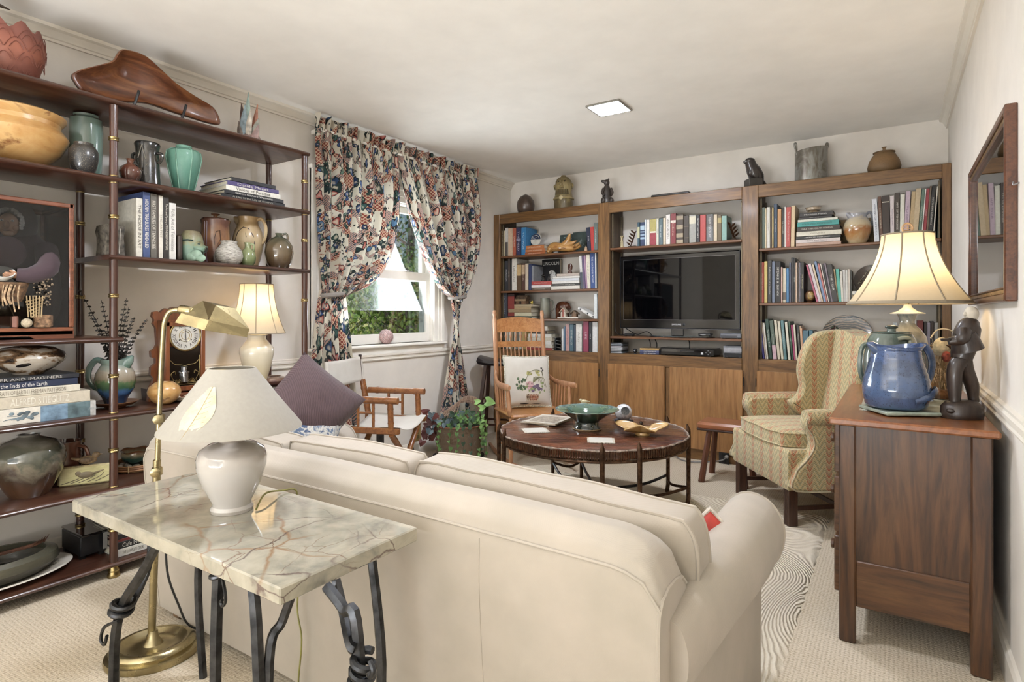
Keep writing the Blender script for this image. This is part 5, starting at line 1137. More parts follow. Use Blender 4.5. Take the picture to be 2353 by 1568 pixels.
for nm, xi, xo, sg in (('right', SX1 - .12, SX1, 1), ('left', SX0 + .25, SX0 + .0, -1)):
    P = armf(xi, xo, sg)
    if sg < 0: P = [(xi, .28), (xi, .42), (xi - .01, .52), (xi - .04, .58), (xi - .09, .605), (xi - .15, .6), (xi - .2, .565), (xi - .235, .51), (xi - .235, .45), (xi - .22, .4), (xi - .24, .36), (xo, .345), (xo, .2), (xo, .03)]
    q = [Vector((sx(a), 0, b_)) for a, b_ in P]; q = cr(q[:11], 3) + q[11:]
    n = len(q)
    def af(u, v): 
        i = min(int(round(v * (n - 1))), n - 1); p = q[i].copy(); y = SY0 + .06 + (SY1 - SY0 - .06) * u
        e = max(0, 1 - u / .8) ** 1.3; p.x += (sx(xi + sg * .07) - p.x) * .62 * e * (1 if p.z > .34 else .45); p.z -= .075 * e * max(0, (p.z - .33) / .25)
        return Vector((p.x, sy(y), p.z)) + noise.noise_vector(Vector((p.x * 4, y * 4, p.z * 4))) * .005
    b = MB().grid(af, 26, n - 1); b.add([af(1, j / (n - 1)) for j in range(n)], [tuple(range(n))]); b.add([af(0, j / (n - 1)) for j in range(n)], [tuple(range(n))])
    b.obj('arm', CREAM, t, ang=60)
    MB().tube([af(1, j / (n - 1)) + Vector((0, .001, 0)) for j in range(n - 2)], .0045, 6).obj('arm_piping', CREAM, t)
def cushion(name, c, d, rot, mat, par, puff=.35, seed=0, pipe=True, nn=18, crown=.5):
    """box cushion: rounded block with soft crown and piping at both edges"""
    hx_, hy_, hz_ = d[0] / 2, d[1] / 2, d[2] / 2
    M = T(c, rot)
    def f(sgn):
        def g(u, v):
            a, b_ = u * 2 - 1, v * 2 - 1; e = (1 - abs(a) ** 5) * (1 - abs(b_) ** 5)
            rr = 1 - .07 * (abs(a * b_) ** 3)
            p = Vector((a * hx_ * rr, sgn * (hy_ * (1 - crown) + hy_ * crown * e ** .4), b_ * hz_ * rr)); return M @ (p + noise.noise_vector(p * 6 + Vector((seed, 0, sgn))) * .006)
        return g
    m = MB(); m.grid(f(1), nn, nn); m.grid(f(-1), nn, nn)
    def loop(sgn):
        pts = []
        g = f(sgn)
        for i in range(nn): pts.append(g(i / nn, 0))
        for i in range(nn): pts.append(g(1, i / nn))
        for i in range(nn): pts.append(g(1 - i / nn, 1))
        for i in range(nn): pts.append(g(0, 1 - i / nn))
        return pts
    A, B_ = loop(1), loop(-1); n = len(A); m.add(A + B_, [(i, (i + 1) % n, n + (i + 1) % n, n + i) for i in range(n)])
    o = m.obj(name, mat, par, ang=75)
    if pipe:
        for P in (A, B_): MB().tube(P, .0048, 6, None, True).obj('piping', mat, o)
    return o
for i, (xa, xb, zz, rz, seed) in enumerate(((-1.225, -.365, .605, -2, 1), (-1.83, -1.235, .60, 2, 5), (-2.27, -1.85, .585, 0, 9))):
    w_ = xb - xa; cushion('back_cushion', (sx((xa + xb) / 2), sy(1.35 + (.01 if i else 0)), zz - .038), (w_, .15, .25), (R(7), R(1.5 if i == 0 else 0), R(rz * .5)), CREAM, t, seed=seed, crown=.45)
for xa, xb in ((-2.07, -1.27), (-1.26, -.46)):
    cushion('seat_cushion', (sx((xa + xb) / 2), sy(1.62), .36), (xb - xa, .13, .5), (R(90), 0, 0), CREAM, t, seed=xa, crown=.4)
for x_, y_ in ((SX0 + .1, SY0 + .02), (SX1 - .06, SY0 + .04), (SX0 + .08, SY1 - .05), (SX1 - .06, SY1 - .05)): MB().bb(sx(x_) - .025, sx(x_) + .025, sy(y_), sy(y_) + .04, 0 if y_ < 1.5 else .0125, .06, .003).obj('foot', wood('8a6a45', '6a4e30', 'a08058', 'z', 2, .4), t)
def pillow(name, label, loc, rot, sz, th, mat, trim=None, seed=0, nn=20, cat='pillow'):
    t_ = thing(name, label, cat, loc); t_.rotation_euler = rot
    def f(sgn):
        def g(u, v):
            a, b_ = u * 2 - 1, v * 2 - 1; pin = 1 - .10 * (1 - abs(a * b_)) * (abs(a) + abs(b_)) * .5
            e = max(0, (1 - a * a)) ** .45 * max(0, (1 - b_ * b_)) ** .45
            return Vector((a * sz[0] / 2 * pin, sgn * th / 2 * e, b_ * sz[1] / 2 * pin)) + noise.noise_vector(Vector((a * 2 + seed, b_ * 2, sgn))) * .006 * e
        return g
    m = MB(); m.grid(f(1), nn, nn); m.grid(f(-1), nn, nn); o = m.obj('cushion', mat, t_, ang=80)
    if trim:
        g = f(1); P = [g(i / nn, 0) for i in range(nn)] + [g(1, i / nn) for i in range(nn)] + [g(1 - i / nn, 1) for i in range(nn)] + [g(0, 1 - i / nn) for i in range(nn)]
        MB().tube(P, .006, 6, None, True).obj('edge_trim', trim, t_)
    return t_
def stripes(a, b, sc, dist, name):
    N = NT(name); v = N.co(); w = N.n('TexWave', wave_type='BANDS', bands_direction='DIAGONAL'); N.l(v, w.inputs[0]); w.inputs['Scale'].default_value = sc; w.inputs['Distortion'].default_value = dist; w.inputs['Detail Scale'].default_value = .6
    N.col(N.ramp(w.outputs['Fac'], [(.2, a), (.7, b)])); N.set(Roughness=.7); N.b.inputs['Sheen Weight'].default_value = .3; N.bump(w.outputs['Fac'], .4, .003); return N.m
pb = at(712, 925, y=1.60)
pillow('throw_pillow', 'plum brown throw pillow with wavy quilting at the sofa end by the etagere', (pb.x, pb.y, pb.z - .02), (R(-14), R(40), R(50)), (.34, .34), .12, stripes('4a3236', '5c4246', 60, 4, 'quilted_plum'), None, 1)
pb = at(690, 962, y=1.52)
pillow('throw_pillow', 'blue and white patterned throw pillow tucked under the plum pillow', (pb.x - .03, pb.y + .02, .585), (R(-20), R(15), R(50)), (.3, .3), .11, glaze([(.4, '3f567c'), (.5, 'dcd8cc'), (.6, '5a7090')], 9, .5, .8, 0, None, 0, False, 'blue_print'), None, 2)
pb = at(1652, 1150, y=1.62)
pillow('throw_pillow', 'red velvet throw pillow with white fringed edge by the sofa arm near the wing chair', (pb.x - .015, pb.y - .03, pb.z - .125), (R(-8), R(45), R(14)), (.15, .15), .07, plain('c23324', .7, 0, .12, 20, name='red_velvet'), plain('e6ddd0', .9, 0, .1, 80, .5), 3)
# ================================================================== DIRECTOR CHAIR
t = thing('director_chair', 'folding bamboo director chair with white canvas seat and back by the window', 'chair', (0, 0, 0))
fn_ = at(848, 912, z=.62); ff = at(983, 897, z=.62); bn = at(745, 910, z=.62); bf = at(880, 893, z=.62)
cen = (fn_ + ff + bn + bf) / 4; fwd = ((fn_ + ff) / 2 - (bn + bf) / 2); ang = math.atan2(fwd.y, fwd.x)
t.location = (cen.x + .04, cen.y, 0); t.rotation_euler = (0, 0, ang)      # local +x = facing
hw_, hl = .225, .17
def bam(p, q, r, nm, rings=3):
    p, q = Vector(p), Vector(q); n = 24; pts = [p + (q - p) * i / n for i in range(n + 1)]
    rad = [r * (1 + (.14 if any(abs(i / n - (j + .5) / rings) < .022 for j in range(rings)) else 0)) for i in range(n + 1)]
    return MB().tube(pts, rad, 10).obj(nm, BAMBOO, t)
for s_ in (-1, 1):
    y = s_ * hw_
    bam((-hl - .03, y, .607), (hl + .04, y, .607), .021, 'armrest'); bam((hl - .01, y, .60), (hl - .005, y, .43), .0175, 'arm_post', 2)
    bam((hl - .12, y, .595), (hl - .12, y, .445), .009, 'spindle', 2); bam((hl - .22, y, .595), (hl - .22, y, .445), .009, 'spindle', 2); bam((hl - .12, y, .53), (hl - .22, y, .53), .007, 'spindle_bar', 1)
    MB().bb(-hl - .05, hl + .05, y - .017, y + .017, .405, .442, .005).obj('seat_rail', BAMBOO, t)
    bam((-hl - .03, y, .44), (-hl - .075, y, .68), .02, 'back_post', 2)
    ct = MB().tube([(-hl - .075, y, .67), (-hl - .092, y, .845)], .0105, 10); ct.obj('back_stick', plain('4a3020', .5), t)
    for x_ in (-hl + .02, hl - .0): bam((x_, s_ * .23, .405), (x_, -s_ * .20, .03), .018, 'leg', 4)
    MB().bb(-hl - .03, hl + .03, s_ * .20 - .014, s_ * .20 + .014, 0.0, .03, .004).obj('floor_rail', BAMBOO, t)
CANV = fabric('ece5d8', 'f2ede2', 220, .9, .2, 'white_canvas')
def seat(u, v): a = v * 2 - 1; return (-hl - .02 + u * (2 * hl + .07), a * hw_, .447 - .045 * (1 - a * a) + .004 * sin(u * 9))
g = MB().grid(seat, 12, 16); o = g.obj('canvas_seat', CANV, t, ang=80); o.modifiers.new('t', 'SOLIDIFY').thickness = .003
def bk(u, v): a = u * 2 - 1; z = .665 + v * .165; return (-hl - .072 - (z - .67) * .1 - .02 * (1 - a * a), a * (hw_ + .012), z + .008 * a * a)
o = MB().grid(bk, 18, 8).obj('canvas_back', CANV, t, ang=80); o.modifiers.new('t', 'SOLIDIFY').thickness = .003
for s_ in (-1, 1): MB().tube([(-hl - .075, s_ * (hw_ + .002), .667), (-hl - .092, s_ * (hw_ + .002), .835)], .0125, 10).obj('canvas_sleeve', CANV, t); MB().lathe([(0, 0), (.012, 0), (.012, .012), (0, .014)], 10, T((-hl - .093, s_ * hw_, .838))).obj('stick_cap', plain('33241a', .5), t)
MB().bb(hl + .01, hl + .016, -.14, -.01, .24, .262, .001, T((0, 0, 0), (R(-8), 0, 0))).bb(hl + .01, hl + .016, -.01, .12, .225, .245, .001, T((0, 0, 0), (R(6), 0, 0))).obj('lock_strut', IRON, t)
t = thing('extension_cable', 'black cable lying along the baseboard by the director chair', 'cord', (XL + .1, 3.1, 0))
MB().tube(cr([(-.08, -.35, .35), (-.05, -.3, .2), (.02, -.1, .02), (.05, .2, .006), (.08, .5, .006), (.02, .75, .006)], 6), .004, 6).obj('cord', BLACK, t)
# ================================================================== PLANT BUCKET
bp = at(1054, 1052, z=0); k = dep(bp) / FPX
TIN = None
def tin():
    N = NT('rusted_tin'); v = N.co('Object'); g = N.co('Generated'); x = N.n('SeparateXYZ'); N.l(g, x.inputs[0]); n = N.noise(v, 14, 6, .7, .5); n2 = N.noise(v, 60, 4)
    f = N.math('ADD', N.math('MULTIPLY', n, .8), N.math('MULTIPLY', n2, .25)); c = N.ramp(f, [(.38, '6f5a44'), (.5, '97816a'), (.6, '8a7660'), (.72, 'a9a39a')])
    N.col(c); N.set(Roughness=.5, Metallic=.55); N.bump(n2, .3, .003); return N.m
t = thing('plant_bucket', 'old rusty tin bucket planter standing on a clear saucer by the window', 'planter', (bp.x, bp.y, 0), R(YAW))
r0 = 53 * k; hb = CAMH + (PY0 - 975) * k
MB().lathe([(0, .012), (r0 * .95, .012), (r0 * .97, .016), (r0, hb), (r0 * 1.02, hb + .004), (r0 * .97, hb + .004), (r0 * .94, hb * .88), (0, hb * .88)], 40).obj('bucket', tin(), t)
MB().tube([(r0 * 1.01 * cos(a), r0 * 1.01 * sin(a), hb) for a in [2 * pi * i / 40 for i in range(40)]], .007, 6, None, True).obj('rim', plain('8d5a3c', .7, 0, .3, 40), t)
MB().lathe([(0, .0005), (r0 * .98, .0005), (r0 * .99, .004), (r0 * 1.12, .022), (r0 * 1.1, .022), (r0 * .95, .008), (0, .006)], 40).obj('saucer', glass('e6ecee', 1, 'clear_plastic'), t)
MB().lathe([(0, hb * .885), (r0 * .92, hb * .885), (r0 * .9, hb * .9), (0, hb * .94)], 24).obj('soil', plain('3a2f26', .95, 0, .4, 60, .6), t)
TW = wood('b59a86', '8a6a55', 'd0bba8', 'z', 3, .7, name='pale_twig'); m = MB(); rnd = random.Random(11)
for j in range(7):
    x0 = -.9 + .12 * j; pts = [(r0 * x0, -r0 * .3 + .02 * j, hb * .9), (r0 * (x0 + .1), -r0 * .2, hb + .06 + .004 * j), (r0 * (-.1 + .05 * j), -r0 * .1, hb + .16 + .008 * j), (r0 * (.55 + .04 * j), .0, hb + .17 + .005 * j), (r0 * (.92), .02, hb + .08)]
    m.tube(cr(pts, 6), rnd.uniform(.004, .007), 6)
m.obj('twig_handle', TW, t)
pt = thing('ivy_plant', 'trailing ivy and burgundy begonia growing in the tin bucket', 'plant', (bp.x, bp.y, hb * .9), R(YAW))
def heart(m, p, n, sz, roll):
    M = Matrix.Translation(Vector(p)) @ Vector(n).normalized().to_track_quat('Z', 'Y').to_matrix().to_4x4() @ Matrix.Rotation(roll, 4, 'Z') @ Matrix.Scale(sz, 4)
    m.add([(0, -.1, 0), (.38, -.3, .06), (.5, .05, .08), (.3, .45, .03), (0, .8, -.08), (-.3, .45, .03), (-.5, .05, .08), (-.38, -.3, .06), (0, .2, -.03)], [(0, 1, 8), (1, 2, 8), (2, 3, 8), (3, 4, 8), (4, 5, 8), (5, 6, 8), (6, 7, 8), (7, 0, 8)], M)
GL = leafmat('3a6a2c', '5f8f3c', '8ab85a'); GD = leafmat('26402c', '35563a', '54704e'); GB = leafmat('4a1f1c', '6d2c24', '8a4232'); GT = leafmat('4a5a66', '6a8088', '9ab0b4')
def bunch(nm, n, mat, fn, szr, seed):
    m = MB(); rnd = random.Random(seed)
    for i in range(n): p, nn = fn(rnd, i); heart(m, p, nn, rnd.uniform(*szr), rnd.uniform(0, 6.3))
    m.obj(nm, mat, pt, flat=True)
bunch('ivy_leaves', 85, GL, lambda r_, i: ((r0 * r_.uniform(-.1, 1.1), r0 * r_.uniform(-.9, .5), r_.uniform(.02, .12) * (1 - .0)), (r_.uniform(-1, 1), r_.uniform(-1.4, .2), r_.uniform(.2, 1.2))), (.022, .04), 1)
bunch('dark_leaves', 34, GD, lambda r_, i: ((r0 * r_.uniform(-.6, .8), r0 * r_.uniform(-.9, .3), r_.uniform(.02, .12)), (r_.uniform(-1, 1), -1, r_.uniform(.1, 1))), (.03, .055), 2)
bunch('begonia_leaves', 42, GB, lambda r_, i: ((-r0 * r_.uniform(.75, 1.55), r0 * r_.uniform(-.7, .3), r_.uniform(-.09, .14)), (r_.uniform(-1, .3), -1, r_.uniform(-.2, 1))), (.035, .06), 3)
bunch('grey_leaves', 26, GT, lambda r_, i: ((-r0 * r_.uniform(-.3, 1.3), r0 * r_.uniform(-1, -.2), r_.uniform(.0, .12)), (r_.uniform(-1, 1), -1, r_.uniform(0, 1))), (.03, .05), 4)
for vn, (x0, drop, sd) in enumerate(((1.05, .30, 1), (.95, .2, 2), (1.15, .36, 3), (.3, .26, 4), (.05, .18, 5), (-.25, .22, 6), (.6, .3, 7), (-.75, .14, 8), (1.0, .12, 9))):
    rnd = random.Random(sd * 7); yy = -math.sqrt(max(.02, 1.08 - min(1, x0 * x0))) * r0 * 1.03; pts = cr([(x0 * r0 * .8, yy * .8, .05), (x0 * r0 * 1.02, yy * 1.06, .055), (x0 * r0 * 1.06, yy * 1.08, -drop * .4), (x0 * r0 * 1.06 + rnd.uniform(-.02, .03), yy * 1.08, -drop)], 6)
    m = MB().tube(pts, .0016, 5)
    for j, p in enumerate(pts[5::2]): heart(m, p + Vector((rnd.uniform(-.015, .015), -.008, 0)), (rnd.uniform(-.5, .5), -1, rnd.uniform(0, .6)), rnd.uniform(.022, .036), rnd.uniform(2.6, 3.7))
    m.obj('trailing_vine', GL if vn % 3 else GD, pt, flat=True)
m = MB().tube(cr([(r0 * .4, 0, .05), (r0 * .7, 0, .16), (r0 * .95, 0, .2)], 5), .0015, 5)
for p, s_, rl in (((r0 * .75, -.01, .205), .055, -1.4), ((r0 * 1.25, -.01, .205), .085, -1.75), ((r0 * .95, -.01, .155), .06, -1.3)): heart(m, p, (0, -1, .5), s_, rl)
m.obj('pothos_shoot', leafmat('6fa24a', '8fc25e', 'a8d478'), pt, flat=True)
# ================================================================== BAR STOOL
sp_ = at(1139, 835, y=4.26)
t = thing('bar_stool', 'tall wooden bar stool with dark leather saddle seat beside the bookcase', 'stool', (sp_.x + .05, 4.27, 0), R(20))
zs = .745
def sd(u, v): a, b_ = u * 2 - 1, v * 2 - 1; return (a * .19, b_ * .115 * (1 - .15 * a * a), zs - .012 + .03 * a * a - .02 * b_ * b_)
m = MB().grid(sd, 14, 10); m.v = m.v; 
def sd2(u, v): a, b_ = u * 2 - 1, v * 2 - 1; return (a * .185, b_ * .11 * (1 - .15 * a * a), zs - .07 + .012 * a * a)
m.grid(sd2, 14, 10); ed = [(i / 14, 0) for i in range(14)] + [(1, i / 10) for i in range(10)] + [(1 - i / 14, 1) for i in range(14)] + [(0, 1 - i / 10) for i in range(10)]
A = [sd(*e) for e in ed]; B_ = [sd2(*e) for e in ed]; Cc = [tuple((Vector(a) + Vector(b_)) / 2 + Vector((Vector(a).x * .06, Vector(a).y * .06, 0))) for a, b_ in zip(A, B_)]; n = len(ed)
m.add(A + Cc, [(i, (i + 1) % n, n + (i + 1) % n, n + i) for i in range(n)]).add(Cc + B_, [(i, (i + 1) % n, n + (i + 1) % n, n + i) for i in range(n)])
m.obj('seat', plain('2b2426', .3, 0, .15, 12, .08, coat=.3), t, ang=60)
SW = wood('5d3828', '3f251a', '744a36', 'z', 2, .4, .1, name='stool_wood'); lg = {}
for sx_ in (-1, 1):
    for sy_ in (-1, 1): MB().tube([(sx_ * .125, sy_ * .06, zs - .06), (sx_ * .19, sy_ * .15, 0)], [.02, .02], 4).obj('leg', SW, t)
for f_, dz in ((.45, 0), (.7, .0)):
    for sx_ in (-1, 1): x_ = sx_ * (.125 + .065 * f_); y_ = .06 + .09 * f_; MB().tube([(x_, -y_, (zs - .06) * (1 - f_)), (x_, y_, (zs - .06) * (1 - f_))], .012, 4).obj('stretcher', SW, t)
    for sy_ in (-1, 1): f2 = f_ + .06; x_ = .125 + .065 * f2; y_ = sy_ * (.06 + .09 * f2); MB().tube([(-x_, y_, (zs - .06) * (1 - f2)), (x_, y_, (zs - .06) * (1 - f2))], .012, 4).obj('stretcher', SW, t)
# ================================================================== ROCKING CHAIR
t = thing('rocking_chair', 'honey maple spindle-back rocking chair in front of the bookcase', 'chair', (-2.335, 3.80, .0), R(-38)); rk = t
def turn(p, q, prof, nm, mat=OAKZ, n=12, par=None):
    p, q = Vector(p), Vector(q); M = Matrix.Translation(p) @ (q - p).to_track_quat('Z', 'Y').to_matrix().to_4x4(); Ln = (q - p).length
    return MB().lathe([(0, 0)] + [(r_, z_ * Ln) for r_, z_ in prof] + [(0, Ln)], n, M).obj(nm, mat, par or t)
SEATW = wood('c48a48', 'a06a30', 'd8a565', 'x', 1, .35, .3, name='maple_seat')
pw = .205
for s_ in (-1, 1):
    turn((-.17, s_ * pw, .05), (-.30, s_ * pw, 1.165), [(.014, 0), (.018, .1), (.019, .3), (.016, .36), (.02, .5), (.019, .7), (.018, .93), (.013, .95), (.018, .965), (.013, .995)], 'back_post')
def xz(z): return -.17 - .13 * (z - .05) / 1.115
def rail_(z0, z1, bow, nm, arch=0):
    def f(u, v): a = u * 2 - 1; z = z0 + (z1 - z0) * v + arch * (1 - a * a) * v; return (xz(z) - .03 * (1 - a * a) - .007, a * (pw - .012), z)
    def f2(u, v): p = f(u, v); return (p[0] + .014, p[1], p[2])
    m = MB().grid(f, 16, 3); m.grid(f2, 16, 3)
    e = lambda g: [g(i / 16, 0) for i in range(16)] + [g(1, i / 3) for i in range(3)] + [g(1 - i / 16, 1) for i in range(16)] + [g(0, 1 - i / 3) for i in range(3)]
    A, B_ = e(f), e(f2); n = len(A); m.add(A + B_, [(i, (i + 1) % n, n + (i + 1) % n, n + i) for i in range(n)]); m.obj(nm, SEATW, t)
rail_(.985, 1.085, .03, 'crest_rail', .022); rail_(.865, .91, .03, 'middle_rail')
for i in range(8):
    a = (i + .5) / 8 * 2 - 1; y = a * (pw - .03); x_ = xz(.95) - .03 * (1 - a * a)
    turn((x_, y, .905), (x_, y, .99), [(.005, 0), (.0055, .25), (.010, .45), (.0115, .55), (.006, .75), (.005, 1)], 'short_spindle', n=8)
for i in range(11):
    a = (i + .5) / 11 * 2 - 1; y = a * (pw - .02); b_ = -.03 * (1 - a * a)
    turn((xz(.40) + .01, y, .40), (xz(.87) + b_, y, .87), [(.0055, 0), (.0075, .4), (.005, 1)], 'spindle', n=8)
m = MB(); m.bb(-.21, .235, -.235, .235, .372, .402, .012); m.obj('seat', SEATW, t)
MB().bb(-.19, .205, -.2, .2, .335, .371, .004).obj('seat_apron', wood('9a6a3a', '774d27', 'b58450', 'y', 1, .4), t)
for s_ in (-1, 1):
    y = s_ * .225
    turn((.18, y, .04), (.19, y, .375), [(.013, 0), (.016, .2), (.021, .4), (.014, .5), (.022, .7), (.017, .9), (.016, 1)], 'front_leg')
    turn((.19, y + s_ * .012, .39), (.175, y + s_ * .018, .585), [(.012, 0), (.016, .15), (.02, .3), (.012, .38), (.017, .6), (.012, .9), (.011, 1)], 'arm_post')
    pts = cr([(xz(.74), s_ * (pw + .004), .74), (xz(.66) + .015, s_ * (pw + .012), .66), (-.13, s_ * (pw + .03), .605), (.0, s_ * (pw + .04), .592), (.15, s_ * (pw + .045), .595), (.255, s_ * (pw + .055), .602)], 6)
    MB().tube(pts, [.012, .015, .02, .022, .025, .026, .018], 10, None, False, .55).obj('arm', OAKZ, t)
    for j in range(5):
        x_ = -.11 + .055 * j; turn((x_, y, .40), (x_, y + s_ * .012, .588), [(.005, 0), (.0065, .5), (.005, 1)], 'arm_spindle', n=8)
    # rocker runner
    pts = [(x_, s_ * .21, .028 + .20 * (x_ + .02) ** 2) for x_ in [-.42 + .80 * i / 18 for i in range(19)]]
    MB().tube(pts, .017, 4, None, False, .75).obj('rocker', OAKZ, t)
for z_, x_ in ((.2, .185), (.12, -.165)): turn((x_, -.22, z_), (x_, .22, z_), [(.007, 0), (.013, .5), (.007, 1)], 'stretcher', n=10)
# needlepoint pillow
NP = fabric('e8e0d0', 'efe8da', 120, .95, .5, 'needlepoint_cream')
fw = Vector((cos(R(-38)), sin(R(-38)), 0)); pc = Vector((-2.335, 3.80, 0)) + fw * -.085
ptil = thing('needlepoint_pillow', 'cream needlepoint pillow with flower basket on the rocking chair', 'pillow', (pc.x, pc.y, .605)); ptil.rotation_euler = (R(-13), R(2), R(52 + 2))
SZ, TH = (.385, .40), .13
def ps(a, b_, off=0):
    pin = 1 - .10 * (1 - abs(a * b_)) * (abs(a) + abs(b_)) * .5; e = max(0, (1 - a * a)) ** .45 * max(0, (1 - b_ * b_)) ** .45
    return Vector((a * SZ[0] / 2 * pin, -(TH / 2 * e + off), b_ * SZ[1] / 2 * pin))
m = MB().grid(lambda u, v: ps(u * 2 - 1, v * 2 - 1), 22, 22).grid(lambda u, v: ps(u * 2 - 1, v * 2 - 1) * Vector((1, 1, 1)) if False else Vector((ps(u * 2 - 1, v * 2 - 1).x, -ps(u * 2 - 1, v * 2 - 1).y, ps(u * 2 - 1, v * 2 - 1).z)), 22, 22); m.obj('cushion', NP, ptil, ang=80)
nn = 22; P = [ps(i / nn * 2 - 1, -1) for i in range(nn)] + [ps(1, i / nn * 2 - 1) for i in range(nn)] + [ps(1 - 2 * i / nn, 1) for i in range(nn)] + [ps(-1, 1 - 2 * i / nn) for i in range(nn)]
rp = []
for i, p in enumerate(P): rp += [p]
MB().tube(rp, [.0055 + .0018 * (i % 2) for i in range(len(rp))], 6, None, True).obj('rope_edge', plain('cfc2ae', .9, 0, .3, 120), ptil)
def blob(c, pts, nm):
    m = MB(); rnd = random.Random(len(nm) + len(pts))
    for a, b_, ra, rb in pts:
        q = [ps(a + ra * cos(w) * (1 + .15 * sin(3 * w)), b_ + rb * sin(w), .0016) for w in [i * pi / 6 for i in range(12)]]; m.add(q + [ps(a, b_, .0022)], [(i, (i + 1) % 12, 12) for i in range(12)])
    m.obj(nm, plain(c, .95, 0, .3, 90), ptil)
rnd = random.Random(4)
blob('55664a', [(rnd.uniform(-.62, -.2), rnd.uniform(-.35, .1), .05, .06) for _ in range(16)], 'stitched_leaves')
blob('8a9a62', [(rnd.uniform(-.55, .65), rnd.uniform(-.5, -.05), .04, .05) for _ in range(16)], 'stitched_greens')
blob('a8a060', [(rnd.uniform(-.1, .45), rnd.uniform(.2, .36), .07, .05) for _ in range(9)], 'stitched_plumes')
blob('6a5a6e', [(.18, -.28, .1, .09), (.3, -.22, .09, .08), (.38, -.34, .08, .08), (.1, -.4, .08, .07), (.5, -.36, .05, .06)], 'stitched_violets')
blob('d3a0a2', [(-.05, -.2, .17, .17)], 'stitched_rose'); blob('b97a80', [(-.05, -.2, .07, .07), (-.1, -.13, .03, .05), (.02, -.26, .04, .04)], 'rose_heart')
blob('9a5a40', [(.02, -.68, .09, .13), (.14, -.68, .09, .13), (.26, -.68, .1, .13)], 'stitched_basket'); blob('6a4a38', [(-.1, -.66, .08, .12)], 'basket_shadow_side')  # darker brown stitching on one side of the basket
m = MB()
for i in range(6): m.tube([ps(-.2 + .11 * i, -.82, .003), ps(-.18 + .11 * i, -.53, .003)], .0013, 5)
for j in range(4): m.tube([ps(-.2, -.8 + .09 * j, .003), ps(.4, -.8 + .09 * j, .003)], .0013, 5)
m.obj('basket_weave', plain('d8c9a8', .9), ptil)
m = MB().tube(cr([ps(-.2, .0, .003), ps(-.05, .3, .003), ps(.25, .42, .003), ps(.55, .35, .003), ps(.6, .1, .003)], 6), .0018, 5)
for j in range(7): m.tube(cr([ps(.1, -.1, .003), ps(.15 + .07 * j, .15, .003), ps(.2 + .09 * j, .02 - .05 * j, .003)], 4), .0014, 5)
m.obj('stitched_stems', plain('8d8a5c', .9), ptil)
blob('2a2624', [(.56, .5, .05, .03), (.62, .42, .04, .03), (.58, .3, .015, .12), (-.25, -.92, .2, .02), (.3, -.93, .2, .012)], 'stitched_black_ribbon')
# ================================================================== COFFEE TABLE
TC = Vector((-1.489, 3.115, 0)); ZT = .45
t = thing('coffee_table', 'round coffee table with rough-edged dark top and hammered iron legs on the rug', 'table', (TC.x, TC.y, 0), R(YAW))
def cop():
    N = NT('burnished_top'); v = N.co('Object', 1); n = N.noise(v, 3, 6, .65, 1.5); v2 = N.co('Object', (3, 30, 3)); n2 = N.noise(v2, 2, 4)
    N.col(N.ramp(N.math('ADD', N.math('MULTIPLY', n, .75), N.math('MULTIPLY', n2, .25)), [(.3, '2f1d15'), (.45, '57301d'), (.6, '7d4424'), (.75, '4a2f22')])); N.l(N.ramp(n2, [(.3, .18), (.7, .34)]), N.b.inputs['Roughness']); N.b.inputs['Coat Weight'].default_value = .35; N.b.inputs['Coat Roughness'].default_value = .15; return N.m
RT = .545
def jit(q, a): return (q[0] * (1 + .006 * sin(11 * a) + .004 * sin(29 * a)), q[1] * (1 + .006 * sin(11 * a) + .004 * sin(29 * a)), q[2])
MB().lathe([(0, ZT - .05), (RT - .01, ZT - .05), (RT, ZT - .04), (RT * .99, ZT - .02), (RT, ZT - .004), (RT - .006, ZT), (0, ZT)], 96, None, jit).obj('top', cop(), t)
MB().tube([jit(((RT - .004) * cos(a), (RT - .004) * sin(a), ZT - .001), a) for a in [2 * pi * i / 120 for i in range(120)]], [.003 + .002 * (i % 3) for i in range(120)], 6, None, True).obj('rough_edge', plain('8a7a6c', .7, 0, .5, 60), t)
m = MB(); rnd = random.Random(9)
for i in range(260):
    a = 2 * pi * i / 260; q0 = jit((RT + .001, 0, 0), a); rr = q0[0]; m.tube([(rr * cos(a), rr * sin(a), ZT - .006), (rr * cos(a) * .998, rr * sin(a) * .998, ZT - .046)], rnd.uniform(.003, .006), 4)
m.obj('hammered_rim', RUST, t)
MB().tube([(RT * .98 * cos(a), RT * .98 * sin(a), ZT - .058) for a in [2 * pi * i / 72 for i in range(72)]], .008, 6, None, True).obj('ring_rail', RUST, t)
LA = [(-93, -73), (-5, 24), (90, 111), (178, 200)]
legp = {}
for pair in LA:
    for a in pair:
        r_ = RT + .008; x_, y_ = r_ * cos(R(a)), r_ * sin(R(a))
        MB().tube([(x_ * .985, y_ * .985, 0.0128), (x_, y_, .06), (x_, y_, .2), (x_, y_, ZT - .03), (x_ * .996, y_ * .996, ZT + .01), (x_ * .985, y_ * .985, ZT + .042)], [.013, .0125, .012, .014, .014, .003], 6).obj('leg', RUST, t)
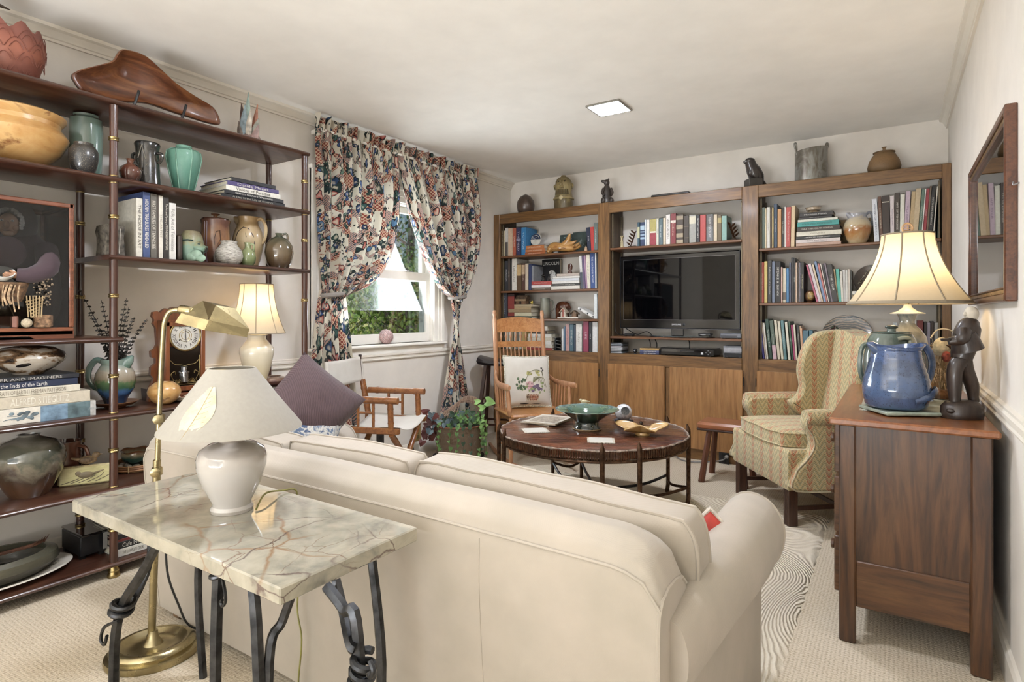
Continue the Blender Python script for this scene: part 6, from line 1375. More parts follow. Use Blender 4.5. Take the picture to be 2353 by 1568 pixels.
for i in range(4):
    a0, a1 = R(LA[i][1]), R(LA[(i + 1) % 4][0] + (360 if i == 3 else 0)); am = (a0 + a1) / 2
    p0 = Vector((RT * cos(a0), RT * sin(a0), .12)); p1 = Vector((RT * cos(a1), RT * sin(a1), .12)); md = Vector((.10 * cos(am), .10 * sin(am), .085))
    MB().tube(cr([p0, p0 * .6 + md * .4 + Vector((0, 0, -.03)), md, p1 * .6 + md * .4 + Vector((0, 0, -.03)), p1], 7), .0085, 8).obj('curved_stretcher', IRON if i in (1, 2) else RUST, t)
    b0, b1 = R(LA[i][0]), R(LA[i][1]); MB().tube(cr([(RT * cos(b0), RT * sin(b0), .125), (RT * .9 * cos((b0 + b1) / 2), RT * .9 * sin((b0 + b1) / 2), .105), (RT * cos(b1), RT * sin(b1), .125)], 6), .008, 8).obj('pair_brace', RUST, t)
def on_table(px, py): q = at(px, py, z=ZT); return q
ZI = ZT + .0008
GRB = glaze([(.0, '1f2f2a'), (.45, '24382f'), (.62, '3a5a48'), (.85, '4f7058'), (1, '6a8a86')], 3, .15, .1, 1, name='green_bowl_glaze')
q = on_table(1349, 986); k = dep(q) / FPX; R_ = 73 * k; H_ = .118
t = thing('footed_bowl', 'large dark green footed ceramic bowl with leaf-patterned rim on the coffee table', 'bowl', (q.x, q.y, ZI), R(YAW))
MB().lathe([(0, .003), (.082, .003), (.08, .014), (.072, .022), (.07, .045), (.085, .06), (.125, .085), (R_ * .8, .10), (R_, H_), (R_ * .995, H_ + .003), (R_ * .62, H_ - .012), (R_ * .58, H_ - .02), (.06, .06), (0, .055)], 56).obj('bowl', GRB, t)
MB().lathe([(0, 0), (.084, 0), (.086, .003), (.082, .007), (0, .006)], 40).obj('foot_ring', plain('b8966a', .7, 0, .1), t)
m = MB()
for j in range(9):
    a = 2 * pi * j / 9; 
    def rp_(a_, f_): return ((R_ * f_) * cos(a_), (R_ * f_) * sin(a_), H_ - .012 + .0135 * (f_ - .62) / .375 + .002)
    for s_ in (-1, 1): m.tube([rp_(a + s_ * .17 * sin(pi * u), .66 + .3 * u) for u in [i / 8 for i in range(9)]], .0014, 5)
    m.tube([rp_(a, .66), rp_(a, .96)], .0012, 5)
m.obj('leaf_lines', plain('8a9a72', .4), t)
q = on_table(1343, 965); 
t = thing('lidded_dish', 'cream ceramic covered dish with bird knob behind the green bowl', 'dish', (q.x - .0, q.y + .0, ZI), R(YAW)); k = dep(q) / FPX
IV = glaze([(.2, 'ddd6c4'), (.7, 'ebe6d8')], 3, .2, .2, .6, name='ivory_glaze')
MB().lathe([(0, 0), (.05, 0), (.075, .02), (.092, .05), (.094, .062), (.086, .062), (.06, .03), (0, .02)], 36, None, lambda p, a: (p[0] * (1 + .03 * sin(8 * a)), p[1] * (1 + .03 * sin(8 * a)), p[2])).obj('dish', IV, t)
MB().lathe([(.09, .063), (.088, .072), (.06, .095), (.025, .105), (0, .108)], 36, None, lambda p, a: (p[0] * (1 + .03 * sin(8 * a)), p[1] * (1 + .03 * sin(8 * a)), p[2])).obj('lid', IV, t)
MB().ball((-.004, 0, .117), (.022, .011, .011)).ball((-.024, 0, .127), (.009, .008, .008)).tube([(.01, 0, .118), (.034, 0, .116)], [.007, .003], 8).obj('bird_knob', plain('cfc49a', .4), t)
m = MB()
for j in range(5): m.tube([(-.01 + .006 * j, -.012, .108), (-.02 + .012 * j, -.03, .1)], .0016, 5)
m.obj('leaf_sprig', plain('4a6a40', .5), t)
q = on_table(1433, 970)
t = thing('ruffled_plate', 'small pewter ruffled plate under the glass candle globe', 'plate', (q.x, q.y, ZI), R(YAW))
MB().lathe([(0, 0), (.035, 0), (.062, .008), (.06, .011), (.03, .004), (0, .004)], 40, None, lambda p, a: (p[0], p[1], p[2] * (1 + .5 * sin(12 * a)) if p[2] > .006 else p[2])).obj('plate', metal('7d7d86', .35), t)
t = thing('candle_globe', 'white swirled glass candle globe lying open on the coffee table', 'candle holder', (q.x, q.y, ZI + .0065), R(YAW - 25))
MB().lathe([(.026, .062), (.040, .05), (.052, .02), (.053, -.005), (.042, -.03), (.02, -.044), (0, -.048), (0, -.044), (.02, -.04), (.039, -.027), (.049, -.005), (.048, .02), (.037, .047)], 36, T((0, -.005, .053), (R(72), 0, R(25)))).obj('globe', glaze([(.3, 'd9d9dc'), (.5, 'f0f0f0'), (.65, 'aab0b4')], 7, .6, .12, .8, None, .2, False, 'swirled_glass'), t)
q = on_table(1476, 1000)
t = thing('leaf_dish', 'yellow-brown maple leaf shaped dish on the coffee table', 'dish', (q.x, q.y, ZI), R(YAW))
LV = glaze([(.3, 'b98238'), (.5, 'd3ae68'), (.7, 'c79a50')], 4, .5, .35, .4, None, .1, False, 'leaf_dish_glaze')
lobes = [1.1, .62, .95, .6, 1.25, .7, 1.0, .58, .9, .66]
def lf(u, v):
    a = 2 * pi * u; f = u * 10; i = int(f) % 10; w_ = f - int(f); rr = lobes[i] + (lobes[(i + 1) % 10] - lobes[i]) * (.5 - .5 * cos(pi * w_)); R0 = .135 * rr * v
    return (R0 * cos(a), R0 * .8 * sin(a), .014 + .05 * v ** 2.2 * (.6 + .4 * sin(3 * a + 1)) )
g = MB().grid(lf, 80, 12, True); o = g.obj('leaf', LV, t, ang=80); md = o.modifiers.new('t', 'SOLIDIFY'); md.thickness = .006; md.offset = -1
MB().lathe([(0, 0), (.04, 0), (.043, .006), (.038, .016), (0, .015)], 26).obj('foot', LV, t)
m = MB()
for i in (0, 2, 4, 6, 8): m.tube([lf(i / 10, v) for v in (.1, .4, .7, .95)], .0016, 5)
m.obj('vein', plain('9a6f34', .5), t)
for px, py, ro, lb in ((1230, 991, 10, 'cream woven square coaster with frayed edge beside the magazines'), (1381, 1014, -6, 'cream woven square coaster with frayed edge between green bowl and table rim')):
    q = on_table(px, py); t = thing('coaster', lb, 'coaster', (q.x, q.y, ZI), R(YAW + ro), 'woven coasters on the coffee table')
    MB().bb(-.062, .062, -.058, .058, 0, .006, .002).obj('mat', fabric('e6dfd0', None, 300, .95, .6, 'woven_cream'), t)
    m = MB(); rnd = random.Random(px)
    for i in range(22):
        x_ = -.062 + .124 * i / 21
        for s_ in (-1, 1): m.tube([(x_, s_ * .057, .003), (x_ + rnd.uniform(-.004, .004), s_ * (.066 + rnd.uniform(0, .005)), .003)], .0018, 5); m.tube([(s_ * .061, x_ * .93, .003), (s_ * (.07 + rnd.uniform(0, .005)), x_ * .93, .003)], .0018, 5)
    m.obj('fringe', plain('ddd4c2', .95), t)
q = on_table(1258, 970); z = ZI
for i, (c, dx, dy, ro, lb) in enumerate((('b9b2a4', -.01, .012, -6, 'grey covered magazine under the illustrated one on the coffee table'), ('d8d0c0', .012, -.004, 4, 'magazine with brown illustrated cover on the coffee table'))):
    t = thing('magazine', lb, 'magazine', (q.x + dx, q.y + dy, z), R(ro + 2), 'magazines on the coffee table')
    MB().bb(-.105, .105, -.14, .14, 0, .008, .001).obj('pages', PAGES, t); MB().bb(-.106, .106, -.141, .141, .008, .0095).obj('cover', plain(c, .3, 0, .1), t)
    if i: MB().bb(-.085, .085, -.11, .09, .0096, .0102).obj('cover_picture', glaze([(.35, '5d4a3c'), (.5, 'b0a08c'), (.65, 'd8cdb8')], 8, .5, .3, .2, None, 0, False, 'print'), t)
    z += .0105
q = on_table(1472, 979); t = thing('glass_ornament', 'tiny clear glass ornament behind the leaf dish', 'ornament', (q.x, q.y + .01, ZI), R(YAW))
MB().lathe([(0, 0), (.014, 0), (.008, .008), (.012, .016), (.006, .024), (0, .026)], 14).obj('body', glass('e8eef0', 1), t)
# ================================================================== LOW WOODEN STOOL
t = thing('low_stool', 'low reddish wooden stool with live-edge plank seat beside the wing chair', 'stool', (-.95, 4.10, 0))
CH = wood('a8673a', '854a26', 'bf8250', 'x', .8, .35, .25, name='cherry_plank')
MB().bb(-.18, .18, -.12, .12, .345, .40, .016).obj('seat', CH, t)
MB().bb(-.178, .178, -.1205, -.1, .342, .358, .006).obj('bark_edge', wood('4a2c1c', '2f1c12', '5d3b28', 'x', 2, .7), t)
for sx_ in (-1, 1):
    for sy_ in (-1, 1): MB().tube([(sx_ * .10, sy_ * .08, .35), (sx_ * .14, sy_ * .135, .0)], [.019, .022], 6).obj('leg', wood('7d4a2c', '5d341e', '92593a', 'z', 2, .4), t)
# ================================================================== WING CHAIR
def flame():
    N = NT('flame_stitch'); v = N.co('Object', 1); s = N.n('SeparateXYZ'); N.l(v, s.inputs[0]); X, Y, Z = s.outputs
    g = N.n('NewGeometry'); gs = N.n('SeparateXYZ'); N.l(g.outputs['Normal'], gs.inputs[0])
    top = N.ramp(N.math('ABSOLUTE', gs.outputs[2]), [(.72, 0.0), (.78, 1.0)])
    h = N.math('ADD', X, N.math('MULTIPLY', Y, N.math('SUBTRACT', 1, top)))
    vv = N.math('ADD', N.math('MULTIPLY', Z, N.math('SUBTRACT', 1, top)), N.math('MULTIPLY', Y, top))
    W_ = .052; hh = N.math('DIVIDE', N.math('ADD', h, 5), W_)
    fr = N.math('FRACT', hh); tri = N.math('MULTIPLY', N.math('ABSOLUTE', N.math('SUBTRACT', fr, .5)), 2)
    st = N.math('FRACT', N.math('DIVIDE', N.math('ADD', N.math('SUBTRACT', N.math('ADD', vv, 3), N.math('MULTIPLY', tri, -.042)), N.math('MULTIPLY', N.noise(v, 160, 2), .004)), .036))
    A = N.ramp(st, [(.0, 'd9c48e'), (.22, 'e6dab8'), (.3, '8a8a5a'), (.42, 'd6c28a'), (.6, '5d6348'), (.7, 'd9c898'), (.85, 'cfae72')], 'CONSTANT')
    B = N.ramp(st, [(.0, 'd9c48e'), (.2, 'c96a42'), (.34, 'a8492f'), (.42, 'd9a878'), (.58, '5d6348'), (.68, 'dcbf8c'), (.82, 'b98a6a')], 'CONSTANT')
    par = N.math('LESS_THAN', N.math('FRACT', N.math('DIVIDE', N.math('FLOOR', N.math('ADD', hh, .5)), 2)), .25)
    red = N.math('MULTIPLY', par, N.math('LESS_THAN', N.math('ABSOLUTE', N.math('SUBTRACT', N.math('FRACT', N.math('ADD', hh, .5)), .5)), .30))
    N.col(N.mix(red, A, B)); N.set(Roughness=.9); N.b.inputs['Sheen Weight'].default_value = .2; N.bump(st, .15, .002); return N.m
FLM = flame()
t = thing('wing_chair', 'wingback armchair upholstered in flame-stitch zigzag fabric', 'chair', (-.387, 3.794, 0), R(127.1))
DM = wood('5a3826', '3b2317', '6f4a33', 'z', 1.5, .35, .2, name='chair_mahogany')
def slab(outline, x0, x1, nm, bev=.014, mat=FLM):
    """soft-edged slab: outline in (y,z), thickness along x"""
    n = len(outline); c = Vector((0, sum(p[0] for p in outline) / n, sum(p[1] for p in outline) / n)); vs = []; F = []
    rings = [(x0, bev * 1.0), (x0 + bev * .35, bev * .3), (x0 + bev, 0), (x1 - bev, 0), (x1 - bev * .35, bev * .3), (x1, bev)]
    nrm = []
    for i in range(n):
        a, b_ = Vector(outline[i - 1]), Vector(outline[(i + 1) % n]); d = (b_ - a).normalized(); nrm.append(Vector((d.y, -d.x)))
    if sum((Vector(outline[i]) - Vector((c.y, c.z))).dot(nrm[i]) for i in range(n)) < 0: nrm = [-q for q in nrm]
    for x_, ins in rings:
        for i in range(n): q = Vector(outline[i]) - nrm[i] * ins; vs.append((x_, q.x, q.y))
    for r_ in range(5):
        for i in range(n): F.append((r_ * n + i, r_ * n + (i + 1) % n, (r_ + 1) * n + (i + 1) % n, (r_ + 1) * n + i))
    F += [tuple(range(n)), tuple(range(5 * n, 6 * n))]
    return MB().add(vs, F).obj(nm, mat, t, ang=50)
def smooth2(pts, n=5): return [(p.y, p.z) for p in cr([(0, a, b_) for a, b_ in pts], n, True)]
# seat frame and cushion
def basef(u, v):
    pass
m = MB(); vs = [];
for z_, e in ((.205, .004), (.215, 0), (.40, 0), (.415, .01)):
    vs += [(-.325 + e, .345 - e, z_), (.325 - e, .345 - e, z_), (.30 - e, -.30, z_), (-.30 + e, -.30, z_)]
m.add(vs, [(0, 1, 2, 3), (12, 13, 14, 15)] + [(r_ * 4 + i, r_ * 4 + (i + 1) % 4, r_ * 4 + 4 + (i + 1) % 4, r_ * 4 + 4 + i) for r_ in range(3) for i in range(4)]); m.obj('seat_rail', FLM, t, ang=30)
cu = cushion('seat_cushion', (0, .06, .455), (.53, .105, .58), (R(90), 0, 0), FLM, t, seed=3, crown=.35)
# back
def bkf(sgn):
    def g(u, v):
        a = u * 2 - 1; z = .40 + v * .62; wd = .235 + .04 * v; yb = -.20 - .12 * v; th = .055 * (1 - .15 * v)
        top = .02 * (abs(a) ** 2) * 0 + .018 * cos(a * pi * 1.5) * v ** 6 * -1
        return (a * wd, yb + sgn * th + (.012 * (1 - a * a) if sgn > 0 else -.01), z + top - .02 * (abs(a) ** 8) * v ** 8)
    return g
m = MB().grid(bkf(1), 20, 22).grid(bkf(-1), 20, 22); E_ = lambda g: [g(i / 20, 0) for i in range(20)] + [g(1, i / 22) for i in range(22)] + [g(1 - i / 20, 1) for i in range(20)] + [g(0, 1 - i / 22) for i in range(22)]
A, B_ = E_(bkf(1)), E_(bkf(-1)); n = len(A); m.add(A + B_, [(i, (i + 1) % n, n + (i + 1) % n, n + i) for i in range(n)]); m.obj('back', FLM, t, ang=50)
wing = smooth2([(-.37, 1.015), (-.25, 1.03), (-.14, 1.0), (-.07, .9), (-.045, .78), (-.06, .68), (-.03, .61), (.02, .58), (-.05, .5), (-.22, .42), (-.27, .6), (-.32, .85)], 4)
for s_ in (-1, 1): slab(wing, s_ * .262 - .036, s_ * .262 + .036, 'wing', .016)
armo = smooth2([(-.28, .40), (-.28, .60), (-.1, .615), (.1, .612), (.22, .61), (.262, .585), (.262, .54), (.235, .50), (.225, .44), (.26, .38), (.31, .33), (.325, .30), (.325, .215), (0, .21), (-.28, .21)], 4)
for s_ in (-1, 1):
    o = slab(armo, s_ * .325 - .04, s_ * .325 + .04, 'arm', .014)
    MB().tube([(s_ * .335, y_, .588 + .0 * y_) for y_ in [-.26 + .52 * i / 14 for i in range(15)]], [.03] + [.047] * 13 + [.042], 14, T((0, 0, 0))).obj('arm_roll', FLM, o)
    MB().tube([(s_ * (.325 + .036), p[0], p[1]) for p in armo], .0042, 6, None, True).obj('welt', plain('cdbf9e', .9), o)
for x_, y_, rk_ in ((-.285, .31, 0), (.285, .31, 0), (-.24, -.27, -.08), (.24, -.27, -.08)):
    if not rk_:
        m = MB().bb(x_ - .026, x_ + .026, y_ - .026, y_ + .026, .0125 if x_ < 0 else 0, .215, .003); lgo = m.obj('leg', DM, t)
        for d in (-.012, 0, .012): MB().tube([(x_ + d, y_ + .0262, .01), (x_ + d, y_ + .0262, .2)], .0028, 5).obj('reeding', DM, lgo)
    else: MB().tube([(x_, y_, .22), (x_, y_ + rk_, 0)], .024, 4).obj('leg', DM, t)
for x_ in (-1, 1): MB().tube([(x_ * .285, .31, .10), (x_ * .24, -.31, .10)], .016, 4, None, False, .6).obj('side_stretcher', DM, t)
MB().tube([(-.265, .03, .10), (.265, .03, .10)], .016, 4, None, False, .6).obj('cross_stretcher', DM, t); MB().tube([(-.24, -.3, .12), (.24, -.3, .12)], .016, 4, None, False, .6).obj('rear_stretcher', DM, t)
# ================================================================== DRESSER
DX0, DX1, DY0, DY1, DZ = -.163, .252, 2.30, 3.40, .775
dO = Vector(((DX0 + DX1) / 2, (DY0 + DY1) / 2, 0)); t = thing('dresser', 'antique walnut washstand dresser with panelled side against the wall', 'dresser', tuple(dO))
def dbx(x0, x1, y0, y1, z0, z1, nm, mat, r=.003, par=None): return MB().bb(x0 - dO.x, x1 - dO.x, y0 - dO.y, y1 - dO.y, z0, z1, r).obj(nm, mat, par or t)
dbx(-.192, .268, 2.268, 3.432, DZ - .024, DZ, 'top', DRTOP, .006)
for x0, x1 in ((DX0, DX0 + .05), (DX1 - .055, DX1)):
    for y0, y1 in ((DY0, DY0 + .045), (DY1 - .045, DY1)): dbx(x0, x1, y0, y1, 0, DZ - .025, 'corner_post', DRESSX if False else DRESS, .005)
for y0, y1 in ((DY0 + .006, DY0 + .026), (DY1 - .026, DY1 - .006)): dbx(DX0 + .05, DX1 - .055, y0, y1, .128, .285, 'lower_rail', DRESSX)
for y0, y1 in ((DY0 + .014, DY0 + .024), (DY1 - .024, DY1 - .014)): dbx(DX0 + .048, DX1 - .053, y0, y1, .28, DZ - .025, 'side_panel', DRESS, 0)
dbx(DX1 - .02, DX1 - .008, DY0 + .04, DY1 - .04, .13, DZ - .025, 'back_panel', DRESS, 0); dbx(DX0 + .02, DX1 - .02, DY0 + .02, DY1 - .02, .13, .145, 'bottom_board', DRESSX, 0)
for z0, z1 in ((.15, .345), (.36, .555), (.57, .742)):
    d_ = dbx(DX0 - .018, DX0 + .01, DY0 + .05, DY1 - .05, z0, z1, 'drawer', DRESSX, .004)
    for y in (DY0 + .25, DY1 - .25): MB().lathe([(0, 0), (.008, 0), (.008, .01), (.018, .016), (.018, .024), (0, .028)], 16, T((DX0 - .018 - dO.x, y - dO.y, (z0 + z1) / 2), (0, R(-90), 0))).obj('knob', DRESSX, d_)
# things on the dresser
ZD = DZ + .0008
RUN = glaze([(.3, 'a9b3a4'), (.5, 'c9cdbd'), (.7, 'b5bba8')], 3, .5, .9, 0, None, 0, False, 'sage_runner')
t = thing('table_runner', 'pale sage fringed table runner on the dresser', 'runner', (.03, 2.86, ZD))
MB().grid(lambda u, v: (-.13 + .27 * u, -.36 + .72 * v, .0012 + .0008 * sin(v * 25)), 8, 30).obj('cloth', RUN, t).modifiers.new('t', 'SOLIDIFY').thickness = .0012
m = MB(); rnd = random.Random(1)
for i in range(60):
    y = -.36 + .72 * i / 59
    for s_ in (-.13, .14): m.tube([(s_, y, .0015), (s_ + (.01 if s_ > 0 else -.01), y + rnd.uniform(-.003, .003), .0012)], .0011, 4)
for i in range(24):
    x_ = -.13 + .27 * i / 23
    for s_ in (-.36, .36): m.tube([(x_, s_, .0015), (x_ + rnd.uniform(-.003, .003), s_ + (.012 if s_ > 0 else -.012), .0012)], .0011, 4)
m.obj('fringe', plain('e0dcc8', .95), t)
ZR = ZD + .0035
pcn = Vector((.002, 2.52, 0))
t = thing('ceramic_tile', 'pale grey-green ceramic tile under the blue pitcher', 'tile', (pcn.x + .008, pcn.y - .015, ZR), R(30))
MB().bb(-.092, .092, -.092, .092, 0, .012, .003).obj('tile', plain('9aa694', .3, 0, .12, 30, coat=.3), t)
BLU = glaze([(.1, '41587a'), (.3, '4f6a96'), (.5, '5a6f93'), (.65, '4a5a78'), (.9, '566fa0')], 5, .4, .14, .8, '2c3a50', name='blue_glaze')
kk = dep(pcn) / FPX
prof = [(50, 948), (60, 938), (66, 915), (67, 895), (63, 870), (56, 845), (51, 825), (49, 810), (52, 803), (57, 798)]
t = thing('blue_pitcher', 'blue glazed ceramic pitcher with strap handle and curled tail on a tile', 'pitcher', (pcn.x, pcn.y, ZR + .0125), R(YAW))
zb = ZR + .0125; fz = lambda py: max(0, CAMH + (PY0 - py) * kk - zb)
P = [(0, 0)] + [(r_ * kk, fz(y_ - 5)) for r_, y_ in prof]
P2 = []
for i in range(len(P) - 1):
    for j in range(4):
        u = j / 4; r_ = P[i][0] + (P[i + 1][0] - P[i][0]) * u; z_ = P[i][1] + (P[i + 1][1] - P[i][1]) * u; P2.append((r_ + (.0011 if (j % 2 and i > 0) else -.0006), z_))
P2.append(P[-1]); zt_ = P[-1][1]; P2 += [(P[-1][0] - .006, zt_), (45 * kk, zt_ - .03), (0, zt_ - .06)]
def rimwave(q, a): return (q[0], q[1], q[2] + (.006 * cos(2 * a) if q[2] > zt_ - .012 else 0))
MB().lathe(P2, 44, None, rimwave).obj('body', BLU, t)
handle(t, [(42 * kk, -.0, zt_ - .012), (66 * kk, -.0, zt_ - .006), (82 * kk, 0, zt_ - .05), (80 * kk, 0, zt_ - .105), (58 * kk, -.01, zt_ - .165), (45 * kk, -.035, zt_ - .185)], [.014, .014, .013, .013, .012], BLU, 10, sq=.45)
handle(t, [(0, -64 * kk, fz(915)), (30 * kk, -62 * kk, fz(905)), (60 * kk, -45 * kk, fz(893)), (72 * kk, -25 * kk, fz(893)), (68 * kk, -18 * kk, fz(912)), (50 * kk, -42 * kk, fz(915))], [.011, .011, .012, .011, .008], BLU, 10, 'tail', .45)
MB().tube([(-40 * kk, 0, zt_ - .02), (-58 * kk, 0, zt_ + .002), (-66 * kk, 0, zt_ + .006)], [.022, .014, .004], 10).obj('spout', BLU, t)
# green covered jar
GJ2 = glaze([(.1, '4f5f55'), (.45, '6f8078'), (.6, '8a9790'), (.8, '5a6a5c'), (1, '75857a')], 5, .45, .12, .9, name='grey_green_glaze')
tcn = Vector((-.012, 2.70, 0)); kk = dep(tcn) / FPX
t = thing('covered_jar', 'grey-green drip-glazed covered jar with side handles behind the blue pitcher', 'jar', (tcn.x, tcn.y, ZR), R(YAW)); fz = lambda py: CAMH + (PY0 - py) * kk - ZR
MB().lathe([(0, 0), (40 * kk, 0), (56 * kk, fz(900)), (60 * kk, fz(860)), (58 * kk, fz(815)), (50 * kk, fz(780)), (42 * kk, fz(767)), (0, fz(766))], 36, T((0, 0, 0), (0, 0, 0), (1, .78, 1))).obj('body', GJ2, t)
MB().lathe([(0, fz(766)), (42 * kk, fz(766)), (43 * kk, fz(763)), (10 * kk, fz(761)), (9 * kk, fz(757)), (13 * kk, fz(752)), (0, fz(751))], 30, T((0, 0, 0), (0, 0, 0), (1, .78, 1))).obj('lid', GJ2, t)
MB().ball((0, 0, fz(752)), (14 * kk, 11 * kk, 5 * kk)).obj('knob', plain('2f3a34', .3), t)
for s_ in (-1, 1): handle(t, [(s_ * 50 * kk, 0, fz(790)), (s_ * 68 * kk, 0, fz(800)), (s_ * 72 * kk, 0, fz(850)), (s_ * 60 * kk, 0, fz(885))], .009, GJ2)
handle(t, [(-12 * kk, -40 * kk, fz(778)), (0, -44 * kk, fz(775)), (14 * kk, -41 * kk, fz(779)), (12 * kk, -46 * kk, fz(800))], .008, plain('a9ac90', .3, coat=.5), name='drip')
# lit lamp
lc = Vector((.042, 2.885, 0)); kk = dep(lc) / FPX; fz = lambda py: CAMH + (PY0 - py) * kk - ZR
t = thing('table_lamp', 'lit blue ceramic lamp with large cream bell shade on the dresser', 'lamp', (lc.x, lc.y, ZR), R(YAW))
LB = glaze([(.2, '33465a'), (.55, '4a6070'), (.8, 'c9bfa8'), (1, '5a6a70')], 3, .25, .1, .9, name='blue_cream_glaze')
MB().lathe([(0, 0), (.05, 0), (.055, .01), (.062, .05), (.075, .11), (.078, .16), (.066, fz(775)), (.046, fz(757)), (.03, fz(748)), (.026, fz(738)), (.034, fz(725)), (.036, fz(722)), (0, fz(722))], 34).obj('base', LB, t)
MB().lathe([(0, fz(722)), (34 * kk, fz(722)), (34 * kk, fz(720)), (20 * kk, fz(716)), (9 * kk, fz(707)), (7 * kk, fz(700)), (0, fz(700))], 30).obj('cap', plain('e6dfcc', .4), t)
MB().tube([(0, 0, fz(705)), (0, 0, fz(660))], .007, 10).obj('stem', GOLD, t)
bell(t, .217, 51 * kk, fz(699), fz(538), 8, 18, 1.75, .003, SHADE, SHPIPE, R(-90))
MB().lathe([(.2165, fz(699)), (.2185, fz(699)), (.2125, fz(699) + .012), (.2105, fz(699) + .012)], 48).obj('hem_band', SHPIPE, t)
MB().ball((0, 0, fz(640)), (.024, .024, .034)).obj('bulb', emit('ffdfae', 10, 'lit_bulb_dresser'), t)
MB().tube([(0, 0, fz(660)), (.05, 0, fz(610)), (.045, 0, fz(560)), (0, 0, fz(541)), (-.045, 0, fz(560)), (-.05, 0, fz(610)), (0, 0, fz(660))], .0016, 6).obj('harp', GOLD, t)
fo = MB().tube([(.021 * cos(a), 0, fz(525) + .021 * sin(a)) for a in [2 * pi * i / 28 for i in range(28)]], .004, 8, None, True).obj('finial', plain('cda87c', .5), t)
m = MB().tube([(0, 0, fz(541)), (0, 0, fz(536))], .003, 6)
for z_ in (-.009, 0, .009): w_ = math.sqrt(.017 ** 2 - z_ * z_); m.tube([(-w_, 0, fz(525) + z_), (w_, 0, fz(525) + z_)], .0022, 6)
m.tube([(0, 0, fz(525) - .018), (0, 0, fz(525) + .018)], .002, 6); m.obj('finial_symbol', plain('cda87c', .5), fo)
l_ = lamp('dresser_lamp_light', 'POINT', 2.4, (0, 0, fz(625)), color=(1, .76, .48), size=(.035, 0)); l_.parent = t
# straw bird figure on a bark slice
t = thing('straw_bird', 'straw and feather bird figure on a bark slice beside the dresser lamp', 'figurine', (.165, 3.02, ZR), R(YAW)); kk = dep(Vector((.165, 3.02, 0))) / FPX
MB().lathe([(0, 0), (.045, 0), (.048, .012), (.044, .036), (0, .038)], 16, None, lambda p, a: (p[0] * (1 + .08 * sin(7 * a)), p[1] * (1 + .08 * sin(5 * a)), p[2])).obj('bark_base', plain('8a6038', .8, 0, .5, 30, .8), t)
m = MB(); rnd = random.Random(15)
for i in range(260):
    a = rnd.uniform(0, 6.3); z0 = rnd.uniform(.05, .22); rr = .012; L_ = rnd.uniform(.03, .06); m.tube([(rr * cos(a), rr * sin(a), z0), ((rr + L_ * .7) * cos(a), (rr + L_ * .7) * sin(a) * .8, z0 + .01), ((rr + L_) * cos(a), (rr + L_) * sin(a) * .8, z0 - .014)], [.0018, .0014, .0008], 4)
m.obj('straw', plain('d0b184', .9, 0, .2, 60), t)
m = MB()
for i in range(90):
    a = rnd.uniform(-1.4, 1.2); z0 = rnd.uniform(.10, .15); m.tube([(.03 * cos(a), .03 * sin(a), z0), (.065 * cos(a), .055 * sin(a), z0 + rnd.uniform(-.015, .01))], [.0016, .0008], 4)
m.obj('pink_fringe', plain('e0957c', .9), t)
MB().ball((-.025, -.03, .215), (.032, .03, .04)).obj('head', plain('d8c6a0', .8, 0, .2, 40), t)
m = MB()
for i in range(5): leaf(m, (-.03 + .006 * i, -.055, .225), (.04 - .004 * i, -.058, .20 - .012 * i), .009, .004)
m.obj('brown_feathers', plain('4a3020', .7, 0, .4, 50), t)
MB().ball((-.03, -.062, .178), (.018, .012, .022)).obj('wattle', plain('8a3a2c', .7, 0, .4, 90), t)
MB().tube([(0, 0, .036), (-.01, -.01, .2)], .012, 8).obj('body_core', plain('a88a5c', .9), t)
MB().tube(cr([(-.05, 0, .25), (-.02, 0, .285), (.03, 0, .285), (.075, 0, .25), (.1, 0, .21)], 6), [.003, .002], 6).obj('arched_reed', plain('e0d4b8', .7), t)
# carved wooden walker
STW = wood('46352a', '2c2019', '594638', 'z', 2, .4, .15, name='dark_carved_wood')
st = Vector((.192, 2.50, 0)); kk = dep(st) / FPX
t = thing('carved_figure', 'dark carved wooden figure of a walking person with pale head on the dresser', 'figurine', (st.x, st.y, ZD), R(YAW)); W0 = lambda px, py, y=0: Vector(((px - 2211) * kk, y, CAMH + (PY0 - py) * kk - ZD))
m = MB().lathe([(0, 0), (.064, 0), (.067, .012), (.065, .04), (.05, .056), (.02, .062), (0, .062)], 20, T((0, 0, 0), (0, 0, 0), (1, .75, 1)), lambda p, a: (p[0] * (1 + .05 * sin(3 * a)), p[1], p[2])); m.obj('base', STW, t)
m = MB()
m.tube(cr([W0(2192, 938), W0(2193, 918), W0(2192, 880), W0(2195, 845), W0(2212, 822)], 4), [.017, .017, .022, .024, .026], 12)
m.tube(cr([W0(2245, 925, .015), W0(2243, 912, .015), W0(2238, 885, .012), W0(2222, 850, .008), W0(2212, 822)], 4), [.016, .016, .021, .024, .026], 12)
m.tube(cr([W0(2208, 825), W0(2215, 795), W0(2220, 768), W0(2228, 748), W0(2238, 738)], 4), [.03, .037, .038, .034, .018], 14)
m.tube(cr([W0(2196, 760, -.03), W0(2190, 775, -.04), W0(2182, 782, -.03), W0(2168, 785, -.02)], 4), [.024, .022, .018, .012], 10)
m.tube(cr([W0(2240, 755, .03), W0(2242, 778, .035), W0(2232, 795, .02)], 4), [.022, .02, .016], 10)
m.obj('body', STW, t, ang=60)
for a in (W0(2188, 940, -.01), W0(2243, 930, .012)): MB().ball(a + Vector((-.006, -.006, -.004)), (.026, .016, .012)).obj('shoe', STW, t)
m = MB().tube(cr([W0(2205, 770, -.01), W0(2212, 788, -.012), W0(2217, 804, -.012)], 4), [.038, .042, .046], 14).obj('coat', STW, t, ang=50)
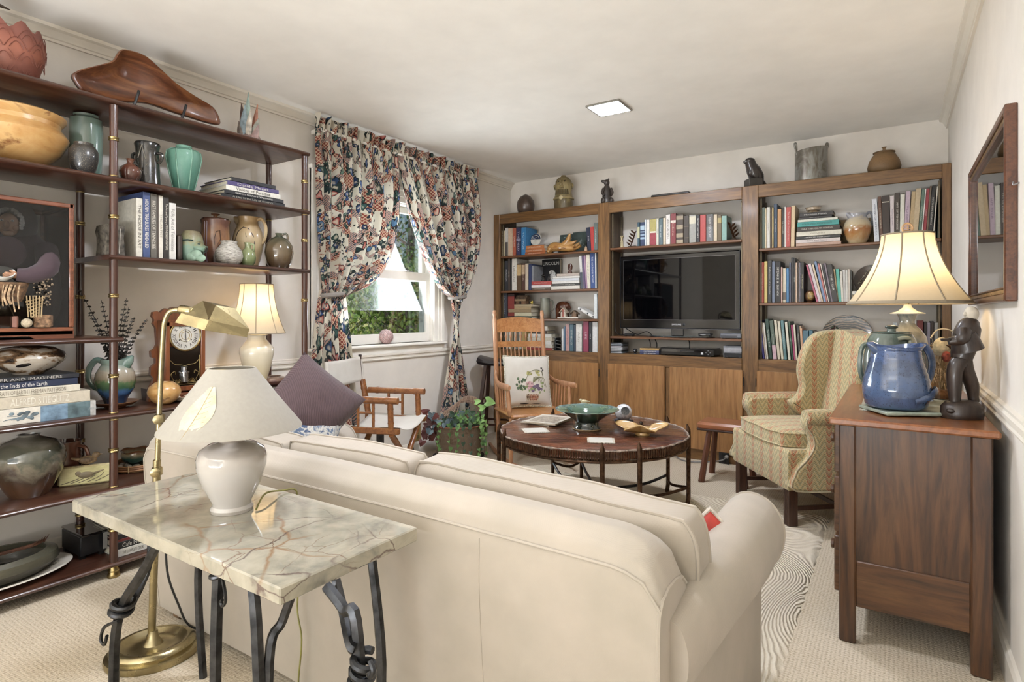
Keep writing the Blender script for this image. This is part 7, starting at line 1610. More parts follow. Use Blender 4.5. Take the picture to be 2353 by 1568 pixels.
hd = MB().ball(W0(2231, 722), (.021, .022, .027), 18, 12).ball(W0(2217, 722), (.007, .006, .007)).tube([W0(2236, 742), W0(2233, 733)], .012, 10); hd.obj('head', plain('d9cdb8', .6), t)
MB().lathe([(0, 0), (.014, 0), (.017, .008), (.015, .01), (0, .006)], 14, T(W0(2163, 784, -.02))).obj('hat_in_hand', STW, t)
# ================================================================== FRAMED PICTURE
t = thing('framed_picture', 'large framed print behind glass with brown and gilt frame on the wall', 'picture', (XR, 2.70, 1.455))
FRW = wood('7a4a2a', '55301b', '8f5c38', 'y', 1.5, .3, .3, name='frame_wood'); GLT = metal('b08a4c', .35, .15, name='gilt')
hy_, hz_ = .505, .287
for nm, mat, w_, x0, x1, ins in (('outer_frame', FRW, .022, -.03, 0, 0), ('gilt_liner', GLT, .016, -.024, -.002, .022), ('inner_moulding', FRW, .007, -.026, -.002, .038)):
    a, b_ = hy_ - ins, hz_ - ins
    for s_ in (-1, 1):
        MB().bb(x0, x1, s_ * a - (w_ if s_ > 0 else 0), s_ * a + (0 if s_ > 0 else w_), -b_, b_, .003).obj(nm, mat, t)
        MB().bb(x0, x1, -a + w_, a - w_, s_ * b_ - (w_ if s_ > 0 else 0), s_ * b_ + (0 if s_ > 0 else w_), .003).obj(nm, mat, t)
MB().bb(-.008, -.004, -hy_ + .04, hy_ - .04, -hz_ + .04, hz_ - .04).obj('mat_board', plain('d3ccb4', .8), t)
MB().bb(-.0095, -.008, -hy_ + .15, hy_ - .15, -hz_ + .12, hz_ - .12).obj('print', glaze([(.35, 'a39a7c'), (.5, 'c9c1a4'), (.65, 'b5ad90')], 3, .5, .7, 0, None, 0, False, 'faded_print'), t)
MB().bb(-.014, -.012, -hy_ + .035, hy_ - .035, -hz_ + .035, hz_ - .035).obj('glazing', glass('f4f4f0', 1.5, 'picture_glass'), t)
MB().tube(cr([(-.0, -.53, .05), (-.012, -.525, .045), (-.012, -.515, .055)], 4), .0025, 6).obj('hook', STEEL, t)
# ================================================================== BUILT-IN BOOKCASE
BX = [(-3.215, -3.146), (-2.122, -2.018), (-.952, -.839), (.247, .293)]
BAY = [(-3.146, -2.122), (-2.018, -.952), (-.839, .247)]
bO = Vector((-1.46, (YF + YB) / 2, 0)); bc = thing('bookcase', 'built-in knotty wood bookcase wall with three bays and lower cupboard doors', 'bookcase', tuple(bO))
def bq(x0, x1, y0, y1, z0, z1, nm, mat, r=.003, par=None): return MB().bb(x0 - bO.x, x1 - bO.x, y0 - bO.y, y1 - bO.y, z0, z1, r).obj(nm, mat, par or bc)
yb = YB - .003; DARKW = wood('6d5334', '4f3c25', '836642', 'z', .8, .5, 0, .6, 'bookcase_inside')
for x0, x1 in BX: bq(x0, x1, YF, YF + .024, 0, 2.08, 'stile', PINE_Z); bq(x0, x1, YF + .024, yb, 0, 2.055, 'divider', DARKW, 0)
for x0, x1 in BAY:
    bq(x0, x1, YF, YF + .024, 1.988, 2.08, 'top_rail', PINE_X); bq(x0, x1, YF + .024, yb, 2.04, 2.06, 'top_board', DARKW, 0)
    bq(x0, x1, YF, YF + .024, .705, .80, 'base_rail', PINE_X); bq(x0, x1, YF + .024, yb, .78, .80, 'base_shelf', PINE_X, 0)
    bq(x0, x1, YF + .004, YF + .024, 0, .09, 'plinth', PINE_X); bq(x0, x1, YF + .03, YF + .036, .09, .705, 'cupboard_back', DARKW, 0)
bq(BX[0][0], BX[3][1], YF + .024, yb, 2.061, 2.079, 'dust_top', DARKW, 0)
Z1 = [1.682, 1.352, 1.089]; Z2 = [1.691, .945]; Z3 = [1.613, 1.214]
for (x0, x1), zs in zip(BAY, (Z1, Z2, Z3)):
    for z in zs: bq(x0 + .002, x1 - .002, YF + .01, yb, z - .02, z, 'shelf', wood('8a5c34', '6a4425', 'a3733f', 'x', .8, .4, .1, .3, 'shelf_wood'), .004)
    for x_ in (x0 + .012, x1 - .012):
        for y_ in (YF + .05, YB - .06): bq(x_ - .005, x_ + .005, y_ - .006, y_ + .006, .80, 1.985, 'shelf_standard', plain('77684e', .5, .4), 0)
bq(-1.532, -1.498, YF, YF + .024, .09, .705, 'mullion', PINE_Z)
bq(-2.655, -2.625, YF, YF + .024, .09, .705, 'mullion', PINE_Z); bq(-.31, -.28, YF, YF + .024, .09, .705, 'mullion', PINE_Z)
for x0, x1, hs in ((-3.15, -2.648, -1), (-2.632, -2.113, 1), (-2.026, -1.534, -1), (-1.496, -.944, 1), (-.846, -.303, -1), (-.287, .252, 1)):
    d_ = bq(x0, x1, YF - .019, YF - .001, .086, .714, 'door', DOORW, .003)
    for z in (.17, .63):
        xh = x1 + .006 if hs > 0 else x0 - .006
        MB().tube([(xh - bO.x, YF - .012 - bO.y, z - .032), (xh - bO.x, YF - .012 - bO.y, z + .032)], .004, 6).obj('hinge', plain('2a221a', .5), d_)
# ------------------------------------------------------------------ rows of books
yp = YF + .045
A1, A2, A3, A4 = [q + ' shelf, bookcase bay by window' for q in ('top', 'second', 'third', 'lowest')]
row(A1, yp, Z1[0], [(1149, 1160, 531, 'd2c4a2', 'KING ARTHUR', '6a5a40'), (1160.5, 1167, 524, 'c9c6be', None, None, 0, [(.0, .5, '55504a')]), (1167.5, 1178, 524.5, 'd2b494'), (1178.5, 1185, 524, 'c0603f', 'GARDEN', 'f0e4d0'), (1186, 1197, 523, '33385f', 'THE FIELD', 'c9c8d4', 0, [(.52, .6, '8d90ac')]), (1197.5, 1209, 523, '2f8ac6', 'VOYAGE', 'bcdcec')])
row(A1, yp, Z1[0], [(1346.5, 1355, 523, '2c3348', 'NO', 'e0e0e0', 3), (1355.5, 1364, 522, 'c23a34', None, None, 2), (1364.5, 1373, 512, '6f7a74', 'LINCOLN', 'dadfd8')], anchor='driftwood')
stack('orange stack, top shelf', yp, Z1[0], [(1206, 1253, 'b9652c', .024, 'KATE ATKINSON', 'f0dcc4'), (1207, 1253, 'c07038', .026, 'KATE ATKINSON', 'f0dcc4'), (1208, 1250, 'c87838', .034, 'KATE ATKINSON', 'f0dcc4')])
row(A2, yp, Z1[1], [(1147.5, 1153, 603, '2a2c30', 'ART', '9aa0a4'), (1154, 1160, 601, '26241f', 'WARNER', 'e8e4da'), (1160.5, 1166.5, 600, '30343a', 'MORRISON', 'dcdcd8'), (1167, 1172, 595, '4a4038', 'HOMER'), (1172.5, 1175.5, 598, '1f2220'), (1176, 1187, 595, 'e6e2d6', 'Lebanese', '5a544a'), (1187.5, 1198, 606, '6a5236', None, None, 0, [(.55, .95, 'd0b078')]), (1198.5, 1206, 606, '5d3d33', 'ROSES', 'd8c8b0', 0, [(.6, .95, 'c9ac88')]), (1206.5, 1214, 606, 'dccbb0'), (1214.5, 1221, 607, '36436a', None, None), (1221.5, 1226, 611, '8d9094')])
row(A2, yp, Z1[1], [(1330, 1336, 588, 'dedbd6', 'DUNE', '2a2c30', 4, [(.0, .5, '4a525e')]), (1336.5, 1340.5, 588, '6d5a80', None, None, 5), (1341, 1345, 587, 'a884a0', None, None, 5), (1346, 1354.5, 585, 'e4ddc8', 'THE STONES', '8a8070', 2), (1355, 1366, 581, '33528f', 'THE NORTHERN WORLD', 'e0e4ec', 2), (1366.5, 1370, 580, 'd2d4d4', None, None, 1), (1370.5, 1373.5, 582, '2a2826', None, None, 1)], anchor='white stack')
zq = stack('red-topped stack, bay by window', yp, Z1[1], [(1217, 1265, '6a5a4a', .022, 'OLD NASHVILLE', 'd8ccb0'), (1218, 1266, 'e8dcd8', .024), (1220, 1267, 'b5433d', .034, 'Country Kitchen', 'f0e0d0')])
zw = stack('white stack, bay by window', yp, Z1[1], [(1266, 1332, 'e4ddd0', .032), (1268, 1332, '3a3630', .020, 'MUSEUM OF THE AMERICAN SOUTH', 'e6e0d4'), (1269, 1331, 'e6e2da', .024), (1269, 1331, 'd6dade', .022), (1270, 1332, 'e8e4dc', .016), (1279, 1331, 'c2b2a4', .024)])
# face-out book
x0, x1 = at(1248, 600, y=YB - .05).x, at(1289, 600, y=YB - .05).x; zt_ = at(1268, 597, y=YB - .05).z
t = thing('portrait_book', 'black face-out book with a white profile portrait on its cover', 'book', ((x0 + x1) / 2, YB - .07, Z1[1] + .0008))
hb_ = zt_ - Z1[1]; wb = (x1 - x0) / 2
MB().bb(-wb, wb, 0, .003, 0, hb_, .001).bb(-wb, wb, .037, .04, 0, hb_, .001).bb(-wb, -wb + .003, 0, .04, 0, hb_).obj('cover', plain('1c1c1f', .3), t); MB().bb(-wb + .004, wb - .003, .003, .037, .004, hb_ - .004).obj('pages', PAGES, t)
text('LINCOLN', t, (0, -.0012, hb_ * .87), (R(90), 0, 0), wb * 1.8, .03, plain('e8e6e0', .5), 'title')
MB().add([(x_, -.0012, hb_ * z_) for x_, z_ in ((.005, .1), (.06, .1), (.055, .2), (.03, .28), (.045, .33), (.052, .4), (.06, .44), (.05, .48), (.05, .56), (.03, .64), (.0, .66), (-.02, .6), (-.02, .45), (-.005, .35), (-.02, .2))], [tuple(range(15))]).obj('profile_portrait', plain('c9c6c0', .6, 0, .3, 40), t)
row(A3, yp, Z1[2], [(1153, 1166, 674, '3b414c', 'DICTIONARY', '8d939a'), (1167, 1182, 676, '3a2420', None, None, 0, [(.3, .9, '8a2c22'), (.1, .25, '8a2c22')])])
row(A3, yp, Z1[2], [(1364.5, 1372, 675, 'dde2e0', None, None)], anchor='white notebook')
zh = stack('stack under the toy cabin', yp, Z1[2], [(1166, 1221, '35493c', .022, 'Tennessee Kitchens', 'd8d4c0'), (1167, 1221, 'd8d2ae', .034), (1168, 1220, 'a08a64', .032), (1168, 1220, 'b59c70', .020), (1181, 1224, 'b3a07a', .022)], .15)
row(A4, yp, .80, [(1156, 1161, 752, '3f5560'), (1162, 1168, 752, 'c9bfa8'), (1169, 1174, 750, 'd8d4c8'), (1175, 1180, 752, '9a8a68'), (1181, 1186, 750, 'd6d0c4'), (1187, 1192, 753, '7a7466'), (1192.5, 1198, 751, 'dcd6ca'), (1199, 1209, 750, 'b59a58')])
stack('stack behind the rocking chair', yp, .80, [(1210, 1268, 'b5453a', .022), (1211, 1268, 'e2dccf', .03), (1212, 1267, 'e6e2da', .032), (1212, 1268, 'd8cfb8', .03), (1214, 1267, 'e8e4da', .03), (1224, 1256, '55402c', .03), (1234, 1258, 'dcd6c8', .04)])
row(A4, yp, .80, [(1290.5, 1294.5, 756, 'dfe0de'), (1295, 1299, 751, '4d6c88'), (1299.5, 1308, 745, 'c79a94', 'NASHVILLE', 'a04a58'), (1308.5, 1318, 746, '4a6a78', 'OTHELLO', 'e6e2d4'), (1318.5, 1322.5, 747, '2f3d52'), (1323, 1337, 745, 'e4e0d8', 'Atlas', 'b0aa9c'), (1337.5, 1339.5, 749, '6a4a50'), (1340, 1352.5, 738, 'a03a58', 'LIFE', 'e4c4cc'), (1353, 1360, 741, '2b2c30', 'NILE', 'dcdcdc'), (1361, 1373, 740, 'e6e6e4', None, None)], anchor='black rack')
M1 = 'shelf over television'
row(M1, yp, Z2[0], [(1464.5, 1470, 511, '3a5a68', None, None, 0, [(.35, .8, 'c9c69a')]), (1471, 1481, 511, '38486a', None, None, 0, [(.3, .38, 'a9c4dc'), (.45, .5, 'a9c4dc'), (.58, .62, 'a9c4dc'), (.68, .86, 'b5cede')]), (1481.5, 1485, 505, 'd6dce2'), (1485.5, 1492.5, 505, 'e6e0d2'), (1493, 1507.5, 504, 'b5a85a', None, None, 0, [(.0, .48, 'a33a44'), (.48, .54, 'e6e0cc')]), (1508, 1513.5, 502, 'dedac8', 'LEWIS', '6a7a70'), (1514, 1523, 502, '5f7478', 'Great Art', 'c9d2d0'), (1523.5, 1529.5, 501, 'dfcfb0'), (1530, 1540, 494, 'e8e2d8', 'APOCALYPSE', '3a3630'), (1540.5, 1553, 491, '8a2f33', 'Medicine', 'd8b8a0', 0, [(.7, .78, 'e4d8c8')]), (1553.5, 1570, 493, '4a3a2c', None, None, 0, [(.02, .14, 'a8977a'), (.22, .36, 'a8977a'), (.5, .64, 'a8977a'), (.82, .95, 'a8977a')]), (1570.5, 1583, 496, '45382b', None, None, 0, [(.2, .22, '7a684c'), (.6, .62, '7a684c')]), (1583.5, 1599, 494, 'a4a298', None, None, 0, [(.68, .95, 'd8d0b4')]), (1599.5, 1608, 494, '222426', 'SECRET HISTORY', 'e4dcd0'), (1608.5, 1622, 494, 'c23e33'), (1622.5, 1639, 493, '77787a', 'NEW CENTURY', 'e0dcd4', 0, [(.55, .98, '5a5652')]), (1639.5, 1648, 493, 'd8c6a4'), (1648.5, 1658, 495, '6a5630', None, None, 0, [(.7, .9, 'b09a50')]), (1658.5, 1670, 496, '86b0a4', None, None)], anchor='brass leaf bookend')
R1, R2, R3 = [q + ' shelf, bay behind wing chair' for q in ('top', 'middle', 'lowest')]
row(R1, yp, Z3[0], [(1743, 1746.5, 494, 'd8bf94'), (1748, 1757.5, 477, '75867c'), (1758, 1761.5, 479, 'dccba4'), (1762, 1769.5, 476, 'e6e2d8', 'Gardens', '8d8a84'), (1770, 1773.5, 478, '5a4a38'), (1774, 1777.5, 477, 'dcc080'), (1778, 1786, 469, '3d5068', "Dolls' Houses", 'e4e0d4'), (1786.5, 1795.5, 481, 'd39a58'), (1796, 1802, 480, '2a241e', 'THE TREASURES', 'd0c8b0'), (1802.5, 1806.5, 475, 'e6e2da'), (1807, 1818, 476, 'c24a40', 'The Art of the Cottage Garden', 'eed8c8', -2), (1818.5, 1827.5, 473, 'e3c698', None, None, -2)])
stack('stack under the flared vase', yp, Z3[0], [(1829, 1933, 'c9a48c', .024), (1829, 1931, 'e0d2cc', .026, 'Flora and Fauna', '7a706a'), (1829, 1932, '35302c', .020, 'AMERICAN IN BRONZE', 'e8e4da'), (1830, 1934, 'e3dcc8', .032, 'GENESIS', '8d846e'), (1831, 1930, '40352c', .034, 'NAZ TALUQDAR GENEVA', 'e0d8c4'), (1832, 1928, '3aa39c', .034, 'NORTH AMERICAN FAMILY ARTS', '24605c'), (1833, 1925, 'dfe0cf', .018), (1835, 1912, '2f2a28', .016, 'Book of Beauty', 'd8d0c0'), (1837, 1915, '35322f', .028, 'Mountain Hands', 'e8e4dc')], .17)
row(R1, yp, Z3[0], [(2003, 2015, 457, 'e2e4ea', 'VISIONS OF AMERICA', '5a5f78', 6), (2016.5, 2024.5, 452, '6a4632', 'THE SEVEN WORLDS', 'e0d0b4', 5), (2025.5, 2043, 450, '3d2f24', None, None, 3, [(.85, .87, 'd8cfb8'), (.03, .05, 'd8cfb8')]), (2045, 2054.5, 450, 'ddd0cf', 'Reading the Garden', '6a5a70', 1), (2056, 2067.5, 443, '4d4034', 'ART OF TENNESSEE', 'e6e0d0', 0), (2069, 2079.5, 447, 'e3e2d0', None, None, -2), (2081.5, 2093, 439, 'c9b2c0', 'WILD SOUTH', '6a4a78', -5), (2095, 2104.5, 440, 'c3a878', None, None, -7), (2105, 2117.5, 433, 'cdb68e', None, None, -9), (2118.5, 2126, 434, '5f7a68', 'HORTICULTURE', 'dce0d0', -10), (2126.5, 2128.5, 434, 'e6e2da', None, None, -10), (2129, 2136.5, 433, 'ad3440', 'LIVING', 'e8c8c4', -10), (2137, 2141.5, 427, '75604a', None, None, -10), (2142, 2152, 426, '262320', 'SOUTHERN INTERIORS', 'e6e0d2', -11), (2153, 2156, 428, 'e0dac8', None, None, -10), (2157, 2160, 457, '4a5a4c', None, None, -3)], anchor='two-handled pitcher')
row(R2, yp, Z3[1], [(1741, 1747, 604, 'd8c0a0'), (1747.5, 1755.5, 603, 'c0432c', 'American Quilt Story', 'f0dcc8'), (1756, 1763.5, 601, 'dcc468'), (1764, 1773.5, 599, '33302e', 'Reflections of a Garden', 'c9c2b4'), (1774, 1780.5, 601, '6f7c92'), (1781, 1794, 601, '201d1b', 'SPEAKE & BUNN', 'ece8de'), (1794.5, 1797.5, 614, 'd8b0a4'), (1798, 1806.5, 617, 'e0d4b8', None, None, 0, [(.08, .3, '6a5a48')]), (1807, 1813, 617, '4a86b4'), (1813.5, 1817.5, 604, '5a5f74'), (1818, 1822.5, 592, '3a3536'), (1823, 1827.5, 593, '26221f', 'THE ART', 'dcd8cc'), (1828, 1832, 604, 'd8b89c'), (1832.5, 1835.5, 600, '4a3a30'), (1836, 1839.5, 604, '8d8894'), (1840, 1847.5, 603, '2a241d', 'THE ARCHIVES', 'd0c498')])
row(R2, yp, Z3[1], [(1851, 1855.5, 604, 'c05a74', 'WINE', 'f0dce0', 25), (1856, 1862.5, 602, 'ddccd0', None, None, 25), (1864.5, 1869, 604, 'e0c8a8', None, None, 23), (1870, 1875.5, 597, '7d93b8', None, None, 23), (1877.5, 1882, 603, 'cd7a72', None, None, 20), (1884, 1886.5, 604, 'dcd0c4', None, None, 19), (1887, 1892.5, 604, '302c2c', None, None, 18), (1893, 1897, 603, '8a7a84', None, None, 17), (1898.5, 1911, 607, '38332d', 'THE YEAR', 'e8e4d8', 15), (1914.5, 1918.5, 618, 'c9a878', None, None, 9), (1920, 1927.5, 618, '4fb8a4', None, None, 7), (1929.5, 1935, 624, 'e2dccc', None, None, 4), (1936, 1942, 620, 'd6d2cc', 'PAINTINGS', '6a6460', 2), (1942.5, 1947.5, 621, 'e0dcd2', None, None, 1), (1948, 1953.5, 619, 'dcd0c0'), (1954, 1957, 622, '4a4a40')], anchor='brown geode')
stack('stack under the brown plate', yp, Z3[1], [(1958, 2004, '3a2c2a', .03), (1958, 2004, 'b59c78', .018), (1958, 2004, 'e6e0d2', .024, 'Charleston', '5a544a')])
row(R3, yp, .80, [(1741, 1743, 765, '201c22', None, None, 4), (1743.5, 1748, 735, '3d3a8c', 'GARDENING', 'dcd8e8', 9), (1749, 1752, 741, 'c9b4a0', None, None, 9), (1752.5, 1756.5, 742, 'e6e2d4', None, None, 9), (1757.5, 1765.5, 733, '26483a', 'The Garden Book', 'e6ecdc', 10), (1767.5, 1776.5, 737, '5a6a58', 'Landscapes', 'e0e4dc', 9, [(.0, .36, 'd8b4bc')]), (1778, 1784.5, 736, 'dcd2b8', 'GARDENS', 'a09880', 9), (1786, 1792, 738, 'e2dac0', None, None, 9), (1793.5, 1800.5, 737, '5f8a8c', 'NATURAL GARDENS', 'd0dedc', 8), (1803, 1809, 740, 'e4dec8', None, None, 8), (1811, 1815, 739, '35583f', 'HERBS', 'd8dccc', 8), (1817, 1821.5, 747, 'b03a6a', 'FLORAL', 'f0d0dc', 7), (1822.5, 1827, 746, 'e0d6be', None, None, 6), (1829.5, 1835.5, 747, '33302a', 'THE GARDEN SPRITE', 'd8d0bc', 6), (1837, 1839.5, 749, 'd8b48c', None, None, 5), (1840, 1843, 755, 'e0a880', None, None, 4), (1845, 1858, 760, '4a7280', 'TULIPS', 'cfe0e4'), (1859, 1868, 760, '4d7a88'), (1869, 1883, 761, '5a4a3c')])
row(R3, yp, .80, [(2052, 2062, 742, 'c9d0d0'), (2108, 2122, 737, '7a2f28'), (2123, 2130, 740, '3a302c'), (2131, 2138, 742, '8d8690'), (2139, 2146, 739, '4a3d36', 'HISTORY', 'd0c8b8'), (2147, 2156, 742, 'a8a49c')], anchor='swirled plate')
# ------------------------------------------------------------------ ornaments, bay by the window
def yloc(px, z, y): q = at(px, 722, y=y); return (q.x, y, z + .0008), dep(q) / FPX
loc, k = yloc(1232, zq if False else Z1[0], YB - .05)
zo = Z1[0] + .0875
loc, k = yloc(1231, zo, yp + .05); t = thing('wave_plate', 'round blue and white wave plate leaning on the orange books', 'plate', loc); t.rotation_euler = (R(-8), 0, 0)
MB().lathe([(0, .004), (13 * k, .0), (14 * k, .006), (0, .009)], 30, T((0, 0, 14.5 * k), (R(90), 0, 0))).obj('plate', plain('e0ddd0', .2, coat=.5), t)
m = MB()
for rr, w_ in ((11.5, .006), (7, .007), (3, .007)): m.tube([(rr * k * cos(a), -.011, 14.5 * k + rr * k * sin(a)) for a in [pi * i / 14 for i in range(15)]], w_, 6)
m.obj('wave_motif', plain('25355c', .2, coat=.5), t)
loc, k = yloc(1216, zo, yp + .09); t = thing('picture_tile', 'small orange and navy picture tile behind the wave plate', 'tile', loc); t.rotation_euler = (R(-10), 0, R(-8))
MB().bb(-9 * k, 12 * k, 0, .008, 0, 27 * k, .002).obj('tile', plain('d0912f', .35, 0, .2, 30), t); MB().bb(-9 * k, 12 * k, -.001, .008, 24 * k, 27.2 * k, .001).bb(-9 * k, 12 * k, -.001, .0, 0, 9 * k).obj('navy_border', plain('24304c', .3), t)
DRW = glaze([(.3, 'a8692c'), (.5, 'd09a4a'), (.7, '7d4a1e')], 4, .5, .2, .7, None, .2, False, 'varnished_driftwood')
loc, k = yloc(1297, Z1[0], yp + .03); t = thing('driftwood', 'varnished golden driftwood sculpture on the upper bookcase shelf', 'sculpture', loc)
W_ = lambda px, py, y=0: Vector(((px - 1297) * k, y, max(.008, CAMH + (PY0 - py) * k - Z1[0])))
m = MB().tube(cr([W_(1256, 572), W_(1268, 566, .01), W_(1290, 568), W_(1315, 572, .01), W_(1338, 568)], 5), [.03, .045, .04, .03, .014], 12)
m.tube(cr([W_(1290, 568), W_(1303, 558), W_(1308, 548), W_(1312, 538)], 4), [.035, .03, .02, .012], 10).tube(cr([W_(1305, 562), W_(1318, 560), W_(1328, 556)], 4), [.028, .018, .005], 8).tube(cr([W_(1320, 570), W_(1332, 566, -.02), W_(1339, 562, -.03)], 4), [.02, .015, .008], 8).tube(cr([W_(1258, 574), W_(1254, 578, -.02)], 4), [.03, .012], 8); m.obj('wood', DRW, t, ang=70)
for px0, px1, pt, dy, lb in ((1280, 1316, 537, .0, 'dark green canvas panel with white flecks behind the driftwood'), (1309, 1346, 531, -.02, 'dark green canvas panel with pale leaf strokes behind the driftwood')):
    loc, k = yloc((px0 + px1) / 2, Z1[0], YB - .07 + dy); t = thing('canvas_panel', lb, 'painting', loc); t.rotation_euler = (R(-12), 0, 0); w_ = (px1 - px0) / 2 * k; h_ = CAMH + (PY0 - pt) * k - Z1[0]
    MB().bb(-w_, w_, 0, .014, 0, h_, .002).obj('canvas', plain('45544e', .6, 0, .2, 20), t)
    m = MB(); rnd = random.Random(px0)
    for i in range(12):
        x_, z_ = rnd.uniform(-w_ * .8, w_ * .8), rnd.uniform(h_ * .4, h_ * .9)
        if dy: m.tube([(x_, -.001, z_ * .6), (x_ + .02, -.001, z_ * .6 + .03)], .0016, 4)
        else: m.ball((x_, -.0005, z_), (.004, .001, .006), 8, 5)
    m.obj('brush_marks', plain('a9bab8', .6), t)
loc, k = yloc(1346.5, Z1[0], yp - .012); t = thing('pointed_stone', 'small tan pointed stone before the navy book', 'stone', loc); MB().lathe([(0, 0), (.013, 0), (.014, .012), (.009, .032), (0, .048)], 12).obj('stone', plain('c9a888', .7, 0, .1), t)
loc, k = yloc(1248.5, zq, yp + .03); t = thing('glass_figurine', 'clear glass figurine standing on the red book', 'figurine', loc)
MB().lathe([(0, 0), (.018, 0), (.02, .006), (.014, .02), (.017, .035), (.01, .044), (.013, .055), (.008, .066), (0, .07)], 16).ball((-.012, 0, .05), .008).ball((.012, 0, .05), .008).obj('figure', glass('dfe6e8', 1.6, 'crystal'), t)
loc, k = yloc(1262, zq, yp + .03); t = thing('dark_figurine', 'small dark metal figurine standing on the red book', 'figurine', loc)
MB().tube(cr([(-.012, 0, 0), (-.01, 0, .02), (0, 0, .035), (.004, 0, .05)], 4), [.007, .008, .01, .006], 8).tube([(.012, 0, 0), (.004, 0, .03)], .006, 8).ball((.005, 0, .056), .008).obj('body', plain('2e2a28', .35), t)
loc, k = yloc(1310, zw, yp + .05); t = thing('statuette', 'reddish carved wooden head statuette on the white stack', 'figurine', loc)
MB().lathe([(0, 0), (.018, 0), (.02, .01), (.014, .025), (.022, .045), (.024, .068), (.016, .085), (0, .092)], 18, T((0, 0, 0), (0, 0, 0), (1, .8, 1))).ball((0, -.018, .055), (.006, .01, .01)).obj('head', wood('6d3f2c', '43261b', '8a5a42', 'z', 3, .35, .2), t)
MB().ball((-.009, -.019, .066), .003).ball((.009, -.019, .066), .003).obj('eye', plain('1f1712', .5), t)
# third shelf ornaments
loc, k = yloc(1200, zh, yp + .06); t = thing('toy_cabin', 'small wooden toy log cabin on the book stack', 'model house', loc)
MB().bb(-.055, .055, -.03, .03, 0, .05).obj('walls', plain('7a5a3e', .8, 0, .25, 40, .4), t); MB().prism([(-.045, .045), (.045, .045), (.012, .085), (-.012, .085)], -.068, .068, 'x').obj('roof', plain('6a5440', .85, 0, .3, 50, .5), t)
m = MB()
for i in range(12): m.bb(-.064 + .0112 * i, -.056 + .0112 * i, -.05, -.047, .03, .048)
m.obj('eave_fringe', plain('a88c66', .8), t); MB().bb(-.012, .008, -.0315, -.03, 0, .034).obj('door', plain('2a2018', .8), t)
loc, k = yloc(1222, zh, yp + .02); t = thing('yellow_toy', 'tiny yellow toy beside the toy cabin', 'toy', loc); MB().ball((0, 0, .01), (.013, .009, .01)).ball((.006, 0, .024), (.007, .006, .008)).ball((-.008, 0, .02), (.004, .004, .008)).obj('body', plain('e0c43e', .5), t)
STN = glaze([(.15, '6a5a48'), (.35, '7d7a68'), (.7, '8a8a78'), (1, '757868')], 3, .2, .35, .3, name='grey_stoneware')
t, r, h, k = pot('stoneware_pitcher', 'grey-green tapered stoneware pitcher on the third bookcase shelf', 'pitcher', (1240, 1265, 685), Z1[2], [(1, 0), (1, .06), (.96, .3), (.84, .8), (.84, .97), (.86, 1)], STN, y=yp + .045)
handle(t, [(r * .8, 0, h * .9), (r * 1.35, 0, h * .85), (r * 1.6, 0, h * .6), (r * 1.3, 0, h * .38), (r * .95, 0, h * .32)], .007, STN)
loc, k = yloc(1292, Z1[2], YB - .07); t = thing('wooden_bear', 'reddish brown wooden bear carving behind the little houses', 'figurine', loc)
BRW = wood('8a4f2e', '63351e', 'a0653e', 'x', 3, .35, .3)
m = MB().ball((0, 0, .11), (.065, .035, .05)).ball((.05, 0, .12), (.03, .026, .03)).tube([(.07, 0, .11), (.085, 0, .095)], [.016, .01], 8)
for x_ in (-.04, .04):
    for y_ in (-.018, .018): m.tube([(x_, y_, .1), (x_, y_, 0)], [.02, .018], 8)
m.obj('body', BRW, t); MB().ball((.04, -.018, .15), .009).ball((.04, .018, .15), .009).obj('ear', BRW, t)
loc, k = yloc(1307, Z1[2], yp + .035); t = thing('house_slab', 'white slab base carrying two little wooden houses', 'base', loc); MB().bb(-.105, .105, -.025, .025, 0, .016, .003).obj('slab', plain('d6d0c4', .6), t)
for px, w_, h_, c, lb in ((1296, .034, .085, 'a65a48', 'little red and white wooden house with steep roof'), (1321, .032, .06, '8a6a4c', 'little brown wooden house beside the red one')):
    loc, k = yloc(px, Z1[2] + .0165, yp + .035); t = thing('toy_house', lb, 'model house', loc)
    MB().bb(-w_ * .7, w_ * .7, -.018, .018, 0, h_ * .55).obj('walls', plain('d8c9b4' if px < 1300 else '7a5c42', .7), t)
    MB().prism([(-w_ * 1.3, h_ * .45), (0, h_), (w_ * 1.3, h_ * .45), (w_ * 1.2, h_ * .38), (0, h_ * .86), (-w_ * 1.2, h_ * .38)], -.022, .022).obj('roof', plain('b5a28c' if px < 1300 else '5d4630', .7), t)
    MB().bb(-.009, .009, -.0195, -.018, 0, h_ * .9).obj('door_panel', plain(c, .6), t)
loc, k = yloc(1344, Z1[2], yp + .02); t = thing('white_notebook', 'white spiral notebook leaning against the pale book', 'notebook', (loc[0], loc[1], loc[2] + .012)); t.rotation_euler = (0, R(28), 0)
MB().bb(-.1, .078, 0, .12, 0.03, .055, .003).obj('cover', plain('e6e4de', .4), t)
for x_ in (-.08, .0, .06): MB().bb(x_, x_ + .014, -.0015, .002, .036, .05).obj('clip', BLACK, t)
loc, k = yloc(1283, .80, yp + .02); t = thing('disc_rack', 'black wire disc rack with silver bars on the lowest bookcase shelf', 'rack', loc)
MB().bb(-.036, .036, 0, .1, 0, .006).bb(-.036, -.03, 0, .1, 0, .115).bb(.03, .036, 0, .1, 0, .1).obj('frame', BLACK, t)
for z_ in (.03, .06, .09): MB().tube([(-.03, .02, z_), (.03, .02, z_ - .01)], .005, 6).obj('bar', STEEL, t)
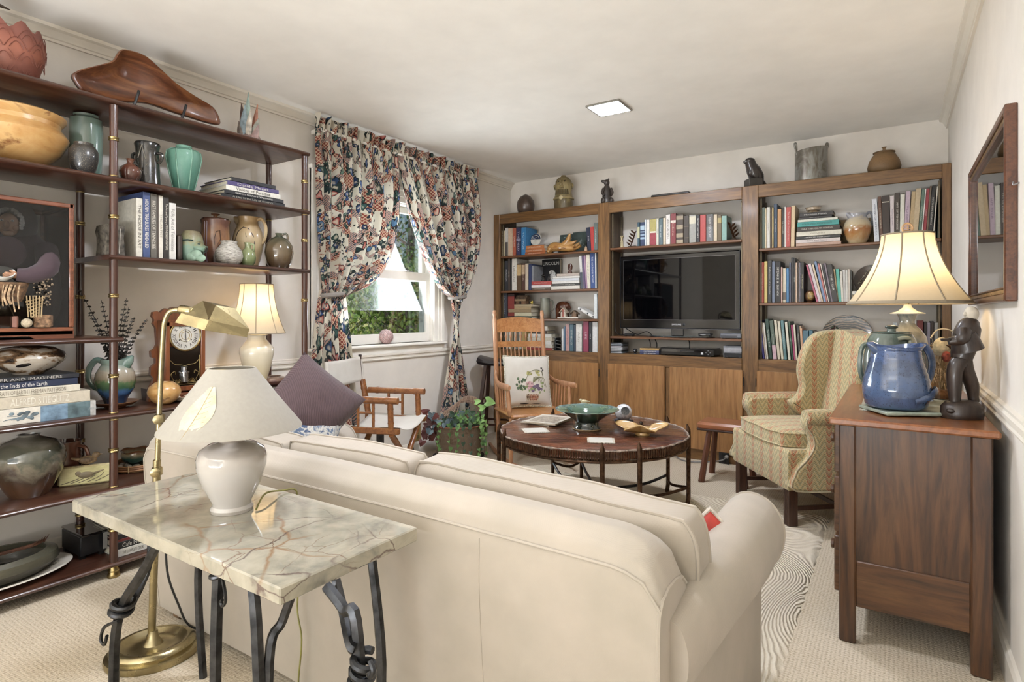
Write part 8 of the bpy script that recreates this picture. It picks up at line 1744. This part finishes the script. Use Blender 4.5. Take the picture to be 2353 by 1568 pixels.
# ------------------------------------------------------------------ middle bay: bookends, candlestick, television
loc, k = yloc(1429, Z2[0], yp + .03); t = thing('candlestick', 'small cream ceramic candlestick over the television', 'candlestick', loc)
MB().lathe([(0, 0), (.019, 0), (.019, .006), (.013, .02), (.011, .05), (.013, .056), (.008, .066), (.009, .09), (.016, .098), (.016, .103), (.008, .1), (0, .096)], 20).obj('body', plain('c9b98a', .4, 0, .12), t)
for px, sg, lb in ((1454, 1, 'bronze leaf bookend before the first book over the television'), (1684, -1, 'bronze leaf bookend after the last book over the television')):
    loc, k = yloc(px, Z2[0], yp + .045); t = thing('leaf_bookend', lb, 'bookend', loc, 0, 'bronze leaf bookends over the television')
    MB().bb(-.035, .035, -.025, .025, 0, .012, .003).obj('base', plain('4a3a2e', .4, .5), t)
    BRN = plain('5a3a22', .35, .6, .3, 40)
    MB().tube(cr([(-.02 * sg, 0, .012), (0, 0, .06), (.03 * sg * .8, 0, .13)], 4), [.004, .002], 6).obj('stem', BRN, t)
    for j in range(9):
        u = j / 8; b_ = Vector((-.02 * sg + .035 * sg * u, 0, .02 + .1 * u)); s_ = 1 if j % 2 else -1
        leaf(MB(), b_, b_ + Vector((s_ * .028 - sg * .004, -.008, .03)), .009, .004, 6).obj('leaflet', BRN, t)
SCN = NT('dark_screen'); SCN.col('050507'); SCN.set(Roughness=.03, Specular_IOR_Level=.22); SCR = SCN.m
tx0, tx1, tz0, tz1, ty = -1.945, -.978, 1.012, 1.617, YF + .055
t = thing('television', 'flat-screen television with glossy black bezel in the bookcase', 'television', ((tx0 + tx1) / 2, ty, Z2[1])); wx = (tx1 - tx0) / 2; z0, z1 = tz0 - Z2[1], tz1 - Z2[1]
MB().bb(-wx, wx, 0, .05, z0, z1, .008).obj('housing', plain('0a0a0c', .12, 0, .05), t)
MB().bb(-wx + .034, wx - .034, -.0012, .001, z0 + .075, z1 - .036).obj('screen', SCR, t)
m = MB(); 
for a in ((-wx + .032, -wx + .0345), (wx - .0345, wx - .032)): m.bb(a[0], a[1], -.0016, .001, z0 + .073, z1 - .034)
for a in ((z0 + .0725, z0 + .075), (z1 - .036, z1 - .0335)): m.bb(-wx + .032, wx - .032, -.0016, .001, a[0], a[1])
m.obj('inner_edge', plain('6a6a70', .2, .6), t)
m = MB()
for a in ((-wx, -wx + .004), (wx - .004, wx)): m.bb(a[0], a[1], -.002, .05, z0, z1, .001)
m.bb(-wx, wx, -.002, .05, z0, z0 + .004, .001); m.obj('clear_edge', plain('55565c', .15, .3), t)
text('SAMSUNG', t, (0, -.0022, z0 + .036), (R(90), 0, 0), .075, .013, plain('d8dade', .3), 'brand_lettering')
MB().ball((.06, .004, z0 + .036), (.016, .006, .016)).obj('power_ring', plain('2a2c30', .15), t)
MB().bb(-.05, .05, .02, .04, .012, z0 + .03, .004).obj('neck', plain('202124', .2, coat=.5), t)
MB().lathe([(0, 0), (.13, 0), (.135, .005), (.13, .01), (0, .011)], 40, T((.03, .03, .0006), (0, 0, 0), (2.0, .62, 1))).obj('glass_base', plain('3a4244', .05, 0, .1, coat=1), t)
# electronics
def dev(name, label, cat, px0, px1, z, y0, d, h, c, rough=.3):
    a, b_ = at(px0, 722, y=y0).x, at(px1, 722, y=y0).x; t_ = thing(name, label, cat, ((a + b_) / 2, y0, z + .0008)); w_ = (b_ - a) / 2
    MB().bb(-w_, w_, 0, d, .004, h, .004).obj('body', plain(c, rough), t_)
    for x_ in (-w_ * .8, w_ * .8): MB().bb(x_ - .008, x_ + .008, .01, .03, 0, .005).obj('foot', BLACK, t_)
    return t_, w_
t, w_ = dev('router', 'small black router on the television shelf', 'router', 1604, 1633, Z2[1] + .0125, YF + .03, .07, .024, '17171a'); MB().bb(-.03, .01, -.001, .001, .01, .014).obj('logo_strip', plain('c9c9cc', .4), t)
t, w_ = dev('cable_box', 'grey cable box at the end of the television shelf', 'box', 1655, 1703, Z2[1], YF + .03, .12, .038, '70727a'); MB().bb(-w_, w_ * .6, -.001, .001, .012, .022).obj('front_strip', plain('34363e', .3), t)
t, w_ = dev('power_brick', 'black power brick on the television shelf', 'power brick', 1434, 1455, Z2[1], YF + .03, .04, .022, '1c1c1e')
t, w_ = dev('disc_player', 'black disc player on the base shelf under the television', 'player', 1517, 1641, .80, YF + .02, .2, .062, '131316', .15)
MB().bb(-w_ + .01, w_ - .01, -.001, .001, .03, .05).obj('front_panel', GLOSSB, t); MB().bb(-.05, .06, -.0018, .0, .034, .042).obj('tray', plain('2a2a2e', .3), t); MB().bb(w_ - .1, w_ - .082, -.002, 0, .016, .032).obj('badge', plain('d8d8da', .4), t)
for i, (dx, dz) in enumerate(((0, .014), (0, -.014), (.016, 0), (-.016, 0))): MB().ball((w_ - .045 + dx, -.001, .032 + dz), (.005, .002, .004)).obj('button', plain('8d8d92', .3), t)
t, w_ = dev('stereo', 'silver and black compact stereo under the television', 'stereo', 1662, 1704, .80, YF + .02, .2, .088, '7d7f86'); MB().bb(-w_ + .006, w_, -.001, .001, .006, .036).obj('dark_panel', plain('1d2028', .2), t); MB().bb(-w_ + .006, w_, -.0015, .0, .045, .075).obj('silver_panel', plain('a9abb2', .3, .3), t)
# cases of discs
a, b_ = at(1399.5, 722, y=YF + .03).x, at(1434, 722, y=YF + .03).x
z = .8006
for i, c in enumerate(('6d7c88', '2a2c30', '8d8e94', 'a5a6ac', '3a3c42', '77808c', '2c2e34')):
    h_ = .0125; t = thing('disc_case', '%s disc case, %s, in the stack beside the bookcase divider' % (cname(c), ['bottom', 'second from bottom', 'third from bottom', 'middle', 'third from top', 'second from top', 'top'][i]), 'disc case', (a + .062, YF + .03, z), 0, 'disc cases under the television')
    MB().bb(-.06, .06, 0, .13, 0, h_, .0015).obj('case', plain(c, .25), t); MB().bb(-.05, .05, -.0006, .001, .004, .008).obj('label_strip', plain('c9cace', .4), t); z += h_ + .0006
a = at(1493, 722, y=YF + .03).x; z = .8006
for i, (c, tx) in enumerate((('3f4568', 'BEST OF BRITISH'), ('5a6488', 'MASTERPIECE'), ('c09a58', None))):
    t = thing('film_case', '%s film case, %s of the stack beside the disc player' % (cname(c), ['bottom', 'middle', 'top'][i]), 'film case', (a, YF + .03, z), 0, 'film cases beside the disc player')
    MB().bb(-.085, .078, 0, .13, 0, .0165, .0015).obj('case', plain(c, .3), t)
    if tx: text(tx, t, (0, -.001, .0082), (R(90), 0, 0), .1, .008, plain('e8e4da', .5), 'spine_lettering')
    z += .0172
loc, k = yloc(1459.5, .80, YF + .05); t = thing('webcam', 'small round black webcam beside the disc cases', 'webcam', loc)
MB().ball((0, 0, .026), .018).lathe([(0, 0), (.012, 0), (.01, .006), (.004, .01), (0, .01)], 14).obj('body', BLACK, t); MB().ball((0, -.015, .026), (.007, .005, .007)).obj('lens', plain('8d8d92', .1), t)
t = thing('television_cables', 'black cables hanging behind the television shelf', 'cable', (-1.7, YB - .04, .80))
m = MB()
for px, p0_, p1_ in ((1495, 775, 800), (1510, 780, 800), (1585, 775, 803)):
    q0, q1 = at(px - 5, p0_, y=YB - .03), at(px, p1_, y=YB - .03); m.tube(cr([(q0.x + 1.7, .01, q0.z - .80), ((q0.x + q1.x) / 2 + 1.71, .0, (q0.z + q1.z) / 2 - .80), (q1.x + 1.7, .0, q1.z - .80)], 4), .004, 6)
m.obj('cable', BLACK, t)
MB().tube(cr([(at(1412, 700, y=YF + .1).x + 1.7, -.14, .42), (at(1413, 750, y=YF + .1).x + 1.7, -.15, .2), (at(1425, 766, y=YF + .1).x + 1.7, -.17, .16), (at(1440, 772, y=YF + .1).x + 1.7, -.2, .158)], 6), .0035, 6).obj('power_lead', BLACK, t)
MB().tube(cr([(at(1432, 756, y=YF + .1).x + 1.7, -.1, .21), (at(1460, 770, y=YF + .1).x + 1.7, -.12, .16), (at(1482, 762, y=YF + .1).x + 1.7, -.12, .185), (at(1495, 772, y=YF + .1).x + 1.7, -.12, .155)], 6), .0035, 6).obj('signal_lead', BLACK, t)
# grey cord from the plinth outlet
q = at(1670, 1050, y=YF - .02); t = thing('plug_cord', 'grey cord plugged into the black plinth outlet', 'cord', (q.x, q.y, 0))
MB().tube(cr([(.0, .0, q.z), (-.04, -.03, q.z - .03), (-.2, -.1, .012), (-.32, -.07, .006), (-.42, .0, .03), (-.5, -.0, .04), (-.62, -.01, .006)], 6), .005, 6).obj('cord', plain('8d8a88', .5), t)
MB().box((0, -.004, q.z), (.026, .026, .022), .005).obj('plug', plain('9a9894', .5), t)
# ------------------------------------------------------------------ ornaments, bay behind the wing chair
STK = Z3[0] + sum((.024, .026, .020, .032, .034, .034, .018, .016, .028)) + .0088
t, r, h, k = pot('flared_vase', 'small cream and brown marbled vase with ruffled rim on the mixed book stack', 'vase', (1850, 1888, 478), STK, [(.9, 0), (1, .08), (.75, .22), (.45, .4), (.38, .6), (.55, .85), (.9, 1)], glaze([(.35, 'a08058'), (.5, 'cdb594'), (.65, 'dccbb0')], 5, .5, .3, .4, None, 0, False, 'marbled_tan'), y=yp + .085, fn=lambda q, a: (q[0], q[1], q[2] + (.006 * sin(4 * a) if q[2] > .09 else 0)))
loc, k = yloc(1957, Z3[0], YB - .055); t = thing('wooden_board', 'plain wooden serving board leaning behind the stoneware pitcher', 'board', loc); t.rotation_euler = (R(-10), 0, 0)
MB().bb(-46 * k, 46 * k, 0, .016, 0, 66 * k, .006).obj('board', wood('a88a58', '8a6c3e', 'bda06c', 'x', .8, .4), t)
TAN2 = glaze([(.05, 'd3b98c'), (.3, 'c08a48'), (.45, 'b5742f'), (.6, 'd8c39a'), (.8, 'cfc0a4'), (.9, 'a9a8ac')], 3.5, .22, .2, .7, name='ash_glaze')
t, r, h, k = pot('two_tone_pitcher', 'tan ash-glazed pitcher with grey lip and strap handle on the upper bookcase shelf', 'pitcher', (1941, 1999, 492), Z3[0], [(.55, 0), (.75, .15), (.97, .42), (1, .55), (.9, .72), (.68, .86), (.64, .93), (.7, 1)], TAN2, y=yp + .06)
handle(t, [(r * .6, 0, h * .95), (r * .95, 0, h * 1.05), (r * 1.2, 0, h * .95), (r * 1.15, 0, h * .65), (r * .9, 0, h * .4)], .009, plain('a2a2a8', .3, coat=.4), sq=.6)
MB().tube([(-r * .5, 0, h * .92), (-r * .75, 0, h * 1.0), (-r * .85, 0, h * 1.03)], [.025, .014, .004], 10).obj('spout', plain('a2a2a8', .3, coat=.4), t)
loc, k = yloc(1861, Z3[1], yp + .02); t = thing('geode', 'rounded brown geode half between the leaning books', 'stone', loc)
MB().ball((0, .02, 14 * k), (12 * k, 10 * k, 14 * k), 16, 10, None, lambda q, a: (q[0] * (1 + .08 * sin(3 * a)), q[1], q[2])).obj('stone', plain('5f3f24', .4, 0, .4, 30, .4), t); MB().ball((.006, -.012, 15 * k), (7 * k, .008, 10 * k)).obj('crystal_face', plain('9a7a3c', .25, 0, .3, 60), t)
loc, k = yloc(2003, Z3[1], YB - .05); t = thing('brown_plate', 'dark brown plate with cream script standing behind the lamp', 'plate', loc); t.rotation_euler = (R(-12), 0, 0); rp2 = 36 * k
zc = 52 * k
MB().lathe([(0, .006), (rp2 * .6, .004), (rp2, .016), (rp2 * .98, .02), (rp2 * .6, .01), (0, .012)], 44, T((0, 0, zc), (R(90), 0, 0))).obj('plate', plain('4d3a2a', .25, 0, .2, coat=.5), t)
for j in range(5): MB().tube(cr([(-rp2 * .75 + .014 * j, -.02, zc - .03 + .022 * j), (-rp2 * .7 + .014 * j, -.02, zc - .015 + .022 * j), (-rp2 * .62 + .014 * j, -.02, zc - .02 + .022 * j)], 4), .003, 6).obj('script_mark', plain('d0c6a8', .4), t)
MB().bb(-.02, .02, -.02, .03, 0, zc - rp2 + .004).obj('foot', plain('33261c', .5), t)
SWP = None
def swirl():
    N = NT('swirl_glaze'); v = N.co('Object', 1); w = N.n('TexWave', wave_type='RINGS', rings_direction='Y'); N.l(v, w.inputs[0]); w.inputs['Scale'].default_value = 18; w.inputs['Distortion'].default_value = 9; w.inputs['Detail'].default_value = 3; w.inputs['Detail Scale'].default_value = .7
    N.col(N.ramp(w.outputs['Fac'], [(.1, '2f2a28'), (.35, '6f7a7c'), (.55, '9aa4a4'), (.75, '8a4a38'), (.95, 'c9b49a')])); N.set(Roughness=.2); N.b.inputs['Coat Weight'].default_value = .6; return N.m
loc, k = yloc(1946, .80, YB - .06); t = thing('swirled_plate', 'large grey and rust swirled platter standing behind the wing chair', 'plate', loc); t.rotation_euler = (R(-14), 0, 0); rp2 = 53 * k; zc = rp2
MB().lathe([(0, .006), (rp2 * .7, .004), (rp2, .018), (rp2 * .98, .022), (rp2 * .7, .012), (0, .014)], 56, T((0, 0, zc), (R(90), 0, 0))).obj('plate', swirl(), t)
loc, k = yloc(1915, .80, yp + .05); t = thing('dried_flowers', 'dark red and green dried flower sprig before the swirled platter', 'flowers', loc)
m = MB(); m2 = MB(); rnd = random.Random(20)
for j in range(26):
    x_, z_ = rnd.uniform(-.05, .06), rnd.uniform(.13, .24); m.tube([(x_ * .2, 0, 0), (x_, rnd.uniform(-.02, .02), z_)], .0014, 4)
    for q_ in range(3): (m2 if j % 2 else m).ball((x_ + rnd.uniform(-.01, .01), rnd.uniform(-.02, .02), z_ + rnd.uniform(-.012, .012)), (.007, .006, .008), 6, 5)
m.obj('leaves', plain('3d4a34', .8, 0, .3), t); m2.obj('blossoms', plain('6d2c34', .8, 0, .3), t); MB().lathe([(0, 0), (.03, 0), (.035, .03), (.02, .07), (.024, .08), (0, .07)], 16).obj('vase', plain('4a4038', .4), t)
# ------------------------------------------------------------------ on top of the bookcase
ZB = 2.08; yt = YF + .10
SEED = plain('54443a', .3, 0, .2, 20, .05, coat=.2)
t, r, h, k = pot('gourd', 'round dark brown gourd pot with pointed tip on the bookcase top', 'pot', (1187, 1229, 446), ZB, [(.72, 0), (.9, .15), (1, .4), (.92, .62), (.6, .85), (.2, .95), (.06, .97), (.05, 1)], SEED, y=yt, wall=False)
FJ = glaze([(.2, '6a5a34'), (.4, '9a8650'), (.6, 'b7a268'), (.85, '8d7a4a')], 4, .4, .5, .2, None, .2, name='face_jug_clay')
loc, r, h, k = pl(1273, 1317, 404, ZB, y=yt); t = thing('face_jug', 'tan clay face jug of a bearded figure with belt on the bookcase top', 'jug', (loc[0], loc[1], ZB + .0005), R(YAW - 20))
MB().lathe([(0, 0), (r * .95, 0), (r, h * .15), (r * .97, h * .33), (r * .82, h * .5), (r * .88, h * .66), (r * .84, h * .82), (r * .55, h * .93), (r * .3, h * .96), (r * .22, h), (0, h)], 30).obj('body', FJ, t)
m = MB().tube(cr([(0, -r * .82, h * .82), (0, -r * 1.02, h * .72), (0, -r * 1.0, h * .68)], 4), [.007, .012, .014], 8).tube([(-r * .25, -r * .88, h * .6), (r * .25, -r * .88, h * .6)], .006, 6).tube([(-r * .22, -r * .88, h * .63), (0, -r * .93, h * .64), (r * .22, -r * .88, h * .63)], .006, 6)
for s_ in (-1, 1): m.tube([(s_ * r * .12, -r * .82, h * .84), (s_ * r * .5, -r * .76, h * .85)], .007, 6)
for j in range(9): a = -pi / 2 + (j - 4) * .2; m.tube([(r * .86 * cos(a), r * .86 * sin(a), h * .56), (r * .92 * cos(a), r * .92 * sin(a), h * .40)], .007, 6)
m.obj('face_relief', FJ, t)
for s_ in (-1, 1): MB().ball((s_ * r * .32, -r * .8, h * .79), (.008, .006, .006)).obj('eye', plain('2a2216', .4), t); MB().tube(cr([(s_ * r * .84, 0, h * .74), (s_ * r * 1.0, 0, h * .7), (s_ * r * .86, 0, h * .6)], 4), .008, 6).obj('ear', FJ, t)
MB().tube([(r * 1.0 * cos(a), r * 1.0 * sin(a), h * .3) for a in [2 * pi * i / 30 for i in range(30)]], .009, 6, None, True).obj('belt', plain('ab9762', .5), t); MB().lathe([(0, 0), (.018, 0), (.018, .006), (0, .008)], 18, T((0, -r * 1.02, h * .3), (R(90), 0, 0))).obj('buckle', plain('cbbb8c', .4), t)
loc, r, h, k = pl(1381, 1408, 411, ZB, y=yt - .03); t = thing('bear_carving', 'dark carved bear sitting upright on the bookcase top', 'figurine', (loc[0], loc[1], ZB + .0005), R(YAW)); DBR = plain('3f3630', .4, 0, .2, 20, .05, coat=.2)
m = MB().lathe([(0, 0), (r * .85, 0), (r * .98, h * .1), (r * .8, h * .24), (r * .72, h * .4), (r * .62, h * .58), (r * .42, h * .72), (0, h * .75)], 22, T((0, 0, 0), (0, 0, 0), (1, .8, 1))); m.ball((-r * .02, 0, h * .84), (r * .5, r * .42, h * .13)).tube([(-r * .2, 0, h * .86), (-r * .95, 0, h * .91)], [r * .36, r * .16], 10); m.obj('body', DBR, t)
for s_ in (-1, 1): MB().ball((r * .25, s_ * r * .25, h * .96), r * .16).obj('ear', DBR, t); MB().tube(cr([(s_ * r * .6, -r * .3, h * .6), (s_ * r * .85, -r * .5, h * .42), (s_ * r * .55, -r * .75, h * .3)], 4), [r * .25, r * .24, r * .18], 8).obj('foreleg', DBR, t); MB().ball((s_ * r * .68, -r * .4, h * .11), (r * .42, r * .5, h * .13)).obj('haunch', DBR, t)
loc, k = yloc(1544, ZB, yt - .02); t = thing('flat_tray', 'flat black tray lying on the bookcase top', 'tray', loc); MB().bb(-44 * k, 44 * k, -.06, .08, 0, .02, .006).obj('tray', plain('2b241f', .4), t)
loc, r, h, k = pl(1713, 1752, 363, ZB, y=yt - .03); t = thing('hawk_carving', 'dark carved hawk perched on a block on the bookcase top', 'figurine', (loc[0], loc[1], ZB + .0005), R(YAW)); BK = plain('3b322d', .3, 0, .2, 20, coat=.3)
MB().bb(-.055, .045, -.05, .05, 0, h * .27, .003).obj('block', plain('45403a', .5), t)
m = MB().tube(cr([(.05, 0, h * .05), (.03, 0, h * .35), (-.002, 0, h * .55), (-.022, 0, h * .74), (-.03, 0, h * .88)], 5), [.018, .045, .052, .04, .036], 14).ball((-.03, 0, h * .9), (.036, .032, h * .1)).tube([(-.05, 0, h * .88), (-.072, 0, h * .84), (-.073, 0, h * .79)], [.016, .012, .003], 8); m.tube([(.02, 0, h * .3), (.07, 0, h * .1), (.09, 0, .012)], [.03, .022, .01], 10); m.obj('body', BK, t)
for s_ in (-1, 1): MB().ball((.022, s_ * .038, h * .5), (.03, .012, h * .26), 14, 10, T((0, 0, 0), (0, R(-14), 0))).obj('wing', BK, t)
ZN = None
def zinc():
    N = NT('mottled_zinc'); v = N.co('Object', (1, 1, .5)); f = N.noise(v, 9, 6, .65, 1); N.col(N.ramp(f, [(.32, '5a5044'), (.45, '847c6e'), (.56, 'a3a39c'), (.7, '77695a')])); N.set(Roughness=.38, Metallic=.45); N.bump(f, .2, .004); return N.m
ZN = zinc(); t, r, h, k = pot('zinc_vessel', 'mottled grey metal-glazed cylinder vessel with two loop handles on the bookcase top', 'vessel', (1830, 1898, 345), ZB, [(1, 0), (1, .3), (.99, .7), (1, 1)], ZN, y=yt + .01, fn=lambda q, a: (q[0], q[1], q[2] + (.012 * cos(a) if q[2] > .12 else 0)))
for s_ in (-1, 1): handle(t, [(s_ * r * .98, 0, h * .85), (s_ * r * 1.05, 0, h * 1.0), (s_ * r * 1.15, 0, h * 1.18), (s_ * r * 1.02, 0, h * 1.2), (s_ * r * .98, 0, h * .98)], .006, ZN)
SPK = glaze([(.2, '7a5c34'), (.6, '977244'), (.9, '8a6a40')], 5, .3, .6, 0, '5f4526', name='speckled_tan')
t, r, h, k = pot('ginger_jar', 'tan speckled stoneware jar with knobbed lid on the bookcase top', 'jar', (1998, 2065, 352), ZB, [(.78, 0), (.95, .12), (1, .3), (.9, .6), (.68, .88), (.56, .97), (.58, 1)], SPK, y=yt + .0)
MB().lathe([(0, h), (r * .66, h), (r * .66, h * 1.03), (r * .3, h * 1.1), (r * .1, h * 1.14), (r * .08, h * 1.22), (r * .16, h * 1.28), (0, h * 1.3)], 28).obj('lid', SPK, t)
flush_text()
